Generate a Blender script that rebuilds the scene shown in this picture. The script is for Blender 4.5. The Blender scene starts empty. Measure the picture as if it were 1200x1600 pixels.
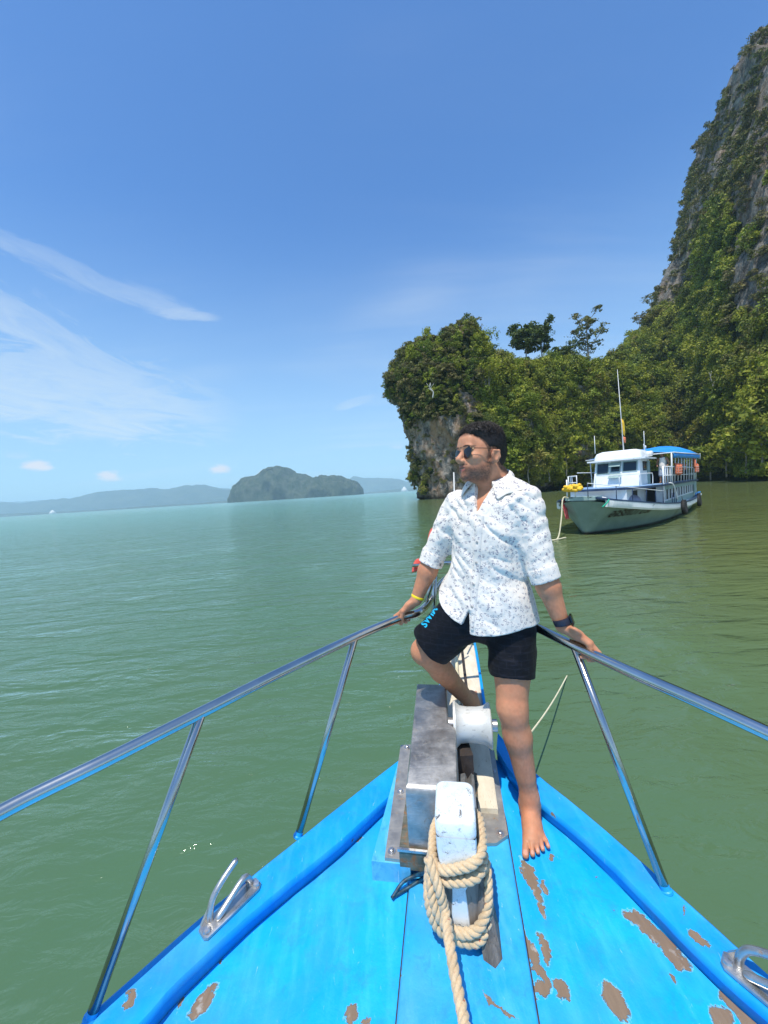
import bpy, math, random
import numpy as np
from mathutils import Vector, Matrix
from mathutils.bvhtree import BVHTree

SC = bpy.context.scene
COL = SC.collection
PI = math.pi
rad = math.radians

# ------------------------------------------------------------------ camera
PITCH, ROLL, EYE, FPX = rad(2.9), rad(3.63), 2.5, 601.0
_r0 = Vector((1, 0, 0)); _u0 = Vector((0, math.sin(PITCH), math.cos(PITCH)))
CF = Vector((0, math.cos(PITCH), -math.sin(PITCH)))
CR = _r0 * math.cos(ROLL) - _u0 * math.sin(ROLL)
CU = _r0 * math.sin(ROLL) + _u0 * math.cos(ROLL)
cam_data = bpy.data.cameras.new('camera')
cam = bpy.data.objects.new('camera', cam_data)
COL.objects.link(cam)
m = Matrix((CR, CU, -CF)).transposed().to_4x4(); m.translation = Vector((0, 0, EYE))
cam.matrix_world = m
cam_data.sensor_fit = 'VERTICAL'; cam_data.sensor_height = 36.0; cam_data.lens = FPX / 1600 * 36
cam_data.clip_start = 0.05; cam_data.clip_end = 40000
SC.camera = cam

# ------------------------------------------------------------------ light
SUN_DIR = Vector((-0.17, -0.34, 1.0)).normalized()      # towards the sun
sd = bpy.data.lights.new('sun', 'SUN'); sd.energy = 5.0; sd.angle = rad(0.5); sd.color = (1.0, 0.94, 0.85)
sun = bpy.data.objects.new('sun', sd); COL.objects.link(sun)
sun.rotation_euler = SUN_DIR.to_track_quat('Z', 'Y').to_euler(); sun.location = (-20, -10, 60)
W = bpy.data.worlds.new('World'); SC.world = W; W.use_nodes = True
SC.view_settings.view_transform = 'Standard'; SC.view_settings.look = 'None'
SC.view_settings.gamma = 1; SC.view_settings.use_curve_mapping = False
SC.view_settings.exposure = 0.0
SC.cycles.use_denoising = True
SC.cycles.max_bounces = 8; SC.cycles.diffuse_bounces = 3; SC.cycles.glossy_bounces = 4
SC.cycles.transparent_max_bounces = 8; SC.cycles.volume_bounces = 1
SC.cycles.sample_clamp_indirect = 6


class NT:
    """small helper to write node trees"""
    def __init__(s, tree, clear=True):
        s.t = tree
        if clear: tree.nodes.clear()
    def n(s, typ, **kw):
        nd = s.t.nodes.new(typ)
        ins = kw.pop('ins', {})
        for k, v in kw.items(): setattr(nd, k, v)
        for k, v in ins.items():
            if isinstance(v, bpy.types.NodeSocket): s.t.links.new(v, nd.inputs[k])
            else: nd.inputs[k].default_value = v
        return nd
    def math(s, op, a, b=None, c=None, clamp=False):
        nd = s.t.nodes.new('ShaderNodeMath'); nd.operation = op; nd.use_clamp = clamp
        for i, v in enumerate((a, b, c)):
            if v is None: continue
            if isinstance(v, bpy.types.NodeSocket): s.t.links.new(v, nd.inputs[i])
            else: nd.inputs[i].default_value = v
        return nd.outputs[0]
    def vm(s, op, a, b=None, out=0):
        nd = s.t.nodes.new('ShaderNodeVectorMath'); nd.operation = op
        for i, v in enumerate((a, b)):
            if v is None: continue
            if isinstance(v, bpy.types.NodeSocket): s.t.links.new(v, nd.inputs[i])
            else: nd.inputs[i].default_value = v
        return nd.outputs[out]
    def mix(s, f, a, b, mode='MIX'):
        nd = s.t.nodes.new('ShaderNodeMix'); nd.data_type = 'RGBA'; nd.blend_type = mode
        for i, v in ((0, f), (6, a), (7, b)):
            if isinstance(v, bpy.types.NodeSocket): s.t.links.new(v, nd.inputs[i])
            elif i == 0: nd.inputs[0].default_value = v
            else: nd.inputs[i].default_value = (*v[:3], 1)
        return nd.outputs[2]
    def ramp(s, f, stops, interp='LINEAR'):
        nd = s.t.nodes.new('ShaderNodeValToRGB'); cr = nd.color_ramp; cr.interpolation = interp
        while len(cr.elements) < len(stops): cr.elements.new(0.5)
        for e, (p, c) in zip(cr.elements, stops):
            e.position = p
            e.color = (*c, 1) if hasattr(c, '__len__') else (c, c, c, 1)
        s.t.links.new(f, nd.inputs[0]); return nd.outputs[0]
    def map(s, v, a, b, c=0.0, d=1.0, smooth=False):
        nd = s.t.nodes.new('ShaderNodeMapRange')
        if smooth: nd.interpolation_type = 'SMOOTHSTEP'
        s.t.links.new(v, nd.inputs[0])
        for i, x in enumerate((a, b, c, d)): nd.inputs[i + 1].default_value = x
        return nd.outputs[0]
    def noise(s, vec, scale, detail=4, rough=0.55, dist=0.0, out=0):
        nd = s.n('ShaderNodeTexNoise', ins={'Scale': scale, 'Detail': detail, 'Roughness': rough, 'Distortion': dist})
        if vec is not None: s.t.links.new(vec, nd.inputs['Vector'])
        return nd.outputs[out]
    def mapping(s, vec, scale=(1, 1, 1), rot=(0, 0, 0), loc=(0, 0, 0)):
        return s.n('ShaderNodeMapping', ins={'Vector': vec, 'Scale': scale, 'Rotation': rot, 'Location': loc}).outputs[0]
    def bump(s, h, strength=0.3, dist=0.01, normal=None):
        ins = {'Height': h, 'Strength': strength, 'Distance': dist}
        if normal is not None: ins['Normal'] = normal
        return s.n('ShaderNodeBump', ins=ins).outputs[0]


def new_mat(name):
    mt = bpy.data.materials.new(name); mt.use_nodes = True
    t = NT(mt.node_tree)
    out = t.n('ShaderNodeOutputMaterial')
    bs = t.n('ShaderNodeBsdfPrincipled')
    t.t.links.new(bs.outputs[0], out.inputs[0])
    tc = t.n('ShaderNodeTexCoord')
    return mt, t, bs, tc.outputs['Object'], out


def setin(t, bs, **kw):
    names = dict(color='Base Color', rough='Roughness', metal='Metallic', normal='Normal', ior='IOR', spec='Specular IOR Level',
                 sss='Subsurface Weight', sssr='Subsurface Radius', ssss='Subsurface Scale', coat='Coat Weight', coatr='Coat Roughness',
                 alpha='Alpha', sheen='Sheen Weight', trans='Transmission Weight')
    for k, v in kw.items():
        s = bs.inputs[names[k]]
        if isinstance(v, bpy.types.NodeSocket): t.t.links.new(v, s)
        elif k == 'color': s.default_value = (*v, 1)
        else: s.default_value = v


def pm(name, c1, c2=None, scale=6.0, rough=0.6, metal=0.0, bump=0.0, bscale=None, bdist=0.004, stretch=(1, 1, 1), rvar=0.1, c3=None, coat=0.0,
       lo=0.35, hi=0.65):
    """plain principled material with a two-tone noise, a rougher patch noise and fine relief"""
    mt, t, bs, co, out = new_mat(name)
    v = t.mapping(co, stretch)
    n1 = t.noise(v, scale, 6, 0.6)
    col = t.mix(t.map(n1, lo, hi), c1, c2 or c1)
    if c3:
        n3 = t.noise(v, scale * 4.3, 5, 0.7)
        col = t.mix(t.map(n3, 0.58, 0.72), col, c3)
    setin(t, bs, color=col, metal=metal, coat=coat, rough=t.map(t.noise(v, scale * 2.1, 5), 0.3, 0.7, max(rough - rvar, 0.02), rough + rvar))
    if bump: setin(t, bs, normal=t.bump(t.noise(v, bscale or scale * 8, 6, 0.65), bump, bdist))
    return mt


# ------------------------------------------------------------------ objects
WM = {}


def put(o, world, parent):
    WM[o.name] = world
    if parent is not None:
        o.parent = parent
        o.matrix_parent_inverse = Matrix.Identity(4)
        o.matrix_basis = WM[parent.name].inverted() @ world
    else:
        o.matrix_basis = world
    return o


def props(o, label=None, cat=None, group=None, kind=None):
    if label: o['label'] = label
    if cat: o['category'] = cat
    if group: o['group'] = group
    if kind: o['kind'] = kind
    return o


def empty(name, loc, label, cat, group=None, frame=None, rotz=0.0):
    o = bpy.data.objects.new(name, None); COL.objects.link(o)
    o.empty_display_size = 0.1
    put(o, (frame or Matrix.Identity(4)) @ Matrix.Translation(Vector(loc)) @ Matrix.Rotation(rotz, 4, 'Z'), None)
    return props(o, label, cat, group)


def mesh_obj(name, verts, faces, mt, parent=None, frame=None, smooth=True, label=None, cat=None, group=None, kind=None, origin=None, angle=None):
    v = np.asarray(verts, dtype=np.float64).reshape(-1, 3)
    if origin is None:
        lo, hi = v.min(0), v.max(0)
        origin = np.array([(lo[0] + hi[0]) / 2, (lo[1] + hi[1]) / 2, lo[2]])
    v = v - origin
    me = bpy.data.meshes.new(name)
    if isinstance(faces, np.ndarray):
        nf, k = faces.shape
        me.vertices.add(len(v)); me.vertices.foreach_set('co', v.astype(np.float32).ravel())
        me.loops.add(nf * k); me.loops.foreach_set('vertex_index', faces.astype(np.int32).ravel())
        me.polygons.add(nf); me.polygons.foreach_set('loop_start', np.arange(0, nf * k, k, dtype=np.int32))
        me.update(calc_edges=True)
    else:
        me.from_pydata([tuple(p) for p in v], [], faces); me.update()
    if smooth:
        me.polygons.foreach_set('use_smooth', np.ones(len(me.polygons), dtype=bool))
        if angle is not None: me.set_sharp_from_angle(angle=rad(angle))
    for q in (mt if isinstance(mt, (list, tuple)) else [mt]): me.materials.append(q)
    o = bpy.data.objects.new(name, me); COL.objects.link(o)
    put(o, (frame or Matrix.Identity(4)) @ Matrix.Translation(Vector(origin)), parent)
    return props(o, label, cat, group, kind)


def dup(o, world, parent=None, label=None):
    c = o.copy(); COL.objects.link(c)
    put(c, world, parent)
    if label: c['label'] = label
    return c


def dup_tree(root, world, label=None, parent=None):
    c = dup(root, world, parent, label)
    for ch in list(root.children):
        rel = WM[root.name].inverted() @ WM[ch.name]
        dup_tree(ch, world @ rel, None, c)
    return c


class MB:
    """collects shapes, then links them as one mesh"""
    def __init__(s): s.v = []; s.f = []
    def add(s, v, f):
        k = len(s.v); s.v += [tuple(p) for p in v]; s.f += [tuple(i + k for i in q) for q in f]; return s
    def box(s, c, size, R=None, taper=1.0, bevel=0.0):
        hx, hy, hz = size[0] / 2, size[1] / 2, size[2] / 2
        c = Vector(c)
        if bevel > 0:
            b = bevel; pts = []
            for z, ins in ((-hz, b), (-hz + b, 0), (hz - b, 0), (hz, b)):
                k = 1.0 if z < 0 else taper
                X, Y = hx * k - ins, hy * k - ins
                bb = b * 0.7
                for (x, y) in ((X - bb, Y), (X, Y - bb), (X, -Y + bb), (X - bb, -Y), (-X + bb, -Y), (-X, -Y + bb), (-X, Y - bb), (-X + bb, Y)):
                    pts.append(Vector((x, y, z)))
            f = []
            for L in range(3):
                for i in range(8):
                    a, b2 = L * 8 + i, L * 8 + (i + 1) % 8
                    f.append((a, a + 8, b2 + 8, b2))
            f.append(tuple(range(8))); f.append(tuple(reversed(range(24, 32))))
        else:
            pts = [Vector((x * (1 if z < 0 else taper), y * (1 if z < 0 else taper), z)) for z in (-hz, hz) for (x, y) in ((-hx, -hy), (hx, -hy), (hx, hy), (-hx, hy))]
            f = [(0, 3, 2, 1), (4, 5, 6, 7), (0, 1, 5, 4), (1, 2, 6, 5), (2, 3, 7, 6), (3, 0, 4, 7)]
        if R is not None: pts = [R @ p for p in pts]
        return s.add([c + p for p in pts], f)
    def hexa(s, lo, hi):
        """lo, hi: 4 points each, bottom and top rings in the same order (counter-clockwise from above)"""
        n = len(lo)
        f = [tuple(reversed(range(n))), tuple(range(n, 2 * n))] + [(i, (i + 1) % n, n + (i + 1) % n, n + i) for i in range(n)]
        return s.add(list(lo) + list(hi), f)
    def tube(s, path, r, seg=12, caps=True, closed=False):
        path = [Vector(p) for p in path]; n = len(path)
        rs = r if hasattr(r, '__len__') else [r] * n
        tans = []
        for i in range(n):
            a = path[(i - 1) % n] if (closed or i > 0) else path[0]
            b = path[(i + 1) % n] if (closed or i < n - 1) else path[-1]
            tans.append((b - a).normalized())
        t0 = tans[0]; nrm = t0.orthogonal().normalized(); vs = []
        for i in range(n):
            if i:
                nrm = nrm - tans[i] * nrm.dot(tans[i]); nrm.normalize()
            bn = tans[i].cross(nrm)
            for k in range(seg):
                a = 2 * PI * k / seg
                vs.append(path[i] + (nrm * math.cos(a) + bn * math.sin(a)) * rs[i])
        f = []
        for i in range(n if closed else n - 1):
            j = (i + 1) % n
            for k in range(seg):
                k2 = (k + 1) % seg
                f.append((i * seg + k, i * seg + k2, j * seg + k2, j * seg + k))
        if caps and not closed:
            f.append(tuple(reversed(range(seg)))); f.append(tuple(range((n - 1) * seg, n * seg)))
        return s.add(vs, f)
    def lathe(s, prof, o, axis=(0, 0, 1), seg=24):
        """prof: (distance along the axis, radius)"""
        ax = Vector(axis).normalized(); u = ax.orthogonal().normalized(); w = ax.cross(u); o = Vector(o)
        vs = []
        for (h, r) in prof:
            for k in range(seg):
                a = 2 * PI * k / seg
                vs.append(o + ax * h + (u * math.cos(a) + w * math.sin(a)) * max(r, 1e-4))
        f = []
        for i in range(len(prof) - 1):
            for k in range(seg):
                k2 = (k + 1) % seg
                f.append((i * seg + k, i * seg + k2, (i + 1) * seg + k2, (i + 1) * seg + k))
        f.append(tuple(reversed(range(seg)))); f.append(tuple(range((len(prof) - 1) * seg, len(prof) * seg)))
        return s.add(vs, f)
    def loft(s, rings, closed=True, caps=True):
        n = len(rings[0]); vs = [p for r in rings for p in r]; f = []
        for i in range(len(rings) - 1):
            for k in range(n if closed else n - 1):
                k2 = (k + 1) % n
                f.append((i * n + k, i * n + k2, (i + 1) * n + k2, (i + 1) * n + k))
        if caps and closed:
            f.append(tuple(reversed(range(n)))); f.append(tuple(range((len(rings) - 1) * n, len(rings) * n)))
        return s.add(vs, f)
    def build(s, name, mt, parent=None, **kw): return mesh_obj(name, s.v, s.f, mt, parent, **kw)


def smooth_path(pts, n=8, closed=False):
    pts = [Vector(p) for p in pts]; out = []; N = len(pts)
    rng = range(N if closed else N - 1)
    for i in rng:
        p0 = pts[(i - 1) % N] if (closed or i > 0) else pts[0] * 2 - pts[1]
        p1 = pts[i]; p2 = pts[(i + 1) % N]
        p3 = pts[(i + 2) % N] if (closed or i + 2 < N) else pts[-1] * 2 - pts[-2]
        for k in range(n):
            t = k / n
            out.append(0.5 * ((2 * p1) + (p2 - p0) * t + (2 * p0 - 5 * p1 + 4 * p2 - p3) * t * t + (3 * p1 - p0 - 3 * p2 + p3) * t ** 3))
    if not closed: out.append(pts[-1])
    return out


def resample(path, step):
    path = [Vector(p) for p in path]; d = [0.0]
    for a, b in zip(path, path[1:]): d.append(d[-1] + (b - a).length)
    n = max(2, int(d[-1] / step)); out = []; j = 0
    for i in range(n + 1):
        t = d[-1] * i / n
        while j < len(path) - 2 and d[j + 1] < t: j += 1
        q = (t - d[j]) / max(d[j + 1] - d[j], 1e-9)
        out.append(path[j].lerp(path[j + 1], min(max(q, 0), 1)))
    return out


def strand_rope(mb, path, R, pitch, strands=3, seg=7, step=None):
    path = resample(path, step or pitch / 10)
    n = len(path); tans = [(path[min(i + 1, n - 1)] - path[max(i - 1, 0)]).normalized() for i in range(n)]
    nr = tans[0].orthogonal().normalized(); frames = []; L = 0; Ls = []
    for i in range(n):
        if i:
            nr = (nr - tans[i] * nr.dot(tans[i])).normalized(); L += (path[i] - path[i - 1]).length
        frames.append((nr.copy(), tans[i].cross(nr))); Ls.append(L)
    for k in range(strands):
        pts = []
        for i in range(n):
            a = 2 * PI * (Ls[i] / pitch + k / strands)
            pts.append(path[i] + (frames[i][0] * math.cos(a) + frames[i][1] * math.sin(a)) * R * 0.5)
        mb.tube(pts, R * 0.56, seg)
    return mb


def ray(px, py): return CF * 1.0 + CR * ((px - 600) / FPX) + CU * ((800 - py) / FPX)
def P(px, py, d): return Vector((0, 0, EYE)) + ray(px, py) * d          # a point measured in the photograph at a known distance
def onplane(px, py, a, b=0.0):
    r = ray(px, py); t = (a - EYE) / (r.z - b * r.y); return Vector((0, 0, EYE)) + r * t   # ... or on the plane z = a + b*y


# ------------------------------------------------------------------ noise and implicit surfaces
class VN:
    """lattice value noise on numpy arrays"""
    def __init__(s, seed):
        r = np.random.RandomState(seed); s.t = r.rand(64, 64, 64).astype(np.float32) * 2 - 1
    def __call__(s, p, scale=1.0):
        q = p / scale; i = np.floor(q).astype(np.int64); f = (q - i).astype(np.float32); f = f * f * (3 - 2 * f)
        i &= 63; j = (i + 1) & 63
        x0, y0, z0 = i[..., 0], i[..., 1], i[..., 2]; x1, y1, z1 = j[..., 0], j[..., 1], j[..., 2]
        fx, fy, fz = f[..., 0], f[..., 1], f[..., 2]; T = s.t
        a = T[x0, y0, z0] * (1 - fx) + T[x1, y0, z0] * fx; b = T[x0, y1, z0] * (1 - fx) + T[x1, y1, z0] * fx
        c = T[x0, y0, z1] * (1 - fx) + T[x1, y0, z1] * fx; d = T[x0, y1, z1] * (1 - fx) + T[x1, y1, z1] * fx
        return (a * (1 - fy) + b * fy) * (1 - fz) + (c * (1 - fy) + d * fy) * fz
    def fbm(s, p, scale, oct=4, gain=0.5):
        v = 0; a = 1.0
        for o in range(oct):
            v = v + a * s(p + 17.3 * o, scale); scale /= 2.03; a *= gain
        return v


vn = VN(5)


def smin(a, b, k):
    if k <= 0: return np.minimum(a, b)
    h = np.clip(0.5 + 0.5 * (b - a) / k, 0, 1); return b * (1 - h) + a * h - k * h * (1 - h)
def smax(a, b, k): return -smin(-a, -b, k)
def A3(v): return np.array([v[0], v[1], v[2]], dtype=np.float64)


def rc(a, b, ra, rb, k=0.02): return ('rc', A3(a), A3(b), ra, rb, k)
def el(c, r, R=None, k=0.02): return ('el', A3(c), np.array(r, float), (np.array(R) if R is not None else np.eye(3)), None, k)   # rows of R: axes


def prim_d(q, p):
    if q[0] == 'rc':
        a, b, ra, rb = q[1:5]; ba = b - a; L = ba @ ba + 1e-12
        h = np.clip(((p - a) @ ba) / L, 0, 1); d = p - a - h[:, None] * ba
        return np.sqrt((d * d).sum(1)) - (ra + (rb - ra) * h)
    c, r, R = q[1], q[2], q[3]
    l = (p - c) @ R.T; k0 = np.sqrt(((l / r) ** 2).sum(1)); k1 = np.sqrt(((l / (r * r)) ** 2).sum(1)) + 1e-9
    return k0 * (k0 - 1) / k1


def field(prims, cull=True):
    def f(p):
        d = np.full(len(p), 1.0 if cull else 1e3)
        for q in prims:
            if q[0] == 'rc': c = (q[1] + q[2]) / 2; r = np.linalg.norm(q[1] - q[2]) / 2 + max(q[3], q[4])
            else: c = q[1]; r = q[2].max()
            m = ((p - c) ** 2).sum(1) < (r + q[5] * 2 + 0.05) ** 2 if cull else np.ones(len(p), bool)
            if m.any(): d[m] = smin(d[m], prim_d(q, p[m]), q[5])
        return d
    return f


def surface_nets(fn, lo, hi, h, block=8):
    """sample fn on a grid near its surface only; return verts and quads"""
    lo = np.array(lo, float); n = np.ceil((np.array(hi, float) - lo) / h / block).astype(int) * block + 1
    nb = (n - 1) // block
    F = np.full(n, 1.0, dtype=np.float32)
    g = np.stack(np.meshgrid(*[np.arange(k) for k in nb], indexing='ij'), -1).reshape(-1, 3)
    cen = lo + (g + 0.5) * block * h
    dc = fn(cen); R = block * h * 0.87 * 1.35 + 0.0
    for bi in g[dc < -R]:
        i, j, k = bi * block; F[i:i + block + 1, j:j + block + 1, k:k + block + 1] = -1
    act = g[np.abs(dc) <= R]
    o = np.stack(np.meshgrid(*[np.arange(block + 1)] * 3, indexing='ij'), -1).reshape(-1, 3)
    for s in range(0, len(act), 1500):
        a = act[s:s + 1500]
        idx = (a[:, None, :] * block + o[None]).reshape(-1, 3)
        F[idx[:, 0], idx[:, 1], idx[:, 2]] = fn(lo + idx * h)
    I = F < 0
    S = np.zeros(n - 1, dtype=np.int8)
    cor = [(i, j, k) for i in (0, 1) for j in (0, 1) for k in (0, 1)]
    sl = lambda c: tuple(slice(c[a], n[a] - 1 + c[a]) for a in range(3))
    for c in cor: S += I[sl(c)]
    flat = np.flatnonzero((S > 0) & (S < 8)); ci = np.stack(np.unravel_index(flat, n - 1), -1)
    V = np.stack([F[ci[:, 0] + c[0], ci[:, 1] + c[1], ci[:, 2] + c[2]] for c in cor], 1)
    acc = np.zeros((len(ci), 3)); cnt = np.zeros(len(ci))
    for a in range(8):
        for b in range(a + 1, 8):
            d = np.array(cor[b]) - np.array(cor[a])
            if np.abs(d).sum() != 1: continue
            m = (V[:, a] < 0) != (V[:, b] < 0)
            t = V[m, a] / (V[m, a] - V[m, b])
            acc[m] += np.array(cor[a]) + t[:, None] * d; cnt[m] += 1
    verts = lo + (ci + acc / cnt[:, None]) * h
    quads = []
    for ax in range(3):
        u, w = (ax + 1) % 3, (ax + 2) % 3
        a = [slice(1, n[k] - 1) for k in range(3)]; b = list(a)
        a[ax] = slice(0, n[ax] - 1); b[ax] = slice(1, n[ax])
        A = I[tuple(a)]; B = I[tuple(b)]
        X = np.argwhere(A != B); sgn = A[X[:, 0], X[:, 1], X[:, 2]]
        off = np.ones(3, int); off[ax] = 0
        base = X + off
        du = np.zeros(3, int); du[u] = 1; dw = np.zeros(3, int); dw[w] = 1
        ids = [np.ravel_multi_index((base - e).T, n - 1) for e in (du + dw, dw, 0 * du, du)]
        q = np.stack([np.searchsorted(flat, x) for x in ids], 1)
        q[~sgn] = q[~sgn][:, ::-1]
        quads.append(q)
    return verts, np.concatenate(quads)


def vcol(o, name, rgb):
    at = o.data.color_attributes.new(name, 'FLOAT_COLOR', 'POINT')
    c = np.ones((len(o.data.vertices), 4), dtype=np.float32); c[:, :3] = rgb
    at.data.foreach_set('color', c.ravel())

# ------------------------------------------------------------------ sky with its clouds
def make_world():
    t = NT(W.node_tree)
    out = t.n('ShaderNodeOutputWorld'); bg = t.n('ShaderNodeBackground', ins={'Strength': 0.15})
    sky = t.n('ShaderNodeTexSky', sky_type='NISHITA', sun_disc=False, sun_elevation=math.asin(SUN_DIR.z),
              sun_rotation=math.atan2(SUN_DIR.x, SUN_DIR.y), altitude=0, air_density=1.0, dust_density=0.6, ozone_density=3.0)
    tc = t.n('ShaderNodeTexCoord').outputs['Generated']
    sep = t.n('ShaderNodeSeparateXYZ', ins={0: tc})
    X, Y, Z = sep.outputs
    zc = t.math('MAXIMUM', Z, 0.02)
    # cirrus: noise on a high flat layer, stretched along one wind direction
    px = t.math('DIVIDE', X, t.math('ADD', zc, 0.12)); py = t.math('DIVIDE', Y, t.math('ADD', zc, 0.12))
    pl = t.n('ShaderNodeCombineXYZ', ins={0: px, 1: py}).outputs[0]
    pr = t.mapping(pl, (0.32, 1.9, 1), (0, 0, rad(26)))
    n = t.noise(pr, 0.9, 7, 0.55, 0.35)
    broad = t.noise(pl, 0.45, 3, 0.5)
    c1 = t.math('MULTIPLY', t.map(n, 0.40, 0.85, 0, 1, True), t.map(broad, 0.38, 0.66, 0, 1, True))
    c1 = t.math('MULTIPLY', c1, t.map(Z, 0.03, 0.16, 0.4, 0.6, True))
    # one denser streak of cirrus, low in the west: two elongated wisps
    def wisp(d, size, ang, amp, seed):
        dv = Vector(d).normalized(); r = Vector((dv.y, -dv.x, 0)).normalized(); u = r.cross(dv)
        a = t.vm('DOT_PRODUCT', tc, tuple(r * math.cos(ang) + u * math.sin(ang)), out=1)
        b = t.vm('DOT_PRODUCT', tc, tuple(u * math.cos(ang) - r * math.sin(ang)), out=1)
        f = t.vm('DOT_PRODUCT', tc, tuple(dv), out=1)
        nn = t.noise(t.mapping(t.n('ShaderNodeCombineXYZ', ins={0: a, 1: b, 2: seed}).outputs[0], (7, 30, 1)), 1.2, 7, 0.68, 0.8)
        w = t.math('SUBTRACT', nn, 0.5)
        b2 = t.math('ADD', b, t.math('MULTIPLY', w, size[1] * 2.8))
        e = t.math('ADD', t.math('POWER', t.math('ABSOLUTE', t.math('DIVIDE', a, size[0])), 2.0), t.math('POWER', t.math('ABSOLUTE', t.math('DIVIDE', b2, size[1])), 2.0))
        m = t.map(e, 1.0, 0.1, 0, amp, True)
        return t.math('MULTIPLY', t.math('MULTIPLY', m, t.map(nn, 0.3, 0.62, 0.35, 1)), t.map(f, 0.3, 0.5))
    ws = [wisp(ray(95, 418), (0.17, 0.028), rad(-13), 0.27, 1.0), wisp(ray(215, 462), (0.12, 0.020), rad(-7), 0.32, 2.0),
          wisp(ray(285, 489), (0.085, 0.016), rad(0), 0.42, 3.0), wisp(ray(60, 520), (0.3, 0.05), rad(-26), 0.42, 4.0),
          wisp(ray(555, 628), (0.07, 0.012), rad(12), 0.3, 5.0), wisp(ray(120, 620), (0.34, 0.10), rad(-4), 0.55, 6.0)]
    cs = c1
    for w in ws: cs = t.math('MAXIMUM', cs, w)
    # small fair-weather cumulus just above the sea horizon, all round
    az = t.math('ARCTAN2', X, Y)
    cv = t.n('ShaderNodeCombineXYZ', ins={0: t.math('MULTIPLY', az, 1.0), 1: t.math('MULTIPLY', Z, 2.0)}).outputs[0]
    cells = t.n('ShaderNodeTexVoronoi', voronoi_dimensions='2D', ins={'Vector': t.vm('ADD', cv, t.vm('MULTIPLY', t.noise(cv, 30, 4, 0.6, out=1), (0.035, 0.035, 0))), 'Scale': 9.0, 'Randomness': 1.0})
    rnd = t.n('ShaderNodeSeparateXYZ', ins={0: cells.outputs['Color']}).outputs[0]
    puff = t.math('MULTIPLY', t.map(cells.outputs['Distance'], 0.26, 0.08, 0, 1, True), t.map(rnd, 0.30, 0.5))
    band = t.math('MULTIPLY', t.map(Z, 0.045, 0.065, 0, 1, True), t.map(Z, 0.125, 0.095, 0, 1, True))
    puff = t.math('MULTIPLY', t.math('MULTIPLY', puff, band), 0.9)
    base = t.mix(1.0, sky.outputs[0], (0.68, 1.08, 1.46), 'MULTIPLY')
    # moist marine air whitens the lowest few degrees
    col = t.mix(t.map(Z, 0.60, 0.0, 0.0, 0.68, True), base, (3.2, 4.8, 5.9))
    col = t.mix(cs, col, (5.0, 5.7, 6.3))
    col = t.mix(puff, col, (6.2, 5.9, 6.2))
    t.t.links.new(col, bg.inputs[0]); t.t.links.new(bg.outputs[0], out.inputs[0])


make_world()


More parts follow.
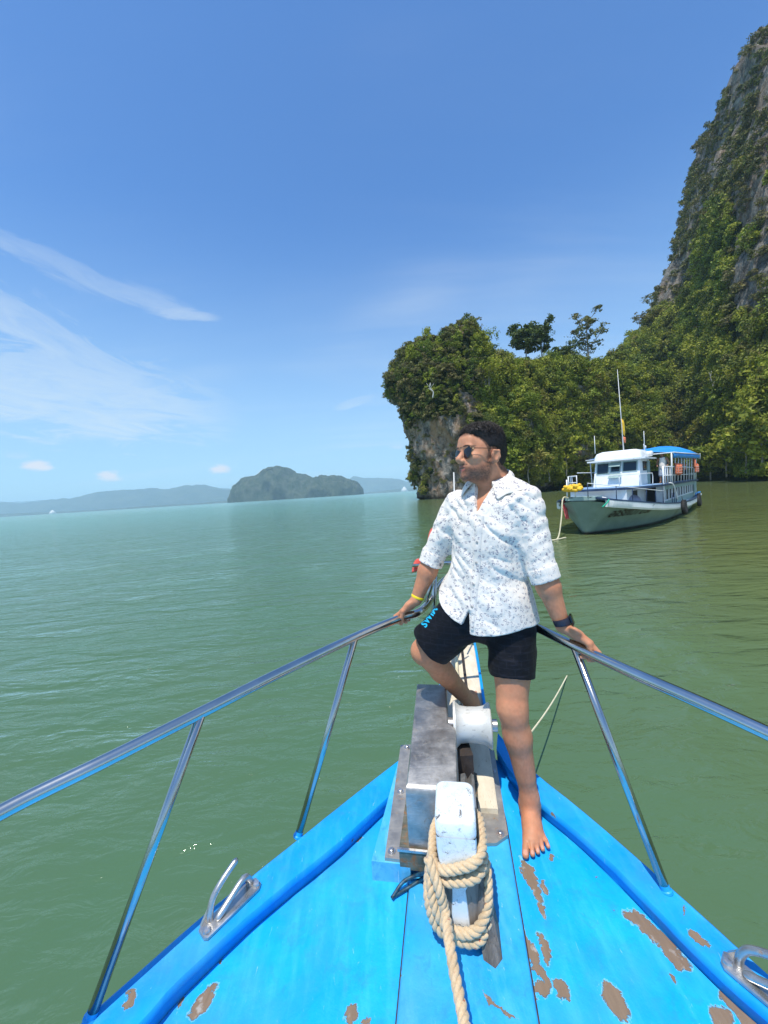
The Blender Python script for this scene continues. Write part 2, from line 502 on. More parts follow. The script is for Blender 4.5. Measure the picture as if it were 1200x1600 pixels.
# ------------------------------------------------------------------ the sea
def make_sea():
    mt, t, bs, co, out = new_mat('sea_water')
    geo = t.n('ShaderNodeNewGeometry').outputs['Position']
    sx, sy, sz = t.n('ShaderNodeSeparateXYZ', ins={0: geo}).outputs
    big = t.noise(geo, 0.07, 4, 0.5)
    # silt: the water is browner in the lee of the cliff, greener out in the bay
    lee = t.map(t.math('ADD', sx, t.math('MULTIPLY', big, 6.0)), 1.0, 15.0, 0, 1, True)
    lee = t.math('MULTIPLY', lee, t.map(sy, 160.0, 60.0, 0.2, 1.0, True))
    far = t.map(t.vm('LENGTH', geo, out=1), 8.0, 120.0, 0, 1, True)
    col = t.mix(far, (0.070, 0.142, 0.072), (0.092, 0.225, 0.160))  # far water lighter and bluer: sky reflection put into the base colour
    col = t.mix(lee, col, (0.118, 0.142, 0.050))
    near = t.noise(geo, 0.6, 3, 0.5)
    col = t.mix(t.map(near, 0.35, 0.7, 0.0, 0.25), col, (0.09, 0.13, 0.07))
    # wind waves outside the lee, longer smoother undulations inside it
    r1 = t.mapping(geo, (0.62, 1.75, 1), (0, 0, rad(-14)))
    w1 = t.noise(r1, 1.3, 3, 0.5, 0.5); w2 = t.noise(t.mapping(geo, (0.7, 1.5, 1), (0, 0, rad(9))), 4.2, 4, 0.6, 0.6)
    w3 = t.noise(t.mapping(geo, (0.8, 1.3, 1), (0, 0, rad(-30))), 15.0, 3, 0.6, 0.3)
    wide = t.noise(t.mapping(geo, (0.5, 1.5, 1), (0, 0, rad(6))), 0.16, 4, 0.6)
    calm = t.map(lee, 0, 1, 1.0, 0.72)
    h = t.math('ADD', t.math('ADD', t.math('MULTIPLY', w1, 0.17), t.math('MULTIPLY', t.math('MULTIPLY', w2, 0.050), t.map(lee, 0, 1, 1.0, 0.35))), t.math('MULTIPLY', w3, 0.0035))
    h = t.math('ADD', h, t.math('MULTIPLY', wide, 0.20))
    h = t.math('MULTIPLY', h, calm)
    nd = t.bump(h, 1.0, 0.75)
    # turbid water: light scattered back from inside the water, sky and shore mirrored by the rippled surface
    fr = t.n('ShaderNodeFresnel', ins={'IOR': 1.333, 'Normal': nd}).outputs[0]
    df = t.n('ShaderNodeBsdfDiffuse', ins={'Color': col}).outputs[0]
    gl = t.n('ShaderNodeBsdfGlossy', ins={'Color': (0.94, 1.0, 0.94, 1), 'Roughness': t.map(t.vm('LENGTH', geo, out=1), 30.0, 500.0, 0.07, 0.18), 'Normal': nd}).outputs[0]
    mx = t.n('ShaderNodeMixShader', ins={0: t.math('MULTIPLY', fr, t.map(t.vm('LENGTH', geo, out=1), 60.0, 1500.0, 0.95, 0.62)), 1: df, 2: gl})
    t.t.links.new(mx.outputs[0], out.inputs[0])
    # fan-shaped sheet with real swell near the camera, flat far away
    na, rr = 420, [0.6 * (1.026 ** i) for i in range(360)]
    rr = [r for r in rr if r < 9000] + [16000]
    ang = np.linspace(0, 2 * PI, na, endpoint=False)
    R, T = np.meshgrid(np.array(rr), ang, indexing='ij')
    x = R * np.sin(T); y = R * np.cos(T)
    p = np.stack([x, y, 0 * x], -1)
    q = p.copy(); c, s = math.cos(0.25), math.sin(0.25)
    q[..., 0] = (x * c + y * s) * 0.45; q[..., 1] = (-x * s + y * c)
    z = vn.fbm(q, 1.9, 3) * 0.035 + vn(q * 1.0 + 9, 7.0) * 0.05
    z = z * np.clip(1.2 - R / 60, 0, 1)
    z *= np.where(x > 4, 0.5, 1.0)
    v = np.stack([x, y, z], -1).reshape(-1, 3)
    i, j = np.meshgrid(np.arange(len(rr) - 1), np.arange(na), indexing='ij'); j2 = (j + 1) % na
    f = np.stack([i * na + j, i * na + j2, (i + 1) * na + j2, (i + 1) * na + j], -1).reshape(-1, 4)
    c0 = len(v); v = np.vstack([v, [[0, 0, 0]]])
    o = mesh_obj('sea_water', v, f, mt, kind='structure', origin=np.zeros(3))
    return o


make_sea()


# ================================================================== the boat underfoot
DA, DB = 1.03, 0.06                    # deck plane z = DA + DB*y (sheer rising to the bow)
def deck(px, py, up=0.0): return onplane(px, py, DA + up, DB)
def dz(y): return DA + DB * y
HEAD = rad(9.8)
BF = Vector((math.sin(HEAD), math.cos(HEAD), 0)); BR = Vector((math.cos(HEAD), -math.sin(HEAD), 0))
BO = Vector((0.203, 1.35, 0))
def B(s, t, up=0.0):
    p = BO + BF * (s - 1.35) + BR * t
    return Vector((p.x, p.y, dz(p.y) + up))
def toB(p):
    q = Vector(p) - BO; return (q.dot(BF) + 1.35, q.dot(BR))
CAPH = 0.055
BOAT = empty('tour_boat', B(0.5, 0, -1.2), 'bright blue wooden boat bow with peeling paint, steel rails and a rope-wrapped post', 'boat')


# --- paint
def blue_paint(name, base, light, chips, seed=0.0, wear=1.0):
    mt, t, bs, co, out = new_mat(name)
    geo = t.n('ShaderNodeNewGeometry').outputs['Position']
    v = t.vm('ADD', geo, (seed, seed * 0.7, 0))
    n1 = t.noise(v, 5.5, 6, 0.62, 0.3); n2 = t.noise(t.mapping(v, (6, 1.3, 1), (0, 0, HEAD)), 4.0, 5, 0.6)
    col = t.mix(t.map(n1, 0.40, 0.72), base, light)
    col = t.mix(t.math('MULTIPLY', t.map(n2, 0.5, 0.78), 0.55), col, (light[0] * 1.6 + 0.03, light[1] * 1.12, light[2] * 1.02))
    # scuffs: small chalky strokes
    sc = t.noise(t.mapping(v, (9, 2.4, 1), (0, 0, 0.9)), 9.0, 7, 0.7, 0.9)
    col = t.mix(t.math('MULTIPLY', t.map(sc, 0.645, 0.73), 0.65 * wear), col, (0.42, 0.66, 0.78))
    # grime in the hollows
    gr = t.noise(v, 2.3, 5, 0.6)
    col = t.mix(t.math('MULTIPLY', t.map(gr, 0.50, 0.75), 0.42 * wear), col, (0.09, 0.27, 0.34))
    hair_ = t.noise(t.mapping(v, (22, 2.2, 1), (0, 0, 0.25)), 6.0, 5, 0.7, 0.6)
    col = t.mix(t.math('MULTIPLY', t.map(hair_, 0.68, 0.72), 0.6), col, (0.02, 0.08, 0.13))
    foot_ = t.noise(v, 17.0, 6, 0.75, 0.5)
    col = t.mix(t.math('MULTIPLY', t.map(foot_, 0.52, 0.72), 0.42 * wear), col, (0.03, 0.22, 0.42))
    warp = t.noise(v, 13.0, 5, 0.62, 0.2, out=1); warp = t.vm('SUBTRACT', warp, (0.5, 0.5, 0.5))
    wp = t.vm('ADD', geo, t.vm('ADD', t.vm('MULTIPLY', warp, (0.075, 0.075, 0)), t.vm('MULTIPLY', t.vm('SUBTRACT', t.noise(v, 55.0, 5, 0.75, 0.4, out=1), (0.5, 0.5, 0.5)), (0.030, 0.030, 0))))
    mask = None
    for (c, rl, rw, an) in chips:
        q = t.mapping(t.vm('SUBTRACT', wp, (c[0], c[1], 0)), (1, 1, 0), (0, 0, -an))
        d = t.vm('LENGTH', t.vm('MULTIPLY', q, (1 / rl, 1 / rw, 0)), out=1)
        mask = d if mask is None else t.math('MINIMUM', mask, d)
    # scattered tiny chips
    sp = t.n('ShaderNodeTexVoronoi', ins={'Vector': wp, 'Scale': 10.0}).outputs
    rs = t.n('ShaderNodeSeparateXYZ', ins={0: sp['Color']}).outputs
    tiny = t.math('DIVIDE', sp['Distance'], t.map(rs[0], 0.45, 1.0, 0.012, 0.085))
    tiny = t.math('ADD', tiny, t.map(rs[1], 0.55, 0.5, 0, 5))
    mask = tiny if mask is None else t.math('MINIMUM', mask, tiny)
    inside = t.map(mask, 1.0, 0.96); edge = t.map(mask, 1.16, 1.04)
    edge2 = t.map(mask, 1.07, 1.01)
    wood = t.mix(t.noise(t.mapping(v, (30, 5, 1), (0, 0, HEAD)), 2.0, 5, 0.7), (0.14, 0.095, 0.062), (0.27, 0.195, 0.13))
    wood = t.mix(t.map(t.noise(v, 24, 4), 0.60, 0.68), wood, (0.34, 0.31, 0.27))
    col = t.mix(t.math('MULTIPLY', edge, 0.75), col, (0.32, 0.66, 0.80))
    col = t.mix(t.math('MULTIPLY', edge2, 0.5), col, (0.05, 0.10, 0.14))
    col = t.mix(inside, col, wood)
    hgt = t.math('ADD', t.math('MULTIPLY', t.map(mask, 0.95, 1.06), 0.0022), t.math('MULTIPLY', t.noise(v, 35, 5, 0.6), 0.0012))
    hgt = t.math('ADD', hgt, t.math('MULTIPLY', n1, 0.004))
    r = t.mix(inside, t.map(n2, 0.3, 0.8, 0.38, 0.6), (0.8, 0.8, 0.8))
    setin(t, bs, color=col, rough=r, normal=t.bump(hgt, 0.9, 1.0), spec=0.4)
    return mt


def chip(px, py, w, h, ang=0.0):
    """a bare patch: centre and rough size as measured on the deck plane"""
    c = deck(px, py); e = deck(px + w / 2, py); g = deck(px, py - h / 2)
    return (c, max((g - c).length, 0.006), max((e - c).length, 0.006), ang + PI / 2)
CHIPS = [chip(830, 1372, 17, 60, 0.1), chip(852, 1385, 12, 18), chip(846, 1418, 12, 26, 0.1), chip(838, 1498, 12, 85, 0.14), chip(846, 1542, 22, 26),
         chip(876, 1548, 20, 34, 0.2), chip(852, 1480, 14, 38), chip(963, 1560, 30, 50, 0.2), chip(1005, 1442, 26, 50, 0.75), chip(1030, 1462, 30, 46, 0.8),
         chip(1052, 1490, 24, 34, 0.7), chip(1043, 1520, 10, 14), chip(1150, 1565, 36, 40, 0.9), chip(1178, 1595, 34, 44, 0.9), chip(1130, 1590, 34, 34, 0.6),
         chip(315, 1560, 26, 46, -0.5), chip(281, 1562, 6, 18, -0.3), chip(548, 1590, 22, 30), chip(347, 1492, 5, 16), chip(556, 1305, 18, 8), chip(862, 1340, 8, 12),
         chip(824, 1530, 8, 50, 0.25), chip(1085, 1600, 16, 14), chip(572, 1597, 14, 10), chip(995, 1302, 6, 26, 0.5)]
CAPCHIPS = [(onplane(203, 1562, DA + CAPH, DB), 0.022, 0.013, 0.7), (onplane(1096, 1470, DA + CAPH, DB), 0.02, 0.011, -0.7), (onplane(1072, 1428, DA + CAPH, DB), 0.012, 0.003, 0.7)]
M_DECK = blue_paint('deck_blue_paint', (0.001, 0.335, 0.80), (0.010, 0.43, 0.88), CHIPS)
M_PLANK = blue_paint('keel_plank_blue_paint', (0.010, 0.32, 0.73), (0.05, 0.43, 0.77), [chip(770, 1575, 26, 5, -0.5), chip(790, 1586, 20, 4, -0.5), chip(623, 1520, 3, 26)], 3.0, 1.3)
M_CAP = blue_paint('gunwale_blue_paint', (0.001, 0.27, 0.72), (0.006, 0.35, 0.79), CAPCHIPS, 7.0)
M_PALE = blue_paint('pale_blue_paint', (0.05, 0.38, 0.68), (0.13, 0.48, 0.70), [], 11.0, 1.6)
M_STEEL = pm('polished_steel', (0.50, 0.47, 0.43), (0.64, 0.61, 0.57), 3, 0.17, 1.0, 0.05, 60, 0.001, rvar=0.05)
M_HULL = pm('hull_blue_paint', (0.01, 0.28, 0.62), (0.02, 0.34, 0.68), 3, 0.45)


def steel_worn(name, c1, c2, rust, rough=0.38, amount=(0.60, 0.72)):
    mt, t, bs, co, out = new_mat(name)
    geo = t.n('ShaderNodeNewGeometry').outputs['Position']
    n1 = t.noise(geo, 14, 6, 0.65); n2 = t.noise(t.mapping(geo, (1, 1, 1), (0.3, 0.4, 0.2)), 26, 6, 0.7, 0.5)
    scr = t.noise(t.mapping(geo, (5, 60, 60), (0, 0, HEAD)), 2.0, 5, 0.7)
    col = t.mix(t.map(n1, 0.35, 0.65), c1, c2)
    col = t.mix(t.math('MULTIPLY', t.map(scr, 0.55, 0.7), 0.3), col, (0.75, 0.74, 0.72))
    rm = t.map(n2, *amount)
    col = t.mix(rm, col, rust)
    setin(t, bs, color=col, metal=t.map(rm, 0, 1, 0.85, 0.1), rough=t.map(n1, 0.3, 0.7, rough - 0.08, rough + 0.14),
          normal=t.bump(t.math('ADD', t.math('MULTIPLY', n2, 0.5), scr), 0.25, 0.0015))
    return mt


M_BOX = steel_worn('weathered_stainless_sheet', (0.31, 0.30, 0.28), (0.50, 0.485, 0.455), (0.20, 0.185, 0.16), 0.44, (0.55, 0.72))
M_PLATE = steel_worn('galvanised_plate', (0.40, 0.37, 0.33), (0.52, 0.49, 0.44), (0.30, 0.16, 0.07), 0.5, (0.60, 0.70))
M_BOLT = steel_worn('steel_bolt', (0.42, 0.42, 0.42), (0.6, 0.6, 0.6), (0.28, 0.13, 0.06), 0.3, (0.55, 0.7))
M_RUSTY = steel_worn('rusty_base_frame', (0.15, 0.15, 0.11), (0.26, 0.25, 0.19), (0.24, 0.11, 0.04), 0.6, (0.5, 0.62))
M_DRUMCAST = pm('bare_alloy_drum', (0.62, 0.61, 0.55), (0.72, 0.71, 0.66), 22, 0.5, 0.25, 0.3, 120, 0.001, (0.3, 1, 1), 0.1, (0.33, 0.32, 0.29))
M_DARKIRON = pm('dark_iron', (0.035, 0.03, 0.028), (0.08, 0.06, 0.05), 20, 0.7, 0.4, 0.3)
M_POSTPAINT = None


def white_post_paint():
    mt, t, bs, co, out = new_mat('flaking_white_paint')
    geo = t.n('ShaderNodeNewGeometry').outputs['Position']
    n = t.noise(geo, 30, 7, 0.7, 0.8); b = t.noise(geo, 9, 4)
    col = t.mix(t.map(b, 0.35, 0.65), (0.66, 0.75, 0.77), (0.80, 0.82, 0.81))
    crack = t.n('ShaderNodeTexVoronoi', feature='DISTANCE_TO_EDGE', ins={'Vector': t.vm('ADD', t.mapping(geo, (1, 1, 0.8)), t.vm('MULTIPLY', t.noise(geo, 40, 4, 0.6, out=1), (0.02, 0.02, 0.02))), 'Scale': 48.0}).outputs[0]
    vein = t.noise(t.mapping(geo, (1, 1, 0.8)), 75, 5, 0.7, 1.2)
    ck = t.math('MULTIPLY', t.map(t.math('ABSOLUTE', t.math('SUBTRACT', vein, 0.5)), 0.016, 0.004), t.map(n, 0.46, 0.62, 0, 0.8))
    sp = t.map(n, 0.60, 0.64)
    col = t.mix(t.math('MAXIMUM', ck, sp), col, (0.11, 0.10, 0.09))
    setin(t, bs, color=col, rough=0.55, normal=t.bump(t.math('SUBTRACT', t.math('MULTIPLY', n, 0.3), ck), 0.5, 0.002))
    return mt


M_POSTPAINT = white_post_paint()
M_WOOD = pm('weathered_grey_wood', (0.10, 0.085, 0.07), (0.24, 0.205, 0.17), 9, 0.85, 0, 0.8, 60, 0.004, (3.5, 3.5, 0.35), 0.05, (0.04, 0.035, 0.03))
M_CREAM = pm('weathered_cream_paint', (0.60, 0.52, 0.38), (0.72, 0.65, 0.50), 11, 0.7, 0, 0.5, 70, 0.002, (2, 0.8, 1), 0.08, (0.42, 0.33, 0.20))
M_ROLLER = pm('cream_roller', (0.70, 0.63, 0.43), (0.76, 0.70, 0.52), 10, 0.45, 0, 0.15, c3=(0.55, 0.46, 0.28))
M_WHITEB = pm('old_white_board', (0.50, 0.50, 0.48), (0.68, 0.68, 0.66), 8, 0.65, 0, 0.3, c3=(0.25, 0.23, 0.2))


def rope_mat(name, c1, c2, fleck):
    mt, t, bs, co, out = new_mat(name)
    geo = t.n('ShaderNodeNewGeometry').outputs['Position']
    n = t.noise(geo, 160, 4, 0.7); b = t.noise(geo, 16, 3)
    col = t.mix(t.map(n, 0.3, 0.7), c1, c2)
    f = t.noise(t.mapping(geo, (1, 1, 1.5)), 46, 2, 0.5)
    col = t.mix(t.map(f, 0.68, 0.72), col, fleck)
    col = t.mix(t.math('MULTIPLY', t.map(b, 0.5, 0.75), 0.4), col, (c1[0] * .55, c1[1] * .5, c1[2] * .42))
    setin(t, bs, color=col, rough=0.75, sheen=0.2, normal=t.bump(n, 0.5, 0.002))
    return mt


M_ROPE = rope_mat('tan_three_strand_rope', (0.50, 0.36, 0.205), (0.66, 0.50, 0.31), (0.42, 0.10, 0.06))
M_ROPE2 = rope_mat('pale_thin_rope', (0.62, 0.54, 0.34), (0.74, 0.68, 0.46), (0.4, 0.3, 0.2))

# --- outlines, each side from the stern end to the bow
L_out = [(125, 1599), (212, 1522), (304, 1441), (394, 1368), (470, 1308), (545, 1248), (624, 1187), (680, 1145), (716, 1118)]
L_in = [(213, 1599), (268, 1538), (319, 1490), (380, 1434), (440, 1384), (530, 1312), (602, 1247), (670, 1188), (712, 1150)]
R_out = [(1250, 1566), (1159, 1486), (1099, 1431), (1049, 1387), (975, 1322), (900, 1258), (843, 1213), (806, 1178), (778, 1145)]
R_in = [(1262, 1632), (1149, 1535), (1096, 1486), (1040, 1431), (970, 1360), (900, 1295), (835, 1243), (800, 1206), (776, 1168)]
def outline(px, up, flip):
    pts = [onplane(x, y, DA + up, DB) for x, y in px]
    s, t = toB(pts[0]); s1, t1 = toB(pts[2]); g = (t - t1) / (s - s1)
    back = []
    for ds, cut in ((2.6, 0.30), (1.9, 0.36), (1.2, 0.52), (0.6, 0.75), (0.3, 0.9)):
        back.append(B(s - ds, t - g * ds * cut, up))
    return smooth_path(back + pts, 5)
def frames(path):
    out = []
    for i, p in enumerate(path):
        tn = (path[min(i + 1, len(path) - 1)] - path[max(i - 1, 0)]).normalized()
        out.append((p, tn))
    return out
def gunwale(pin, pout, side):
    """cap rail: inner step down to the deck, flat cap, rolled outer lip, then the flared topside down to the water"""
    n = 70
    a = resample(pin, 0.04); b = resample(pout, 0.04)
    a = [a[int(i * (len(a) - 1) / n)] for i in range(n + 1)]; b = [b[int(i * (len(b) - 1) / n)] for i in range(n + 1)]
    sec = []
    for i in range(n + 1):
        p, q = a[i].copy(), b[i].copy(); o = (q - p); o.z = 0; w = o.length; o.normalize()
        zt = dz(p.y) + CAPH; zq = dz(q.y) + CAPH
        P_ = lambda base, off, z: Vector((base.x + o.x * off, base.y + o.y * off, z))
        sec.append([P_(p, 0.004, zt - CAPH - 0.02), P_(p, 0.004, zt - 0.024), P_(p, -0.014, zt - 0.022), P_(p, -0.015, zt - 0.008), P_(p, -0.008, zt), P_(p, w * 0.5, (zt + zq) / 2 + 0.002), P_(q, -0.020, zq),  # inner overhang added so that it shades the step face
                    P_(q, -0.010, zq + 0.004), P_(q, -0.002, zq), P_(q, 0.004, zq - 0.012), P_(q, 0.002, zq - 0.06), P_(q, -0.004, zq - 0.085)])
    if side < 0: sec = [list(reversed(r)) for r in sec]
    MB().loft(sec, closed=False).build('gunwale', M_CAP, BOAT, angle=45)
    hs = []
    for i in range(n + 1):
        q = b[i].copy(); o = (b[i] - a[i]); o.z = 0; o.normalize(); zq = dz(q.y) + CAPH
        row = [Vector((q.x - o.x * f, q.y - o.y * f, z)) for f, z in ((0.006, zq - 0.084), (0.05, zq - 0.3), (0.16, zq - 0.65), (0.32, 0.1), (0.45, -0.4))]
        hs.append(row)
    if side > 0: hs = [list(reversed(r)) for r in hs]
    MB().loft(list(reversed(hs)), closed=False).build('topside', M_HULL, BOAT)
Li, Lo, Ri, Ro = outline(L_in, CAPH, 0), outline(L_out, CAPH, 0), outline(R_in, CAPH, 1), outline(R_out, CAPH, 1)
gunwale(Li, Lo, 1); gunwale(Ri, Ro, -1)

# --- deck: two painted side decks and a slightly raised keel plank between the seams
def seam_t(s, right):
    return (0.186 if right else -0.186) if s < 1.55 else (0.186 if right else -0.186) * (1 - (s - 1.55) * 0.42)
def side_deck(right):
    inn = Ri if right else Li
    rows = []
    path = resample(inn, 0.03)
    for p in path:
        s, t = toB(p)
        t0 = seam_t(s, right) + (0.003 if right else -0.003)
        if (right and t < t0) or (not right and t > t0): t = t0
        sg = 1 if right else -1
        row = []
        for k in range(13):
            u = k / 12; tt = t0 + (t + sg * 0.0 - t0) * u
            row.append(B(s, tt, 0.0 - 0.012 * (u ** 2) * 1.0 + 0.0015 * math.sin(s * 7 + tt * 9)))
        rows.append(row if right else list(reversed(row)))
    MB().loft(list(reversed(rows)), closed=False).build('deck_panel', M_DECK, BOAT)
side_deck(False); side_deck(True)
rows = []
s = -1.6
while s < 2.6:
    l, r = seam_t(s, False) + 0.002, seam_t(s, True) - 0.002
    w = [(l, -0.02), (l, 0.008), (l + 0.006, 0.012)] + [(l + (r - l) * k / 10, 0.0125) for k in range(1, 10)] + [(r - 0.006, 0.012), (r, 0.008), (r, -0.02)]
    rows.append([B(s, t, z) for t, z in w]); s += 0.04
MB().loft(list(reversed(rows)), closed=False).build('keel_plank', M_PLANK, BOAT)
# dark bedding in the seams
for right in (False, True):
    sg = 1 if right else -1
    mb = MB(); rows = []
    for k in range(60):
        s = -1.6 + k * 0.065; t0 = seam_t(s, right)
        rows.append([B(s, t0 - 0.006, -0.004 - 0.012 * 0), B(s, t0 + 0.006, -0.004)])
    mb.loft(list(reversed(rows)), closed=False).build('seam_caulking', M_DARKIRON, BOAT)

# --- raised windlass bed
up = 0.068
qs = [onplane(580, 1347, DA + up, DB), onplane(645, 1354, DA + up, DB), onplane(790, 1345, DA + up, DB), onplane(775, 1175, DA + up, DB), onplane(622, 1190, DA + up, DB)]
bed_s0 = toB(qs[0])[0]; bl0 = toB(qs[0])[1]; bl1 = toB(qs[4])[1]
bed_s1 = toB(qs[4])[0]
bed = [(bed_s0, bl0), (bed_s0, bl0 + 0.14), (bed_s1, bl1 + 0.12), (bed_s1, bl1)]
mb = MB(); mb.hexa([B(s, t, -0.02) for s, t in bed], [B(s + (0.004 if k < 2 else -0.004), t, up) for k, (s, t) in enumerate(bed)])
mb.build('windlass_bed', M_PALE, BOAT, smooth=False)

# --- stem trough with its roller
def P3(px, py, d): return P(px, py, d)
st0, st1 = 1.50, 2.62
def trough(s, t, h=0.0):
    k = min(max((s - 1.5) / 1.2, 0), 1)
    q = B(s, t, 0.045 + 0.17 * k * k * (3 - 2 * k) + h); return q
CT = 0.045
def tw(s): return 0.112 - 0.03 * max(0, (s - 1.7)) * 0.6
rows = []
n = 24
for i in range(n + 1):
    s = 1.55 + (2.66 - 1.55) * i / n; w = tw(s)
    rows.append([trough(s, CT + x * w, h) for x, h in ((-1, 0.0), (-0.95, 0.003), (-0.3, 0.0), (-0.22, -0.004), (0, -0.004), (0.3, 0.0), (0.95, 0.003), (1, 0.0), (1, -0.2), (-1, -0.2))])
MB().loft(rows).build('stem_deck', M_CREAM, BOAT, angle=40)
for sg, mt_, nm, th, hh in ((-1, M_WHITEB, 'stem_cheek', 0.022, 0.06), (1, M_CAP, 'stem_cheek', 0.014, 0.035)):
    rows = []
    for i in range(n + 1):
        s = 1.95 + (2.70 - 1.95) * i / n; w = tw(s); k = i / n
        h2 = hh * (1 - 0.4 * k); t0 = CT + sg * w; t1 = t0 + sg * th
        r = [trough(s, t0, -0.2), trough(s, t1, -0.2), trough(s, t1, h2 - 0.004), trough(s, (t0 + t1) / 2, h2), trough(s, t0, h2 - 0.004)]
        rows.append(r if sg < 0 else list(reversed(r)))
    MB().loft(rows).build(nm, mt_, BOAT, angle=40)
mb = MB(); c = trough(2.74, CT, 0.0)
prof = [(-0.085, 0.005), (-0.085, 0.055), (-0.07, 0.062), (-0.03, 0.05), (-0.004, 0.045)]
mb.lathe(prof, c, BR, 28).build('bow_roller', M_ROLLER, BOAT, angle=50)
mb = MB(); mb.lathe([(-h, r) for h, r in reversed(prof)], c + BR * 0.004, BR, 28).build('bow_roller', M_ROLLER, BOAT, angle=50)
mb = MB()
pth = [trough(1.98, CT + 0.028, 0.012), trough(2.2, CT + 0.022, 0.014), trough(2.5, CT + 0.012, 0.03), trough(2.78, CT + 0.005, 0.06)]
mb.tube(smooth_path(pth, 5), 0.008, 8).build('anchor_rod', M_DARKIRON, BOAT)
for (s, t) in ((1.93, 0.05), (2.0, -0.02)):
    q = trough(s, CT + t, 0.0)
    MB().lathe([(0, 0.009), (0.004, 0.009), (0.006, 0.006)], q, (0, 0, 1), 10).build('stem_bolt', M_DARKIRON, BOAT)
# stem timber between the deck tip and the trough
rows = []
for i in range(12):
    s = 2.0 + 0.5 * i / 11; w = 0.12 * (1 - i / 14)
    rows.append([B(s, CT - w, -0.9 + 0.4 * i / 11), B(s, CT + w, -0.9 + 0.4 * i / 11), B(s, CT + w, 0.02), B(s, CT - w, 0.02)])
MB().loft(rows).build('stem_timber', M_CAP, BOAT, smooth=False)

# --- windlass
def rrect(cx, cy, hx, hy, r, n=4):
    out = []
    for (sx, sy, a0) in ((1, 1, 0), (-1, 1, 90), (-1, -1, 180), (1, -1, 270)):
        for k in range(n + 1):
            a = rad(a0 + 90 * k / n); out.append((cx + sx * (hx - r) + r * math.cos(a), cy + sy * (hy - r) + r * math.sin(a)))
    return out
WIN = None
def part(mb, name, mt_, parent=BOAT, **kw): return mb.build(name, mt_, parent, **kw)
# housing: cover sheet with a front face, a long top and a stepped right side
fl = onplane(639, 1321, DA + 0.13, DB); fs, ft = toB(fl)
tl_ = toB(onplane(640, 1218, 1.462, 0.0)); 
hs0 = fs; w0 = 0.186
def HB(s, t, z):
    q = BO + BF * (s - 1.35) + BR * t; return Vector((q.x, q.y, z))
zt0, zt1 = 1.455, 1.50
s_back = hs0 + 0.66
lt0 = ft; lt1 = ft - 0.012
plan = [(hs0, lt0), (hs0, lt0 + w0), (hs0 + 0.30, lt0 + w0 - 0.002), (hs0 + 0.37, lt0 + w0 - 0.035), (s_back, lt0 + w0 - 0.045), (s_back, lt1)]
def ztop(s): return zt0 + (zt1 - zt0) * (s - hs0) / (s_back - hs0)
lo_ = [HB(s, t, dz((BO + BF * (s - 1.35)).y) + 0.125) for s, t in plan]
rings = []
for inset, drop in ((0, None), (0, 0.030), (0.003, 0.015), (0.010, 0.005), (0.022, 0.0)):
    r = []
    cx = sum(p[0] for p in plan) / 6; cy = sum(p[1] for p in plan) / 6
    for s, t in plan:
        ss = s + (inset if s < cx else -inset); tt = t + (inset * 0.3 if t < cy else -inset * 0.3)
        r.append(HB(ss, tt, (dz((BO + BF * (s - 1.35)).y) + 0.125) if drop is None else ztop(s) - drop))
    rings.append(r)
mb = MB().loft(rings)
windlass = mb.build('windlass', M_BOX, BOAT, angle=38, label='weathered stainless box housing of the anchor windlass')
# base frame under the housing
pf = [(hs0 - 0.012, lt0 - 0.035), (hs0 - 0.012, lt0 + w0 + 0.03), (s_back, lt0 + w0 + 0.02), (s_back, lt0 - 0.03)]
mb = MB(); mb.hexa([B(s, t, 0.05) for s, t in pf], [B(s, t, 0.122) for s, t in pf])
part(mb, 'base_frame', M_RUSTY, windlass, smooth=False)
lipm = MB(); lipm.hexa([B(s, t, 0.119) for s, t in [(hs0 - 0.016, lt0 - 0.04), (hs0 - 0.016, lt0 + w0 + 0.034), (hs0 - 0.008, lt0 + w0 + 0.034), (hs0 - 0.008, lt0 - 0.04)]],
                       [B(s, t, 0.128) for s, t in [(hs0 - 0.016, lt0 - 0.04), (hs0 - 0.016, lt0 + w0 + 0.034), (hs0 - 0.008, lt0 + w0 + 0.034), (hs0 - 0.008, lt0 - 0.04)]])
part(lipm, 'base_lip', M_BOLT, windlass, smooth=False)
# mounting plates
pu = up + 0.012
LP = [onplane(x, y, DA + pu, DB) for x, y in ((601, 1340), (625, 1343), (643, 1163), (626, 1164))]
mb = MB(); mb.hexa([p - Vector((0, 0, 0.012)) for p in LP], LP); part(mb, 'mounting_plate', M_PLATE, windlass, smooth=False)
ru = 0.026
RP = [onplane(x, y, DA + ru, DB) for x, y in ((752, 1318), (776, 1317), (794, 1304), (772, 1172), (738, 1172))]
mb = MB(); mb.hexa([p - Vector((0, 0, 0.0125)) for p in RP], RP); part(mb, 'mounting_plate', M_PLATE, windlass, smooth=False)
RP2 = [onplane(x, y, DA + 0.06, DB) for x, y in ((736, 1312), (749, 1312), (745, 1200), (733, 1200))]
mb = MB(); mb.hexa([p - Vector((0, 0, 0.034)) for p in RP2], RP2); part(mb, 'plate_flange', M_RUSTY, windlass, smooth=False)
for (x, y, h) in ((636, 1168, pu), (626, 1237, pu), (612, 1330, pu), (770, 1205, ru), (782, 1303, ru)):
    q = onplane(x, y, DA + h, DB)
    m_ = MB(); m_.lathe([(-0.002, 0.015), (0.002, 0.015), (0.0022, 0.0085), (0.009, 0.0085), (0.011, 0.006)], q, (0, 0, 1), 6 if False else 12)
    part(m_, 'bolt', M_BOLT, windlass, angle=35)
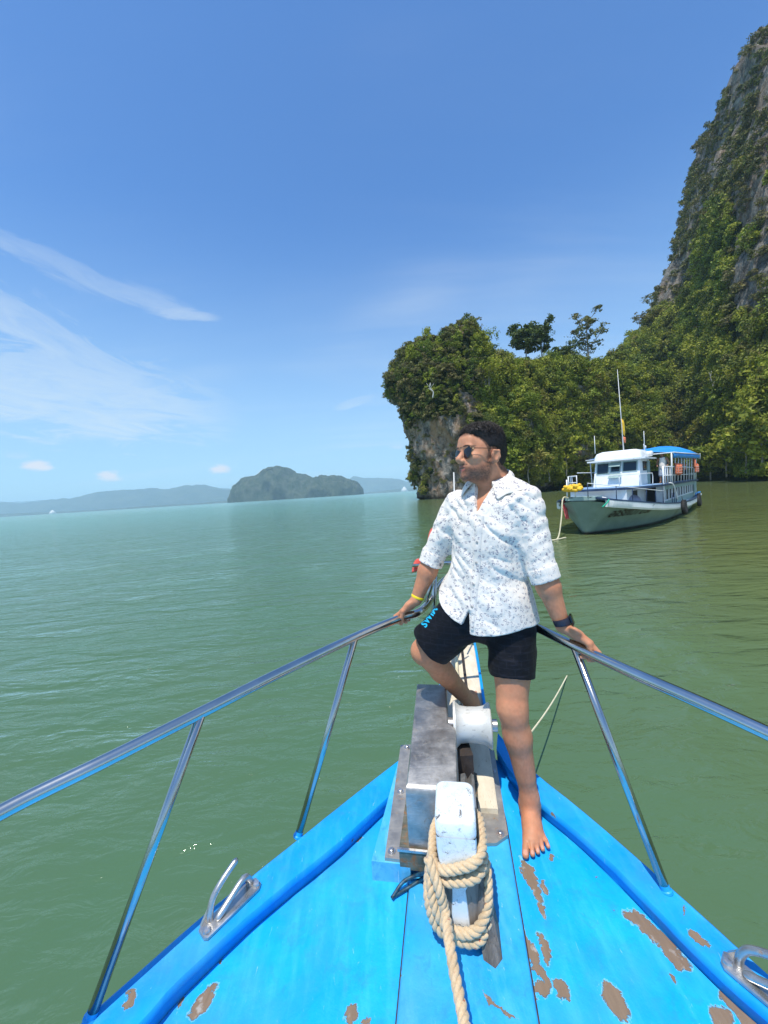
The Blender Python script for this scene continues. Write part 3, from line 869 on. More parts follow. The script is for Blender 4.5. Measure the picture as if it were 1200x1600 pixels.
# gypsy, shaft and rope drum on the right of the housing
dc = P(709, 1131, 1.74); da = BR
drum_prof = [(0.0, 0.02), (0.0, 0.094), (0.010, 0.096), (0.013, 0.090), (0.028, 0.076), (0.06, 0.072), (0.105, 0.073), (0.135, 0.078), (0.150, 0.090), (0.158, 0.094), (0.163, 0.090), (0.165, 0.06), (0.165, 0.02)]
MB().lathe(drum_prof, dc, da, 40).build('rope_drum', M_DRUMCAST, windlass, angle=50)
MB().lathe([(-0.12, 0.026), (0.19, 0.026), (0.192, 0.02)], dc, da, 16).build('drum_shaft', M_BOLT, windlass, angle=40)
gc = HB(hs0 + 0.16, lt0 + w0 + 0.004, dz(1.5) + 0.13)
MB().lathe([(0, 0.02), (0, 0.115), (0.02, 0.12), (0.03, 0.10), (0.045, 0.12), (0.055, 0.115), (0.055, 0.03)], gc, BR, 36).build('chain_gypsy', M_BOX, windlass, angle=40)
mb = MB(); mb.box(HB(hs0 + 0.36, lt0 + w0 + 0.02, dz(1.7) + 0.13), (0.07, 0.10, 0.20)); part(mb, 'gear_block', M_DARKIRON, windlass, smooth=False)

# --- bollard (samson post)
bc_ = onplane(722, 1478, DA + 0.012, DB); ps, pt = toB(bc_)
pz = [B(ps, 0, 0).z, 1.505]
hw, dp = 0.060, 0.165
def PB(s, t, z):
    q = BO + BF * (ps + s - 1.35) + BR * (pt + t); return Vector((q.x, q.y, z))
zb = pz[0] - 0.02; H = pz[1]
slab = lambda z, k=1.0: [PB(0.0, -hw * k, z), PB(0.0, hw * k, z), PB(dp, hw * k, z), PB(dp, -hw * k, z)]
rings = [[PB(s, t, z) for s, t in rrect(dp / 2, 0, dp / 2 * k, hw * k, 0.022, 4)] for z, k in ((zb, 1.0), (H - 0.16, 1.0), (H - 0.04, 1.0), (H - 0.022, 1.0))]
rings = [list(reversed(r)) for r in rings]
post = MB().loft(rings).build('bollard', M_WOOD, BOAT, angle=50, label='squared timber mooring post with flaking white paint')
cap = [[PB(s, t, z) for s, t in rrect(dp / 2, 0, dp / 2 * k + e, hw * k + e, 0.024, 5)] for z, k, e in ((H - 0.055, 1.0, 0.0015), (H - 0.010, 1.0, 0.002), (H - 0.003, 0.97, 0), (H, 0.90, 0))]
cap = [list(reversed(r)) for r in cap]
MB().loft(cap).build('painted_top', M_POSTPAINT, post, angle=50)
# painted front facet, tapering to a tongue
fr = []
for z, w in ((H - 0.05, 0.060), (H - 0.09, 0.0595), (H - 0.13, 0.056), (H - 0.165, 0.046), (H - 0.195, 0.033), (H - 0.215, 0.022), (H - 0.40, 0.036)):
    fr.append([PB(0.004, -w, z), PB(-0.004, -w + 0.004, z), PB(-0.004, w - 0.004, z), PB(0.004, w, z)])
MB().loft([list(reversed(r)) for r in fr], closed=False).build('painted_face', M_POSTPAINT, post, smooth=False)
# split wooden chock beside its foot
sp = toB(deck(776, 1500))
rows = []
for k, (z, w, d) in enumerate(((0.0, 0.028, 0.05), (0.06, 0.026, 0.045), (0.15, 0.022, 0.045), (0.24, 0.016, 0.03))):
    c0 = B(sp[0] + 0.03 + 0.02 * k, sp[1] - 0.008 - 0.012 * k, z)
    rows.append([c0 + BR * x * w + BF * y * d + Vector((0, 0, 0.004 * math.sin(9 * x + 5 * y + k))) for x, y in ((-1, -1), (0.1, -1.25), (1, -0.8), (1, 1), (-1, 1))])
MB().loft(rows).build('split_chock', M_WOOD, post, smooth=False)

# --- hand rails
def zrail(y): return 1.755 + 0.085 * y
rl = [(-260, 1420), (0, 1270), (160, 1191), (315, 1113), (440, 1050), (560, 993), (625, 966), (662, 951)]
def railpt(x, y): return onplane(x, y, 1.755, 0.085)
left = [railpt(x, y) for x, y in rl]; l_end = left[-1]
d0 = (left[0] - left[1]).normalized(); left = [left[0] + d0 * 1.2] + left
rr_ = [(1450, 1262), (1200, 1146), (1090, 1096), (985, 1050), (905, 1013), (850, 986), (812, 966)]
right = [railpt(x, y) for x, y in rr_]
d0 = (right[0] - right[1]).normalized(); right = [right[0] + d0 * 1.2] + right
RT = 0.0185
bowc = P(728, 925, 2.55); bowc.z = max(left[-1].z, right[-1].z) + 0.03
full = smooth_path(left + [l_end.lerp(bowc, 0.6) + Vector((-0.05, 0.05, 0)), bowc + Vector((0, 0.06, 0)), right[-1].lerp(bowc, 0.55) + Vector((0.06, 0.05, 0))] + list(reversed(right)), 8)
railing = MB().tube(full, RT, 20).build('handrail', M_STEEL, BOAT, label='polished steel tube handrail round the bow')
def stanchion(tp, bp, r=0.0145):
    top = railpt(*tp); bot = onplane(bp[0], bp[1], DA + CAPH, DB)
    d = (bot - top).normalized()
    MB().tube([top, bot - d * 0.0], r, 16).build('stanchion', M_STEEL, railing)
    MB().lathe([(-0.004, 0.019), (0.003, 0.019), (0.006, 0.0155), (0.018, 0.0150)], bot, -d, 18).build('stanchion_foot', M_CAP, railing, angle=40)
for tp, bp in (((315, 1114), (142, 1590)), ((555, 996), (466, 1306)), ((897, 1010), (1041, 1392)), ((-60, 1302), (-230, 1900)), ((1330, 1206), (1500, 1760))):
    stanchion(tp, bp)
# bow frame: two uprights and a cross bar
u1t, u1b = P(680, 880, 2.05), P(676, 1010, 2.08); u2t, u2b = P(683, 884, 2.0), P(663, 950, 1.96)
u3t = P(800, 876, 2.05)
MB().tube([u1b, u1t], 0.014, 12).build('bow_upright', M_STEEL, railing)
MB().tube([u2b, u2t], 0.012, 12).build('bow_upright', M_STEEL, railing)
MB().tube([u3t, P(800, 1000, 2.10)], 0.014, 12).build('bow_upright', M_STEEL, railing)
MB().tube([u1t, u3t], 0.010, 12).build('bow_crossbar', M_STEEL, railing)
# jackstaff
js0, js1 = P(714, 915, 2.4), P(709, 738, 2.4)
MB().tube([js0.lerp(js1, -0.1), js1], [0.006, 0.004], 8).build('jackstaff', M_WHITEB, railing)

# --- mooring chocks with two open horns
M_CHOCK = steel_worn('cast_chock_steel', (0.42, 0.41, 0.39), (0.58, 0.57, 0.55), (0.30, 0.16, 0.08), 0.3, (0.62, 0.72))
def bow_chock(c, along, side):
    """c on the cap, along the edge; side points outboard"""
    al = along.normalized(); sd_ = side.normalized(); up_ = Vector((0, 0, 1)); al = (al - up_ * 0).normalized()
    Q = lambda a, b, z: c + al * a * 0.86 + sd_ * b * 0.86 + up_ * z * 0.86
    mb = MB()
    base = [(-0.115, -0.022), (-0.105, -0.034), (0.10, -0.034), (0.118, -0.02), (0.118, 0.015), (0.10, 0.030), (-0.10, 0.030), (-0.115, 0.018)]
    if side.cross(al).z > 0: base = list(reversed(base))
    rings = [[Q(a, b, 0.001) for a, b in base], [Q(a, b, 0.010) for a, b in base], [Q(a * 0.97, b * 0.9, 0.014) for a, b in base]]
    root = MB().loft(rings).build('mooring_chock', M_CHOCK, BOAT, angle=40)
    # side webs
    for sg in (-1, 1):
        w = MB(); w.hexa([Q(sg * 0.08, 0.020, 0.012), Q(sg * 0.105, 0.020, 0.012), Q(sg * 0.105, 0.030, 0.012), Q(sg * 0.08, 0.030, 0.012)],
                         [Q(sg * 0.062, 0.018, 0.060), Q(sg * 0.070, 0.018, 0.060), Q(sg * 0.070, 0.026, 0.060), Q(sg * 0.062, 0.026, 0.060)])
        part(w, 'web', M_CHOCK, root, smooth=False)
    h1 = smooth_path([Q(-0.075, 0.012, 0.010), Q(-0.070, 0.016, 0.045), Q(-0.052, 0.022, 0.078), Q(-0.015, 0.026, 0.105), Q(0.03, 0.028, 0.128), Q(0.055, 0.030, 0.138)], 5)
    k = len(h1); MB().tube(h1, [0.0105] * (k - 3) + [0.010, 0.0085, 0.005], 14).build('horn', M_CHOCK, root)
    h2 = smooth_path([Q(0.088, 0.008, 0.010), Q(0.086, 0.008, 0.035), Q(0.070, 0.004, 0.062), Q(0.045, 0.0, 0.064), Q(0.01, -0.004, 0.050), Q(-0.035, -0.008, 0.030), Q(-0.062, -0.009, 0.017)], 5)
    k = len(h2); MB().tube(h2, [0.0105] * (k - 3) + [0.010, 0.0085, 0.005], 14).build('horn', M_CHOCK, root)
    for a in (-0.098, 0.100):
        MB().lathe([(0, 0.012), (0.006, 0.012), (0.010, 0.010), (0.011, 0.004)], Q(a, -0.014, 0.013), up_, 6).build('bolt', M_BOLT, root, smooth=False)
    return root
def capmid(a, b): return onplane(a, b, DA + CAPH + 0.002, DB)
c1, c2 = capmid(320, 1458), capmid(398, 1384)
bow_chock((c1 + c2) / 2, c2 - c1, Vector((-1, 0.85, 0)))
c1, c2 = capmid(1256, 1603), capmid(1158, 1522)
bow_chock((c1 + c2) / 2 , c1 - c2, Vector((1, 0.85, 0)))

# --- ropes
R0 = 0.0150
def wrap(z0, tilt, a0, a1, off=0.0, n=26, za=0.0):
    pts = []
    for k in range(n + 1):
        a = a0 + (a1 - a0) * k / n
        ca, sa = math.cos(a), math.sin(a)
        e = 0.62
        x = (abs(ca) ** e) * (1 if ca > 0 else -1) * (hw + R0 + off); y = (abs(sa) ** e) * (1 if sa > 0 else -1) * (dp / 2 + R0 + off)
        pts.append(PB(dp / 2 + y, x, z0 + tilt * x + za * (a - a0)))
    return pts
z1 = 1.362
rp = []
rp += wrap(z1 + 0.012, -0.10, rad(120), rad(372), 0.0, 22)
w2 = wrap(z1 - 0.028, -0.06, rad(190), rad(560 - 175 + 170), 0.003, 34, -0.003)
loop1 = resample(smooth_path(wrap(z1 + 0.018, 0.35, rad(100), rad(460), 0.004, 30, -0.0016) + wrap(z1 - 0.022, 0.2, rad(100), rad(440), 0.003, 28, -0.002), 2), 0.006)
mb = MB(); strand_rope(mb, loop1, R0, 0.062)
# lower bight round the foot of the post, then the free end running aft along the plank
lowb = [PB(dp * 0.6, -hw - 0.02, z1 - 0.03), PB(0.02, -hw - 0.026, z1 - 0.05), PB(-0.012, -hw - 0.018, z1 - 0.11), PB(-0.022, -hw + 0.012, z1 - 0.165), PB(-0.024, 0.0, z1 - 0.185),
        PB(-0.018, hw - 0.01, z1 - 0.170), PB(0.01, hw + 0.022, z1 - 0.125), PB(0.05, hw + 0.028, z1 - 0.06), PB(dp * 0.7, hw + 0.018, z1 - 0.04)]
strand_rope(mb, smooth_path(lowb, 8), R0, 0.062)
lowc = [PB(dp * 0.5, -hw - 0.03, z1 - 0.06), PB(-0.002, -hw - 0.034, z1 - 0.11), PB(-0.018, -hw - 0.006, z1 - 0.185), PB(-0.022, 0.012, z1 - 0.212), PB(-0.012, hw + 0.002, z1 - 0.20), PB(0.03, hw + 0.026, z1 - 0.15), PB(dp * 0.8, hw + 0.024, z1 - 0.10)]
strand_rope(mb, smooth_path(lowc, 8), R0, 0.062)
e0 = onplane(727, 1608, DA + 0.10, DB)
free = [PB(0.0, -hw - 0.028, z1 + 0.02), PB(-0.036, -hw + 0.002, z1 - 0.035), PB(-0.045, -hw + 0.018, z1 - 0.10), P(703, 1478, 1.045), P(710, 1520, 1.0), P(719, 1565, 0.955), P(728, 1612, 0.90), P(742, 1700, 0.78), P(760, 1850, 0.66)]
strand_rope(mb, smooth_path(free, 8), R0, 0.062)
mb.build('mooring_rope', M_ROPE, label='thick tan three strand rope wound round the white post', cat='rope')
mb = MB()
p_ = [trough(2.76, CT - 0.028, 0.07), trough(2.6, CT - 0.03, 0.035), trough(2.4, CT - 0.028, 0.016), trough(2.0, CT - 0.022, 0.012), trough(1.85, CT - 0.018, 0.012), trough(1.72, CT - 0.014, 0.02), trough(1.62, CT - 0.012, 0.03), HB(1.50, CT - 0.02, dz(1.5) + 0.08)]
strand_rope(mb, smooth_path(p_, 8), 0.0105, 0.04)
mb.build('anchor_rope', M_ROPE2, label='thin cream rope running along the stem trough to the windlass', cat='rope')
mb = MB()
c_ = [deck(612, 1404, 0.012), deck(630, 1378, 0.03), deck(655, 1366, 0.055), P(676, 1362, 1.2)]
mb.tube(smooth_path(c_, 6), 0.006, 8)
c_ = [deck(616, 1400, 0.010), deck(640, 1386, 0.012), deck(662, 1372, 0.04), P(678, 1366, 1.2)]
mb.tube(smooth_path(c_, 6), 0.006, 8)
mb.build('cord_loop', pm('blue_black_cord', (0.02, 0.10, 0.16), (0.01, 0.02, 0.03), 60, 0.5), label='short dark blue cord looped on the deck by the windlass base', cat='cord')
# rope slanting down into the water on the right
mb = MB(); a_ = P(884, 1058, 4.1); a_.z = 0.006
A_ = P(790, 1192, 2.5); W_ = onplane(886, 1056, -0.03)
strand_rope(mb, [A_.lerp(W_, k / 12) + Vector((0, 0, -0.06 * math.sin(PI * k / 12))) for k in range(13)], 0.007, 0.04)
mb.build('anchor_line', M_ROPE2, label='pale line slanting from the bow down into the water', cat='rope')
# short slanting pole with two scraps of red cloth
M_RED = pm('faded_red_cloth', (0.62, 0.07, 0.05), (0.75, 0.16, 0.12), 20, 0.8, 0, 0.3)
k0, k1 = P(649, 893, 2.12), P(692, 800, 2.16)
FP = MB().tube([k0, k1], 0.006, 8).build('boat_pole', M_DARKIRON, label='thin dark pole with red cloth scraps leaning on the bow frame behind his arm', cat='pole')
for f_, w_ in ((0.10, 0.030), (0.62, 0.022)):
    c_ = k0.lerp(k1, f_); rows = []
    for i in range(7):
        u = i / 6 - 0.5; rows.append([c_ + (k1 - k0).normalized() * 0.07 * u + Vector((-w_ * math.cos(a) * (1 - 1.2 * u * u), 0.02 * math.sin(a), 0.01 * math.sin(5 * u + a))) for a in [2 * PI * q / 8 for q in range(8)]])
    MB().loft(rows).build('red_cloth', M_RED, FP)
MB().tube([P(645, 884, 2.1), u1t + Vector((0.02, 0, 0))], 0.009, 8).build('bow_crossbar', M_STEEL, railing)

# ================================================================== the man leaning on the rails
def nrm(v): return Vector(v).normalized()
def skin_mat():
    mt, t, bs, co, out = new_mat('skin')
    geo = t.n('ShaderNodeNewGeometry').outputs['Position']
    vc = t.n('ShaderNodeVertexColor', layer_name='tone').outputs[0]
    n = t.noise(geo, 22, 5, 0.6); f = t.noise(geo, 420, 3, 0.6)
    col = t.mix(t.map(n, 0.3, 0.7, 0, 0.65), vc, t.mix(1.0, vc, (1.12, 0.88, 0.82), 'MULTIPLY'))
    col = t.mix(t.map(f, 0.55, 0.8, 0, 0.25), col, t.mix(1.0, vc, (0.6, 0.52, 0.5), 'MULTIPLY'))
    setin(t, bs, color=col, rough=t.map(n, 0.3, 0.7, 0.50, 0.66), sss=0.12, sssr=(1.0, 0.35, 0.2), ssss=0.008, normal=t.bump(f, 0.25, 0.0008), spec=0.32)
    return mt


M_SKIN = skin_mat()
PERSON = empty('person', B(1.5, 0.3, 0.0), 'man in white patterned shirt, black swim shorts and sunglasses leaning back on the boat rails', 'person')

J = {}
J['hipR'], J['hipL'] = P(727, 958, 1.70), P(800, 962, 1.63)
J['kneeR'], J['kneeL'] = P(663, 1018, 1.80), P(800, 1106, 1.56)
J['ankR'], J['ankL'] = P(738, 1100, 2.06), P(827, 1243, 1.575)
J['shR'], J['shL'] = P(712, 783, 1.73), P(826, 780, 1.50)
J['elR'], J['elL'] = P(676, 872, 1.79), P(847, 890, 1.48)
J['wrR'], J['wrL'] = P(650, 938, 1.80), P(879, 978, 1.47)
J['neck'] = P(770, 752, 1.64)
J['head'] = P(752, 710, 1.60)
J['pel'] = (J['hipR'] + J['hipL']) / 2 + Vector((0, 0.02, 0.02))
chest = (J['shR'] + J['shL']) / 2
TU = nrm(chest - J['pel']); TX = nrm((J['shL'] - J['shR'])); TX = nrm(TX - TU * TX.dot(TU)); TF = TX.cross(TU)   # facing
if TF.y > 0: TF = -TF
HF = Vector((math.cos(rad(201)), math.sin(rad(201)), 0.04)).normalized()      # the face looks out to the left
HU = nrm(Vector((-0.10, 0.0, 1)) - HF * Vector((-0.10, 0.0, 1)).dot(HF)); HX = HF.cross(HU) * -1
# HX points to his left (towards the camera side)
if HX.y > 0: HX = -HX
HC = J['head']
def H_(x, y, z): return HC + HX * x + HF * y + HU * z
HR = [tuple(HX), tuple(HF), tuple(HU)]
def hel(x, y, z, r, k=0.012, R=None): return el(H_(x, y, z), r, R or HR, k)
def hrot(deg, ax='x'):
    M = Matrix.Rotation(rad(deg), 3, {'x': HX, 'y': HF, 'z': HU}[ax]); return [tuple(M @ HX), tuple(M @ HF), tuple(M @ HU)]

head = [hel(0, -0.014, 0.036, (0.074, 0.093, 0.084), 0.03), hel(0, 0.030, -0.022, (0.060, 0.062, 0.082), 0.03), hel(0, 0.030, -0.070, (0.053, 0.060, 0.040), 0.03),
        hel(0, 0.083, -0.094, (0.021, 0.019, 0.018), 0.02),
        rc(H_(0, 0.086, 0.010), H_(0, 0.110, -0.022), 0.0085, 0.0115, 0.012), rc(H_(0, 0.110, -0.024), H_(0, 0.100, -0.034), 0.011, 0.008, 0.008),
        hel(0.013, 0.098, -0.031, (0.008, 0.011, 0.008), 0.006), hel(-0.013, 0.098, -0.031, (0.008, 0.011, 0.008), 0.006),
        hel(0.026, 0.080, 0.024, (0.026, 0.012, 0.009), 0.012), hel(-0.026, 0.080, 0.024, (0.026, 0.012, 0.009), 0.012),
        hel(0, 0.074, 0.052, (0.045, 0.02, 0.03), 0.03),
        hel(0.040, 0.060, -0.020, (0.022, 0.024, 0.018), 0.02), hel(-0.040, 0.060, -0.020, (0.022, 0.024, 0.018), 0.02),
        hel(0, 0.080, -0.056, (0.030, 0.015, 0.020), 0.018),
        hel(0, 0.0905, -0.0535, (0.024, 0.0090, 0.0046), 0.004), hel(0, 0.0880, -0.0670, (0.020, 0.0090, 0.0056), 0.004),
        hel(0.030, 0.072, 0.004, (0.014, 0.013, 0.012), 0.006), hel(-0.030, 0.072, 0.004, (0.014, 0.013, 0.012), 0.006)]
for sgn in (1, -1):
    Re = hrot(12, 'x')
    head += [hel(sgn * 0.080, -0.008, -0.020, (0.011, 0.018, 0.026), 0.005, Re), hel(sgn * 0.073, 0.000, -0.038, (0.009, 0.012, 0.012), 0.008, Re),
             rc(H_(sgn * 0.087, -0.021, 0.002), H_(sgn * 0.088, -0.024, -0.022), 0.005, 0.005, 0.005), rc(H_(sgn * 0.087, -0.021, 0.002), H_(sgn * 0.085, 0.002, 0.004), 0.005, 0.004, 0.005)]
nk = J['neck']
body = head + [rc(H_(0, -0.028, -0.06), nk + TU * 0.02 - TF * 0.01, 0.056, 0.060, 0.03), rc(H_(0, 0.0, -0.075), nk + TF * 0.02 + TU * 0.0, 0.045, 0.050, 0.03),
               rc(nk - TU * 0.035, J['shR'].lerp(nk, 0.4), 0.036, 0.030, 0.04), rc(nk - TU * 0.03, J['shL'].lerp(nk, 0.4), 0.036, 0.030, 0.04)]
TR = [tuple(TX), tuple(TF), tuple(TU)]
cc = chest - TU * 0.10
body += [el(cc + TU * 0.01, (0.145, 0.094, 0.14), TR, 0.04), el(chest.lerp(J['pel'], 0.62), (0.140, 0.100, 0.17), TR, 0.06), el(J['pel'], (0.15, 0.105, 0.12), TR, 0.05)]


def taper(a, b, c, ra, rb, rcx, k=0.03): return [rc(a, b, ra, rb, k), rc(b, c, rb, rcx, k)]


for S in ('R', 'L'):
    a, b, c = J['sh' + S], J['el' + S], J['wr' + S]
    a = a - TU * 0.014
    body += [rc(a, b, 0.040, 0.038, 0.04), rc(b, b.lerp(c, 0.30), 0.041, 0.043, 0.02), rc(b.lerp(c, 0.30), c, 0.043, 0.0265, 0.02)]
    a, b, c = J['hip' + S], J['knee' + S], J['ank' + S]
    body += [rc(a, a.lerp(b, 0.5), 0.088, 0.080, 0.05), rc(a.lerp(b, 0.5), b, 0.080, 0.057, 0.03)]
    sh = nrm(c - b); back = nrm(Vector((0, 1, 0)) - sh * sh.y) if S == 'L' else nrm(Vector((0.6, -0.2, -0.6)) - sh * sh.dot(Vector((0.6, -0.2, -0.6))))
    sidev = sh.cross(back)
    kf = back * -1
    body += [el(b + kf * 0.012, (0.040, 0.036, 0.044), [tuple(sidev), tuple(back), tuple(sh)], 0.03),
             rc(b, b.lerp(c, 0.32), 0.053, 0.052, 0.03), rc(b.lerp(c, 0.32) , c, 0.050, 0.034, 0.03),
             rc(b.lerp(c, 0.12) + back * 0.020, b.lerp(c, 0.42) + back * 0.020, 0.040, 0.036, 0.03),
             rc(b.lerp(c, 0.42) + back * 0.020, b.lerp(c, 0.72) + back * 0.008, 0.036, 0.024, 0.03),
             rc(b.lerp(c, 0.1) + kf * 0.014, b.lerp(c, 0.75) + kf * 0.008, 0.034, 0.022, 0.03)]
nails = []


def foot(ank, fwd, side, sole, k=1.0):
    """ank: ankle joint; fwd, side (towards the big toe), sole: down"""
    out = []
    o = ank + sole * (0.062)                # on the sole plane, below the ankle
    Q = lambda f, s, u: o + fwd * f * k + side * s * k - sole * u * k
    out += [rc(ank - sole * 0.03, Q(-0.02, 0, 0.045), 0.034, 0.036, 0.025), el(Q(-0.032, 0, 0.028), (0.038, 0.034, 0.028), [tuple(fwd), tuple(side), tuple(sole)], 0.02),
            rc(Q(0.00, 0.0, 0.052), Q(0.085, 0.004, 0.030), 0.036, 0.024, 0.03), rc(Q(0.0, 0.004, 0.028), Q(0.12, 0.022, 0.020), 0.026, 0.019, 0.025),
            rc(Q(-0.02, -0.010, 0.022), Q(0.10, -0.026, 0.016), 0.024, 0.016, 0.025), rc(Q(0.06, 0.0, 0.028), Q(0.125, 0.0, 0.018), 0.026, 0.017, 0.025),
            el(ank + side * 0.026 - sole * 0.0, (0.012, 0.012, 0.012), None, 0.015), el(ank - side * 0.026 + sole * 0.006, (0.012, 0.012, 0.012), None, 0.015)]
    for i, (s0, L, r, sp) in enumerate(((0.030, 0.052, 0.0125, 0.006), (0.010, 0.050, 0.0092, 0.002), (-0.006, 0.044, 0.0086, -0.001), (-0.021, 0.036, 0.0082, -0.004), (-0.035, 0.028, 0.0080, -0.009))):
        f0 = 0.125 - 0.006 * i * 1.1
        a, b, c = Q(f0 - 0.018, s0 * 0.95, 0.018), Q(f0 + L * 0.5, s0 + sp, 0.020 if i else 0.017), Q(f0 + L, s0 + sp * 1.6, 0.0095 if i else 0.0115)
        out += [rc(a, b, r * 1.05, r * 0.92, 0.006), rc(b, c, r * 0.92, r, 0.003)]
        nails.append((c - sole * r * 0.75 + fwd * 0.0, r * 0.75))
    return out


f_fwd = nrm(Vector((-0.24, -1, -0.02))); f_sole = Vector((0, -DB * -1, -1)).normalized(); f_sole = nrm(Vector((0, DB, -1)))
aL = J['ankL']; want = dz(aL.y) + 0.062 + 0.002 + 0.006
aL.z = want
f_fwd = nrm(f_fwd - f_sole * f_fwd.dot(f_sole)); f_side = nrm(f_sole.cross(f_fwd))
if f_side.x > 0: f_side = -f_side            # big toe of his left foot points to the image left
body += foot(aL, f_fwd, f_side, f_sole, 0.98)
rf = nrm(Vector((-0.15, -0.75, -0.1))); rs = nrm(Vector((0.0, 0.1, -1))); rf = nrm(rf - rs * rf.dot(rs))
sd2 = nrm(rs.cross(rf)); sd2 = sd2 if sd2.x > 0 else -sd2
body += foot(J['ankR'] + Vector((0, 0.02, 0)), nrm(Vector((0.15, 0.97, 0.1))), sd2, rs, 0.9)


def hand(wr, knuck, railc, raild, nback, thumb_side, scale=1.0, spread=0.021, curl=1.0, gap=0.0):
    """fingers closed over a tube: knuck = middle knuckle, railc a point on the tube axis under the palm, raild its direction"""
    out = []
    d = nrm(knuck - wr); ax = nrm(raild - d * raild.dot(d)); ax = raild.normalized()
    n = nrm(nback)
    palm_w = spread * scale
    ks = []
    for i in range(4):
        off = (1.5 - i) * palm_w
        k_ = knuck + ax * off * thumb_side - d * (0.004 * (i - 1) ** 2) * scale
        ks.append(k_)
        out.append(rc(wr + ax * off * thumb_side * 0.45, k_, 0.017 * scale, 0.0125 * scale, 0.012))
    out.append(el(wr.lerp(knuck, 0.55), (0.040 * scale, 0.036 * scale, 0.014 * scale), [tuple(ax), tuple(d), tuple(nrm(ax.cross(d)))], 0.012))
    for i, k_ in enumerate(ks):
        L = (0.044, 0.048, 0.045, 0.036)[i] * scale; r = (0.0092, 0.0094, 0.0088, 0.0078)[i] * scale
        # walk round the tube
        c0 = railc + ax * (k_ - railc).dot(ax)
        v = k_ - c0; u = nrm(v); w = nrm(d - u * d.dot(u)); R_ = max(RT + r * 0.95, 0.02)
        fan = 0.10 * (1.5 - i) * thumb_side
        rad0 = v.length; pts = [k_]
        ang = 0
        for seg, (l_, rr2) in enumerate(((L, 0.6), (L * 0.62, 0.0), (L * 0.52, 0.0))):
            rcur = rad0 * rr2 + R_ * (1 - rr2)
            ang += min(l_ / rcur, 1.35) * curl
            pts.append(c0 + (u * math.cos(ang) + w * math.sin(ang)) * rcur + ax * fan * 0.02 * (seg + 1) + w * gap * (seg + 1) * 0.01)
        for q in range(3): out.append(rc(pts[q], pts[q + 1], r * (1.04 - 0.06 * q), r * (0.98 - 0.06 * q), 0.003))
        nails.append((pts[3] + nrm(pts[3] - c0) * r * 0.6, r * 0.7))
    # thumb
    base = wr + d * 0.030 * scale + ax * thumb_side * 0.026 * scale
    t1 = base + d * 0.022 * scale + ax * thumb_side * 0.022 * scale - n * 0.010
    t2 = t1 + nrm(d * 0.2 + ax * thumb_side * 0.35 - n * 0.9) * 0.030 * scale
    t3 = t2 + nrm(-n * 0.95 + ax * thumb_side * 0.05 + d * 0.15) * 0.026 * scale
    out += [rc(wr.lerp(base, 0.5), base, 0.015 * scale, 0.0155 * scale, 0.012), rc(base, t1, 0.015 * scale, 0.0118 * scale, 0.008), rc(t1, t2, 0.0115 * scale, 0.010 * scale, 0.004), rc(t2, t3, 0.010 * scale, 0.0088 * scale, 0.003)]
    nails.append((t3 + n * 0.002, 0.006))
    return out


def rail_near(px, py):
    p = railpt(px, py); q = railpt(px + 8, py + (3.7 if px > 740 else -3.7)); return p, nrm(q - p)
# his left hand (image right): palm over the tube, fingers going over to the outboard side
rp_, rdv = rail_near(907, 1013)
kn = rp_ + Vector((0.006, 0.0, 0.030))
J['wrL'] = P(882, 980, 1.455)
body += hand(J['wrL'], kn + Vector((0.006, -0.004, 0)), rp_, rdv, Vector((0.1, -0.3, 1)), 1, 1.0, 0.0195, 1.0)
rp2, rdv2 = rail_near(637, 961)
kn2 = rp2 + Vector((-0.010, -0.012, 0.028))
J['wrR'] = P(651, 937, 1.80)
body += hand(J['wrR'], kn2, rp2, rdv2 * -1, Vector((-0.2, -0.35, 1)), 1, 0.98, 0.0195, 1.05)


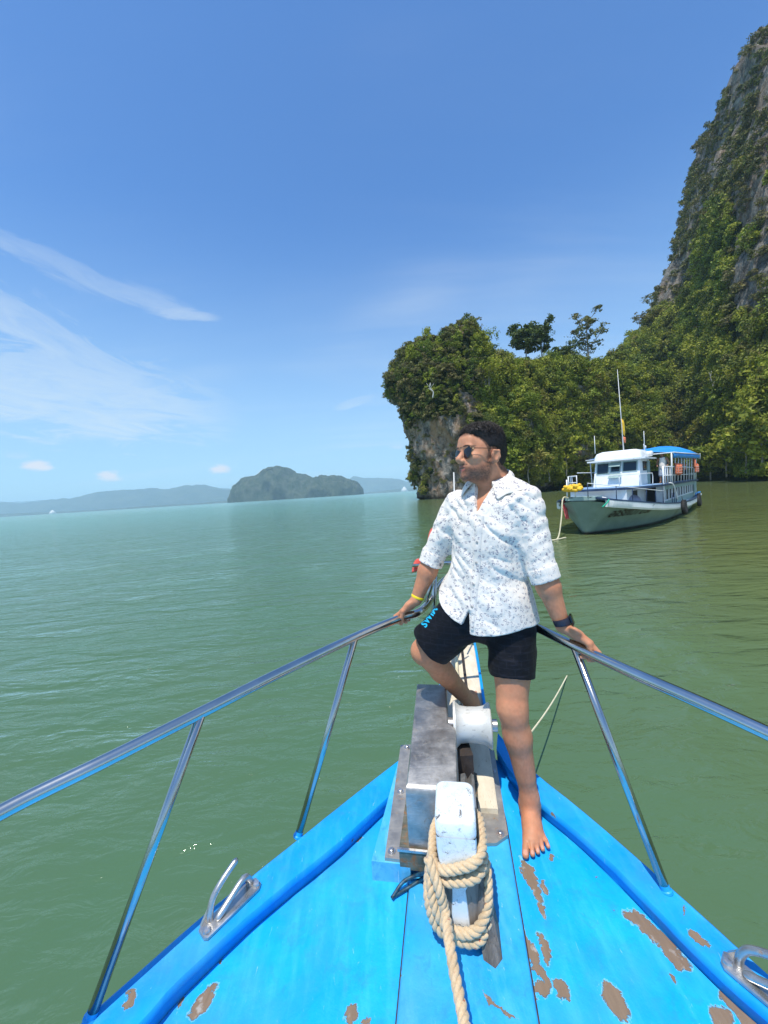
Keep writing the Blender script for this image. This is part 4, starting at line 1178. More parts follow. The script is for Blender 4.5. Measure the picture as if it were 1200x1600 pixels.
def build_body():
    pts = np.array([[*q[1]] for q in body] + [[*q[2]] for q in body if q[0] == 'rc'])
    lo = pts.min(0) - 0.12; hi = pts.max(0) + 0.12
    fb = field(body)
    ecan = [(A3(H_(s * 0.083, -0.007, -0.008)), A3(HX * s)) for s in (1, -1)]
    Rh = np.array(HR)
    def fn(p):
        d = fb(p)
        m = ((p - A3(HC)) ** 2).sum(1) < 0.15 ** 2
        if m.any():
            l = (p[m] - A3(HC)) @ Rh.T; dd = d[m]
            for s in (1, -1):           # ear bowls
                e = np.sqrt((((l - np.array([s * 0.092, -0.006, -0.017])) / np.array([0.008, 0.010, 0.018])) ** 2).sum(1)) - 1
                dd = smax(dd, -e * 0.010, 0.003)
            # mouth slit, eye hollows
            e = np.sqrt((((l - np.array([0, 0.100, -0.0600])) / np.array([0.019, 0.012, 0.0030])) ** 2).sum(1)) - 1
            dd = smax(dd, -e * 0.0022, 0.001)
            d[m] = dd
        return d
    v, f = surface_nets(fn, lo, hi, 0.0030)
    for _ in range(1):
        pass
    o = mesh_obj('body', v, f, M_SKIN, PERSON)
    base = np.array([0.50, 0.235, 0.128]); col = np.tile(base, (len(v), 1))
    l = (v - A3(HC)) @ Rh.T
    hd = (np.abs(l[:, 0]) < 0.1) & (l[:, 2] > -0.135) & (l[:, 2] < 0.14) & (np.abs(l[:, 1]) < 0.14)
    col[hd] = np.array([0.54, 0.262, 0.148])
    nz = vn.fbm(v, 0.012, 3); n2 = vn(v, 0.0035)
    # beard shadow: jaw, chin, moustache
    jaw = np.clip((-0.042 - l[:, 2] + 0.25 * (0.055 - l[:, 1]).clip(0, 0.06)) / 0.022, 0, 1) * np.clip((l[:, 1] + 0.012) / 0.02, 0, 1) * np.clip((l[:, 2] + 0.125) / 0.02, 0, 1)
    mus = np.exp(-(((l[:, 2] + 0.0455) / 0.0052) ** 2)) * (np.abs(l[:, 0]) < 0.030) * (l[:, 1] > 0.08)
    side = np.clip((0.004 - l[:, 2]) / 0.02, 0, 1) * np.exp(-(((l[:, 1] - 0.010) / 0.012) ** 2)) * (l[:, 2] > -0.08)
    bd = np.clip(np.maximum(np.maximum(jaw * 0.80, mus * 0.95), side * 0.7), 0, 1) * (0.85 + 0.3 * n2) * hd
    lips = ((l[:, 1] > 0.086) & (np.abs(l[:, 0]) < 0.021) & (((l[:, 2] + 0.0605) / 0.0125) ** 2 < 1 - (l[:, 0] / 0.023) ** 2)) & hd
    bd = np.where(lips, 0, bd)
    dark = np.array([0.052, 0.031, 0.025]); col = col * (1 - bd[:, None]) + dark * bd[:, None]
    col[lips] = np.array([0.30, 0.12, 0.09])
    cutv = np.interp(l[:, 1], [-0.13, -0.062, -0.036, -0.024, 0.002, 0.012, 0.020, 0.034, 0.046, 0.062, 0.085, 0.12], [-0.080, -0.070, -0.045, 0.018, 0.022, -0.004, 0.022, 0.046, 0.060, 0.071, 0.076, 0.082])
    k = np.clip((l[:, 2] - cutv + 0.012) / 0.012, 0, 1) * hd * (np.abs(l[:, 0]) < 0.079) * (0.75 + 0.35 * n2)
    k = np.clip(k, 0, 0.92); col = col * (1 - k[:, None]) + np.array([0.03, 0.02, 0.017]) * k[:, None]
    tth = hd & (l[:, 1] > 0.078) & (np.abs(l[:, 0]) < 0.014) & (l[:, 2] > -0.0618) & (l[:, 2] < -0.0580)
    col[tth] = np.array([0.50, 0.42, 0.36])
    # eyebrows
    for s in (1, -1):
        e = ((l[:, 2] - 0.0285 + 0.12 * np.abs(np.abs(l[:, 0]) - 0.03)) / 0.0042) ** 2 + ((l[:, 0] - s * 0.032) / 0.021) ** 2
        k = np.clip(1.3 - e, 0, 1) * (l[:, 1] > 0.04) * hd
        col = col * (1 - k[:, None]) + np.array([0.02, 0.014, 0.012]) * k[:, None]
    # reddened knuckles and knees, darker hair on the lower legs and forearms
    col *= (1 + 0.09 * nz)[:, None]
    for (a, b, r) in ((J['kneeL'], J['ankL'], 0.09), (J['kneeR'], J['ankR'], 0.09), (J['elR'], J['wrR'], 0.06), (J['elL'], J['wrL'], 0.06)):
        a_, b_ = A3(a), A3(b); h = ((v - a_) @ (b_ - a_)) / ((b_ - a_) @ (b_ - a_)); dist = np.linalg.norm(v - a_ - np.clip(h, 0, 1)[:, None] * (b_ - a_), axis=1)
        k = (dist < r) * np.clip((h - 0.05) / 0.2, 0, 1) * np.clip((0.95 - h) / 0.15, 0, 1) * np.clip(0.25 + 0.5 * vn(v * np.array([1, 1, 0.35]), 0.004), 0, 1)
        col *= (1 - 0.16 * k)[:, None]
    for (c_, r_) in nails:
        k = np.linalg.norm(v - A3(c_), axis=1) < r_
        col[k] = np.array([0.58, 0.32, 0.23])
    vcol(o, 'tone', col)
    return v, f


bv, bfc = build_body()
BODY_TREE = BVHTree.FromPolygons([tuple(p) for p in bv], [tuple(int(i) for i in q) for q in bfc])

# ---- hair
def build_hair():
    Rh = np.array(HR)
    def fn(p):
        l = (p - A3(HC)) @ Rh.T; x, y, z = l.T
        k0 = np.sqrt(((l - np.array([0, -0.020, 0.040])) / np.array([0.0775, 0.092, 0.085])) ** 2 @ np.ones(3)); d = (k0 - 1) * 0.085
        top = np.sqrt(((l - np.array([0, 0.004, 0.082])) / np.array([0.064, 0.080, 0.043])) ** 2 @ np.ones(3)); d = smin(d, (top - 1) * 0.05, 0.02)
        nap = np.sqrt(((l - np.array([0, -0.066, -0.006])) / np.array([0.060, 0.038, 0.058])) ** 2 @ np.ones(3)); d = smin(d, (nap - 1) * 0.05, 0.02)
        cut = np.interp(y, [-0.13, -0.062, -0.036, -0.024, 0.002, 0.012, 0.020, 0.034, 0.046, 0.062, 0.085, 0.12], [-0.080, -0.070, -0.045, 0.018, 0.022, -0.004, 0.022, 0.046, 0.060, 0.071, 0.076, 0.082])
        d = smax(d, (cut - z) * 0.8, 0.004)
        q = p.copy(); tp = np.clip((z - 0.05) / 0.04, 0.12, 1)
        n = vn(q * np.array([1, 1, 1.0]), 0.011) * 0.0014 + vn(q + 3, 0.0052) * 0.0009 + vn(q + 5, 0.024) * 0.005
        return d - n * tp
    v, f = surface_nets(fn, A3(HC) - 0.17, A3(HC) + 0.19, 0.0028)
    mt, t, bs, co, out = new_mat('short_black_hair')
    geo = t.n('ShaderNodeNewGeometry').outputs['Position']
    n = t.noise(t.mapping(geo, (1, 1, 0.4)), 260, 4, 0.7)
    setin(t, bs, color=t.mix(t.map(n, 0.35, 0.7), (0.006, 0.005, 0.005), (0.028, 0.020, 0.017)), rough=0.5, normal=t.bump(n, 0.8, 0.003), spec=0.35)
    o = mesh_obj('hair', v, f, mt, PERSON)
    # short tufts standing off the crown and the sides
    rng = np.random.RandomState(3); mb = MB()
    l = (v - A3(HC)) @ Rh.T
    nr = np.zeros_like(v); fv = v[f]; fnm = np.cross(fv[:, 2] - fv[:, 0], fv[:, 3] - fv[:, 1])
    for k in range(4): np.add.at(nr, f[:, k], fnm)
    nr /= np.linalg.norm(nr, axis=1)[:, None] + 1e-9
    ok = np.flatnonzero(l[:, 2] > -0.02)
    for i in rng.choice(ok, 6500):
        tp = min(max((l[i, 2] - 0.04) / 0.05, 0.0), 1.0)
        L = 0.003 + 0.011 * tp * rng.rand() + 0.002 * rng.rand()
        p = Vector(v[i]); d = nrm(Vector(nr[i]) + Vector(rng.randn(3)) * 0.35 + HF * 0.45 * tp - HU * 0.4 * (1 - tp))
        s_ = d.orthogonal().normalized() * (0.0006 + 0.0009 * tp); s2 = d.cross(s_)
        b_ = p - d * 0.002
        mb.add([b_ + s_, b_ - s_ * 0.5 + s2 * 0.87, b_ - s_ * 0.5 - s2 * 0.87, p + d * L], [(0, 1, 3), (1, 2, 3), (2, 0, 3)])
    mb.build('hair_tufts', mt, o, kind='stuff')
build_hair()

# ---- shirt
SH = {}
def build_shirt():
    pel, ch = A3(J['pel']), A3(chest)
    X, Fv, U = A3(TX), A3(TF), A3(TU); L = float((chest - J['pel']).length)
    org = pel
    # half widths (x) and depths (front, back) along the torso, h from hem (-0.13) to the shoulders
    hh = [-0.16, -0.08, 0.0, 0.10, 0.20, 0.30, 0.38, L, L + 0.05, L + 0.10]
    hx = [0.212, 0.206, 0.192, 0.174, 0.164, 0.165, 0.170, 0.160, 0.108, 0.060]
    hf = [0.178, 0.172, 0.160, 0.142, 0.132, 0.130, 0.126, 0.104, 0.078, 0.056]
    sleeves = []
    for S in ('R', 'L'):
        a, b, c = J['sh' + S], J['el' + S], J['wr' + S]
        end = b.lerp(c, 0.16) if S == 'R' else b.lerp(c, 0.20)
        a2 = a - TU * 0.012 + (TX if S == 'R' else -TX) * 0.012
        sleeves.append((A3(a2), A3(b), A3(end), S))
    NB = A3(nk + TF * 0.012)
    v_bot = L - 0.045
    def local(p): q = p - org; return q @ X, q @ Fv, q @ U
    def fn(p):
        x, y, h = local(p)
        a = np.interp(h, hh, hx); b = np.interp(h, hh, hf)
        xo = x - 0.0 * h
        yo = y - np.interp(h, [-0.15, 0.1, 0.3, L + 0.08], [0.0, 0.006, -0.004, -0.012])
        kk = np.sqrt((xo / a) ** 2 + (yo / b) ** 2); d = (kk - 1) * np.minimum(a, b) * 0.92
        d = smax(d, (h - (L + 0.090)) * 0.9, 0.02)
        # folds: gathered pleats hanging from the shoulders, drag lines across the belly
        w1 = vn(np.stack([x * 1.0 + 0.35 * h, y * 0.6, h * 0.22], 1), 0.034) * 0.0052
        w2 = (0.5 - np.abs(vn(np.stack([x * 0.25 - 0.3 * h, y * 0.4, (h + 0.75 * x) * 0.9], 1) + 7, 0.040))) * 0.0085
        w3 = vn(p + 3, 0.011) * 0.0007
        dt = d
        for (s0, s1, s2, S) in sleeves:
            dl = prim_d(('rc', s0, s1, 0.069, 0.056, 0), p); dl = smin(dl, prim_d(('rc', s1, s2, 0.056, 0.052, 0), p), 0.02)
            # cuff band, a little prouder
            ax = (s2 - s1) / np.linalg.norm(s2 - s1)
            t_ = (p - s2) @ ax
            cuff = prim_d(('rc', s2 - ax * 0.05, s2 + ax * 0.1, 0.0565, 0.0575, 0), p)
            cuff = np.maximum(cuff, -(t_ + 0.058))
            dl = np.minimum(dl + 0.002, cuff)
            # hollow: cut the end, leave a rim
            dl = smax(dl, t_, 0.004)
            inner = prim_d(('rc', s2 - ax * 0.02, s2 + ax * 0.1, 0.049, 0.051, 0), p)
            dl = np.where(t_ > -0.03, np.maximum(dl, -inner), dl)
            q = (p - s0)
            al = q @ ax
            ws = vn(np.stack([al * 1.5 + (q @ X) * 0.7, (q @ X) * 0.5, (q @ Fv) * 0.5], 1) + 11 + (4 if S == 'R' else 0), 0.040) * 0.0052 + vn(q + 5, 0.012) * 0.0006
            dl = dl + np.where(t_ < -0.056, ws, ws * 0.3)
            dt = smin(dt, dl, 0.030)
        d = dt + (w1 + w2 + w3) * np.clip((h + 0.3) / 0.2, 0, 1) * np.clip((0.26 - np.abs(x)) / 0.06, 0.2, 1)
        hb = prim_d(('rc', org + X * -0.09 + U * 0.03, A3(J['hipR'].lerp(J['kneeR'], 0.24)), 0.134, 0.128, 0), p); d = smin(d, hb, 0.04)
        hb2 = prim_d(('rc', org + X * 0.085 + U * 0.05, A3(J['hipL'].lerp(J['kneeL'], 0.10)), 0.114, 0.112, 0), p); d = smin(d, hb2, 0.04)
        # hem: long shirt tails front and back, cut up at the side seams
        hem = -0.055 + 0.045 * np.clip((np.abs(x) / 0.20), 0, 1) ** 2.2 + np.where(x < 0, 0.02 + 0.06 * np.clip(-x / 0.2, 0, 1), 0)
        d = smax(d, (hem - h), 0.003) * 1.0
        # split below the lowest button
        w = np.clip((0.045 - h) * 0.40, -0.02, 0.08)
        px_ = x - 0.004
        notch = np.where(y > 0, np.maximum(np.maximum(px_ - w * 0.35, -px_ - w), -0.0) - 0.0, 1.0)
        d = np.where(y > 0, smax(d, -np.maximum(px_ - w * 0.30, -(px_ + w * 1.0)) * 0.8, 0.002), d)
        # open neck
        nb = prim_d(('rc', NB + U * 0.0, NB + U * 0.16, 0.060, 0.062, 0), p)
        d = smax(d, -nb, 0.004)
        vw = np.clip((h - v_bot) * 0.36, -0.05, 0.05)
        d = np.where(y > 0.0, smax(d, -(np.abs(x + 0.002) - vw) * 0.9, 0.003), d)
        return d
    pts = np.array([A3(j) for j in (J['shR'], J['shL'], J['elR'], J['elL'], J['hipR'], J['hipL'], J['neck'])])
    v, f = surface_nets(fn, pts.min(0) - 0.17, pts.max(0) + 0.15, 0.0033)
    mt, t, bs, co, out = new_mat('white_cotton_print')
    geo = t.n('ShaderNodeNewGeometry').outputs['Position']
    # small scattered grey-blue crane motifs: clusters of short strokes
    vv = t.vm('ADD', geo, t.vm('MULTIPLY', t.vm('SUBTRACT', t.noise(geo, 60, 3, 0.6, out=1), (0.5, 0.5, 0.5)), (0.010, 0.010, 0.010)))
    c1 = t.n('ShaderNodeTexVoronoi', ins={'Vector': t.mapping(vv, (1, 0.45, 1)), 'Scale': 66.0, 'Randomness': 0.9}).outputs
    sepc = t.n('ShaderNodeSeparateXYZ', ins={0: c1['Color']}).outputs
    near = t.map(c1['Distance'], 0.50, 0.40)
    strokes = t.noise(t.mapping(vv, (1, 0.4, 1.3), (0.3, 0.5, 0.6)), 210, 3, 0.6, 0.25)
    mk = t.math('MULTIPLY', near, t.map(strokes, 0.50, 0.54))
    mk = t.math('MULTIPLY', mk, t.map(sepc[0], 0.12, 0.2))
    weave = t.noise(geo, 700, 2)
    ink = t.mix(sepc[1], (0.10, 0.11, 0.19), (0.20, 0.18, 0.22))
    col = t.mix(t.math('MULTIPLY', mk, 0.85), t.mix(t.map(t.noise(geo, 9, 3), 0.3, 0.7), (0.76, 0.695, 0.61), (0.82, 0.75, 0.665)), ink)
    cr = t.noise(t.mapping(geo, (1, 1, 0.6), (0.4, 0.2, 0.5)), 42, 6, 0.68, 0.6)
    setin(t, bs, color=col, rough=0.85, sheen=0.15, spec=0.2, normal=t.bump(t.math('ADD', t.math('MULTIPLY', cr, 0.9), t.math('MULTIPLY', weave, 0.05)), 0.9, 0.006))
    o = mesh_obj('shirt', v, f, mt, PERSON)
    SH['tree'] = BVHTree.FromPolygons([tuple(p) for p in v], [tuple(int(i) for i in q) for q in f]); SH['mat'] = mt; SH['obj'] = o
    SH['loc'] = lambda x, y, h: Vector(org + X * x + Fv * y + U * h)
    SH['L'] = L
build_shirt()
def on_shirt(x, h, lift=0.0015, tree=None):
    o_ = SH['loc'](x, 0.4, h); hit = (tree or SH['tree']).ray_cast(o_, -TF)
    if hit[0] is None: return None
    return hit[0] + TF * lift
M_CLOTHW = pm('plain_white_cotton', (0.76, 0.70, 0.62), (0.82, 0.75, 0.67), 40, 0.85, 0, 0.3, 200, 0.001)
# placket strip and buttons
rows = []
for i in range(46):
    h = (SH['L'] - 0.05) - i * (SH['L'] - 0.05 + 0.03) / 45
    ps = [on_shirt(x, h, lf) for x, lf in ((0.003, 0.0005), (0.005, 0.0045), (0.020, 0.005), (0.033, 0.0045), (0.035, 0.0005))]
    if all(ps): rows.append(ps)
if len(rows) > 3: MB().loft([list(reversed(r)) for r in rows], closed=False).build('placket', SH['mat'], SH['obj'])
for h in (SH['L'] - 0.07, SH['L'] - 0.155, SH['L'] - 0.24, SH['L'] - 0.325, 0.06):
    p = on_shirt(0.019, h, 0.0052)
    if p: MB().lathe([(0, 0.0052), (0.0016, 0.0055), (0.002, 0.004), (0.0012, 0.0015)], p, TF, 12).build('button', pm('shirt_button', (0.35, 0.34, 0.32), rough=0.3), SH['obj'])
# chest pocket edge
# collar: a stand and two folded leaves open at the front
def collar():
    NBv = nk + TF * 0.012
    rows = []
    n = 40; a0, a1 = rad(28), rad(332)
    for i in range(n + 1):
        a = a0 + (a1 - a0) * i / n
        # angle measured from the front; his left side is positive x
        r0 = 0.063; front = (1 + math.cos(a)) / 2
        dirv = TF * math.cos(a) + TX * math.sin(a)
        e = min(i, n - i) / n
        point = max(0, 1 - e / 0.14)
        top = NBv + dirv * (r0 + 0.004) + TU * (0.050 - 0.050 * front ** 1.5 )
        ins = NBv + dirv * (r0 + 0.001) + TU * (0.008 - 0.030 * front)
        fold = top + dirv * 0.006 + TU * 0.004
        drop = 0.040 + 0.030 * point
        outw = 0.026 + 0.016 * point
        low = top + dirv * outw - TU * drop + (TX if math.sin(a) > 0 else -TX) * 0.022 * point
        hit = SH['tree'].ray_cast(low + dirv * 0.15, -dirv)
        if hit[0] is not None and (hit[0] - NBv).dot(dirv) > (low - NBv).dot(dirv) - 0.004: low = hit[0] + dirv * 0.011
        mid = (fold + low) / 2 + dirv * 0.012 + TU * 0.004
        rows.append([ins, top, fold, mid, low])
    o = MB().loft(rows, closed=False).build('collar', SH['mat'], SH['obj'])
    md = o.modifiers.new('t', 'SOLIDIFY'); md.thickness = 0.0025
    md = o.modifiers.new('s', 'SUBSURF'); md.levels = 1; md.render_levels = 2
collar()

# ---- shorts
def build_shorts():
    pel = A3(J['pel']); X, Fv, U = A3(TX), A3(TF), A3(TU)
    legs = []
    for S in ('R', 'L'):
        a, b = J['hip' + S], J['knee' + S]
        end = a.lerp(b, 0.80 if S == 'R' else 0.66)
        legs.append((A3(a + (b - a).normalized() * -0.02), A3(end), S))
    def fn(p):
        q = p - pel; x, y, h = q @ X, q @ Fv, q @ U
        kk = np.sqrt((x / 0.160) ** 2 + ((y + 0.005) / 0.122) ** 2 + (np.clip(-(h - 0.0), 0, 1) / 0.16) ** 2); d = (kk - 1) * 0.12
        d = smax(d, h - 0.09, 0.01)
        for (a, e, S) in legs:
            ax = (e - a) / np.linalg.norm(e - a); t_ = (p - e) @ ax
            dl = prim_d(('rc', a, e + ax * 0.06, 0.100 if S == 'L' else 0.112, 0.088 if S == 'L' else 0.102, 0), p)
            dl = smax(dl, t_, 0.003)
            inner = prim_d(('rc', e - ax * 0.03, e + ax * 0.1, 0.078, 0.078, 0), p)
            dl = np.where(t_ > -0.025, np.maximum(dl, -inner), dl)
            w = vn(np.stack([x + 0.4 * h, y * 0.7, h * 1.1 - 0.5 * x], 1) + (2 if S == 'R' else 9), 0.046) * 0.0055 + vn(p, 0.013) * 0.0006
            # cross folds near the crotch
            dl = dl + w
            d = smin(d, dl, 0.022)
        return d
    pts = np.array([l[0] for l in legs] + [l[1] for l in legs])
    v, f = surface_nets(fn, pts.min(0) - 0.16, pts.max(0) + 0.16, 0.0036)
    mt, t, bs, co, out = new_mat('black_quick_dry_fabric')
    geo = t.n('ShaderNodeNewGeometry').outputs['Position']
    seer = t.noise(t.mapping(geo, (0.6, 0.6, 2.6), (0, 0.1, 0)), 42, 4, 0.6)
    blk = t.n('ShaderNodeTexBrick', ins={'Vector': t.mapping(geo, (1, 1, 1), (rad(90), 0, 0)), 'Scale': 9.0, 'Mortar Size': 0.012, 'Color1': (0, 0, 0, 1), 'Color2': (0, 0, 0, 1), 'Mortar': (1, 1, 1, 1)}).outputs[0]
    col = t.mix(t.map(seer, 0.52, 0.68, 0, 1), (0.0030, 0.0034, 0.006), (0.009, 0.010, 0.016))
    col = t.mix(t.math('MULTIPLY', t.n('ShaderNodeSeparateXYZ', ins={0: blk}).outputs[0], 0.35), col, (0.018, 0.02, 0.03))
    setin(t, bs, color=col, rough=0.62, sheen=0.03, spec=0.2, normal=t.bump(seer, 0.4, 0.004))
    o = mesh_obj('shorts', v, f, mt, PERSON)
    SH['shorts'] = BVHTree.FromPolygons([tuple(p) for p in v], [tuple(int(i) for i in q) for q in f]); SH['shorts_obj'] = o
build_shorts()

def text_mesh(body_txt, size, extr=0.0, shear=0.0, offset=0.0, res=3):
    cu = bpy.data.curves.new('txt', 'FONT'); cu.body = body_txt; cu.size = size; cu.align_x = 'CENTER'; cu.align_y = 'CENTER'; cu.shear = shear; cu.offset = offset
    cu.resolution_u = res
    ob = bpy.data.objects.new('txt', cu); COL.objects.link(ob)
    bpy.context.view_layer.update()
    me = bpy.data.meshes.new_from_object(ob.evaluated_get(bpy.context.evaluated_depsgraph_get()))
    v = [p.co.copy() for p in me.vertices]; f = [tuple(q.vertices) for q in me.polygons]
    bpy.data.objects.remove(ob); bpy.data.meshes.remove(me); bpy.data.curves.remove(cu)
    return v, f


def subdivide_text(v, f, n=2):
    import bmesh
    bm = bmesh.new(); vs = [bm.verts.new(p) for p in v]
    for q in f:
        try: bm.faces.new([vs[i] for i in q])
        except ValueError: pass
    bmesh.ops.triangulate(bm, faces=bm.faces); 
    for _ in range(n): bmesh.ops.subdivide_edges(bm, edges=[e for e in bm.edges if e.calc_length() > 0.006], cuts=1)
    bmesh.ops.triangulate(bm, faces=bm.faces)
    bm.verts.index_update(); v2 = [x.co.copy() for x in bm.verts]; f2 = [tuple(x.index for x in q.verts) for q in bm.faces]; bm.free()
    return v2, f2
tv, tf = subdivide_text(*text_mesh('SWIM', 0.040, offset=0.0012))
p0, p1 = P(661, 981, 1.45), P(681, 949, 1.45)
tx = nrm(p1 - p0); viewd = nrm(P(670, 955, 1.0) - Vector((0, 0, EYE))); ty = nrm(tx.cross(viewd)) * -1
if ty.x > 0: ty = -ty
ctr = (p0 + p1) / 2; nv = []
ok = True
for q in tv:
    o_ = ctr + tx * q.x + ty * q.y
    hit = SH['shorts'].ray_cast(o_, viewd)
    nv.append((hit[0] - viewd * 0.0015) if hit[0] is not None else None)
good = [q for q in tf if all(nv[i] is not None for i in q)]
nv2 = [p if p is not None else Vector((0, 0, 0)) for p in nv]
used = sorted({i for q in good for i in q}); mp = {i: k for k, i in enumerate(used)}
if good:
    mesh_obj('printed_lettering', [nv2[i] for i in used], [tuple(mp[i] for i in q) for q in good], pm('cyan_print', (0.01, 0.45, 0.75), rough=0.6), SH['shorts_obj'], smooth=False)

# ---- sunglasses
def glasses():
    M_FR = pm('dark_gold_wire', (0.10, 0.075, 0.05), (0.16, 0.12, 0.07), 10, 0.25, 1.0)
    mt, t, bs, co, out = new_mat('dark_blue_lens'); setin(t, bs, color=(0.006, 0.006, 0.016), rough=0.08, spec=0.5)
    root = None
    shape = []
    for k in range(28):
        a = 2 * PI * k / 28
        x = 0.0285 * math.cos(a); z = 0.0260 * math.sin(a)
        if math.sin(a) < 0: x *= 1 - 0.18 * abs(math.sin(a)); 
        x += 0.004 * (1 if math.sin(a) < 0 else 0) * -math.sin(a) * 0
        shape.append((x, z))
    ctrs = []
    for s in (1, -1):
        def Q(x, z, y=0.0): return H_(s * (0.0325 + x), 0.0945 - 0.22 * (x + 0.0325) ** 1 * 1.0 * 0.35 - 2.2 * (x) ** 2 + y, 0.0035 + z)
        rim = [Q(x, z) for x, z in shape]
        o = MB().tube(rim, 0.0011, 8, closed=True).build('sunglasses' if root is None else 'rim', M_FR, PERSON if root is None else root)
        if root is None: root = o
        lens_v = [Q(0, 0, 0.001)] + [Q(x * 0.5, z * 0.5, 0.0008) for x, z in shape] + [Q(x * 0.98, z * 0.98) for x, z in shape]
        n = len(shape); lf = [(0, 1 + k, 1 + (k + 1) % n) for k in range(n)] + [(1 + k, 1 + n + k, 1 + n + (k + 1) % n, 1 + (k + 1) % n) for k in range(n)]
        mesh_obj('lens', lens_v, lf, mt, root)
        hinge = Q(0.026, 0.010); 
        MB().tube(smooth_path([hinge, H_(s * 0.070, 0.070, 0.0135), H_(s * 0.079, 0.02, 0.0125), H_(s * 0.0815, -0.012, 0.0115), H_(s * 0.080, -0.030, -0.004)], 6), 0.0014, 8).build('temple_arm', M_FR, root)
        ctrs.append(Q(-0.024, 0.006))
        ctrs.append(Q(-0.012, 0.0225))
    MB().tube(smooth_path([ctrs[0], H_(0, 0.0995, 0.0115), ctrs[2]], 5), 0.0010, 8).build('bridge', M_FR, root)
    MB().tube(smooth_path([ctrs[1], H_(0, 0.0985, 0.0265), ctrs[3]], 5), 0.0010, 8).build('brow_bar', M_FR, root)
glasses()

# ---- watch and wristband
def band(c, ax, r, w, name, mt_, parent=PERSON):
    prof = [(-w / 2, r), (-w / 2, r + 0.002), (-w * 0.3, r + 0.003), (w * 0.3, r + 0.003), (w / 2, r + 0.002), (w / 2, r)]
    return MB().lathe(prof, c, ax, 28).build(name, mt_, parent, angle=60)
axl = nrm(J['wrL'] - J['elL']); wc = J['elL'].lerp(J['wrL'], 0.90)
wt = band(wc, axl, 0.0292, 0.022, 'wristwatch', pm('navy_watch_strap', (0.010, 0.014, 0.030), rough=0.5))
sdv = nrm(Vector((0.9, -0.5, 0.3)) - axl * Vector((0.9, -0.5, 0.3)).dot(axl)); Rm = Matrix((sdv.cross(axl), axl, sdv)).transposed()
MB().box(wc + sdv * 0.034, (0.034, 0.038, 0.010), Rm, bevel=0.003).build('watch_case', pm('black_glass', (0.008, 0.008, 0.01), rough=0.12), wt, smooth=False)
axr = nrm(J['wrR'] - J['elR']); band(J['elR'].lerp(J['wrR'], 0.93), axr, 0.0285, 0.011, 'wristband', pm('yellow_wristband', (0.85, 0.62, 0.01), rough=0.4))

# ================================================================== limestone islet, cliff, far islands and their trees
HOR = lambda x: 769.5 - 0.0634 * (x - 600)
def rock_mat(name, warm, scale=1.0):
    mt, t, bs, co, out = new_mat(name)
    geo = t.n('ShaderNodeNewGeometry').outputs['Position']
    v = t.mapping(geo, (1, 1, 0.7))
    n = t.noise(v, 0.16 * scale, 8, 0.66, 0.5); n2 = t.noise(v, 0.75 * scale, 7, 0.7, 0.4); st = t.noise(t.mapping(geo, (1, 1, 0.22)), 0.6 * scale, 6, 0.65, 0.6)
    col = t.mix(t.map(n2, 0.36, 0.62), (0.035, 0.033, 0.030), (0.30, 0.275, 0.235))
    col = t.mix(t.map(n, 0.46, 0.66, 0, warm), col, (0.42, 0.25, 0.13))
    col = t.mix(t.map(st, 0.54, 0.66, 0, 0.6), col, (0.035, 0.035, 0.034))
    col = t.mix(t.map(t.noise(geo, 0.35 * scale, 5, 0.6), 0.62, 0.70, 0, 0.8), col, (0.45, 0.41, 0.35))
    z = t.n('ShaderNodeSeparateXYZ', ins={0: geo}).outputs[2]
    col = t.mix(t.map(z, 1.6, 0.4, 0, 0.85), col, (0.03, 0.028, 0.022))
    setin(t, bs, color=col, rough=0.9, spec=0.2, normal=t.bump(t.math('ADD', n2, t.math('MULTIPLY', st, 0.5)), 1.0, 1.1 / scale))
    return mt
def gap_shade_cover(name):
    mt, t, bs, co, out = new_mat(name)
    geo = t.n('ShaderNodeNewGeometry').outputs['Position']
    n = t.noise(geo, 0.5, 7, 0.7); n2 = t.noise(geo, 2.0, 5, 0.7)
    col = t.mix(t.map(n, 0.35, 0.65), (0.010, 0.022, 0.006), (0.03, 0.05, 0.012))  # near-black green: shade in the leaf gaps put into the undergrowth's colour
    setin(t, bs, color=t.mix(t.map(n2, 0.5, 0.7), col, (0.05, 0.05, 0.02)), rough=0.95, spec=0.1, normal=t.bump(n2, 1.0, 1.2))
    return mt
M_ROCK, M_ROCK2, M_UNDER = rock_mat('islet_limestone', 0.75, 1.35), rock_mat('cliff_limestone', 0.35, 0.55), gap_shade_cover('undergrowth_painted_shade')
MASKS = {}


def grad_normals(v, f):
    fv = v[f]; fn_ = np.cross(fv[:, 2] - fv[:, 0], fv[:, 3] - fv[:, 1]); nr = np.zeros_like(v)
    for k in range(4): np.add.at(nr, f[:, k], fn_)
    return nr / (np.linalg.norm(nr, axis=1)[:, None] + 1e-9)


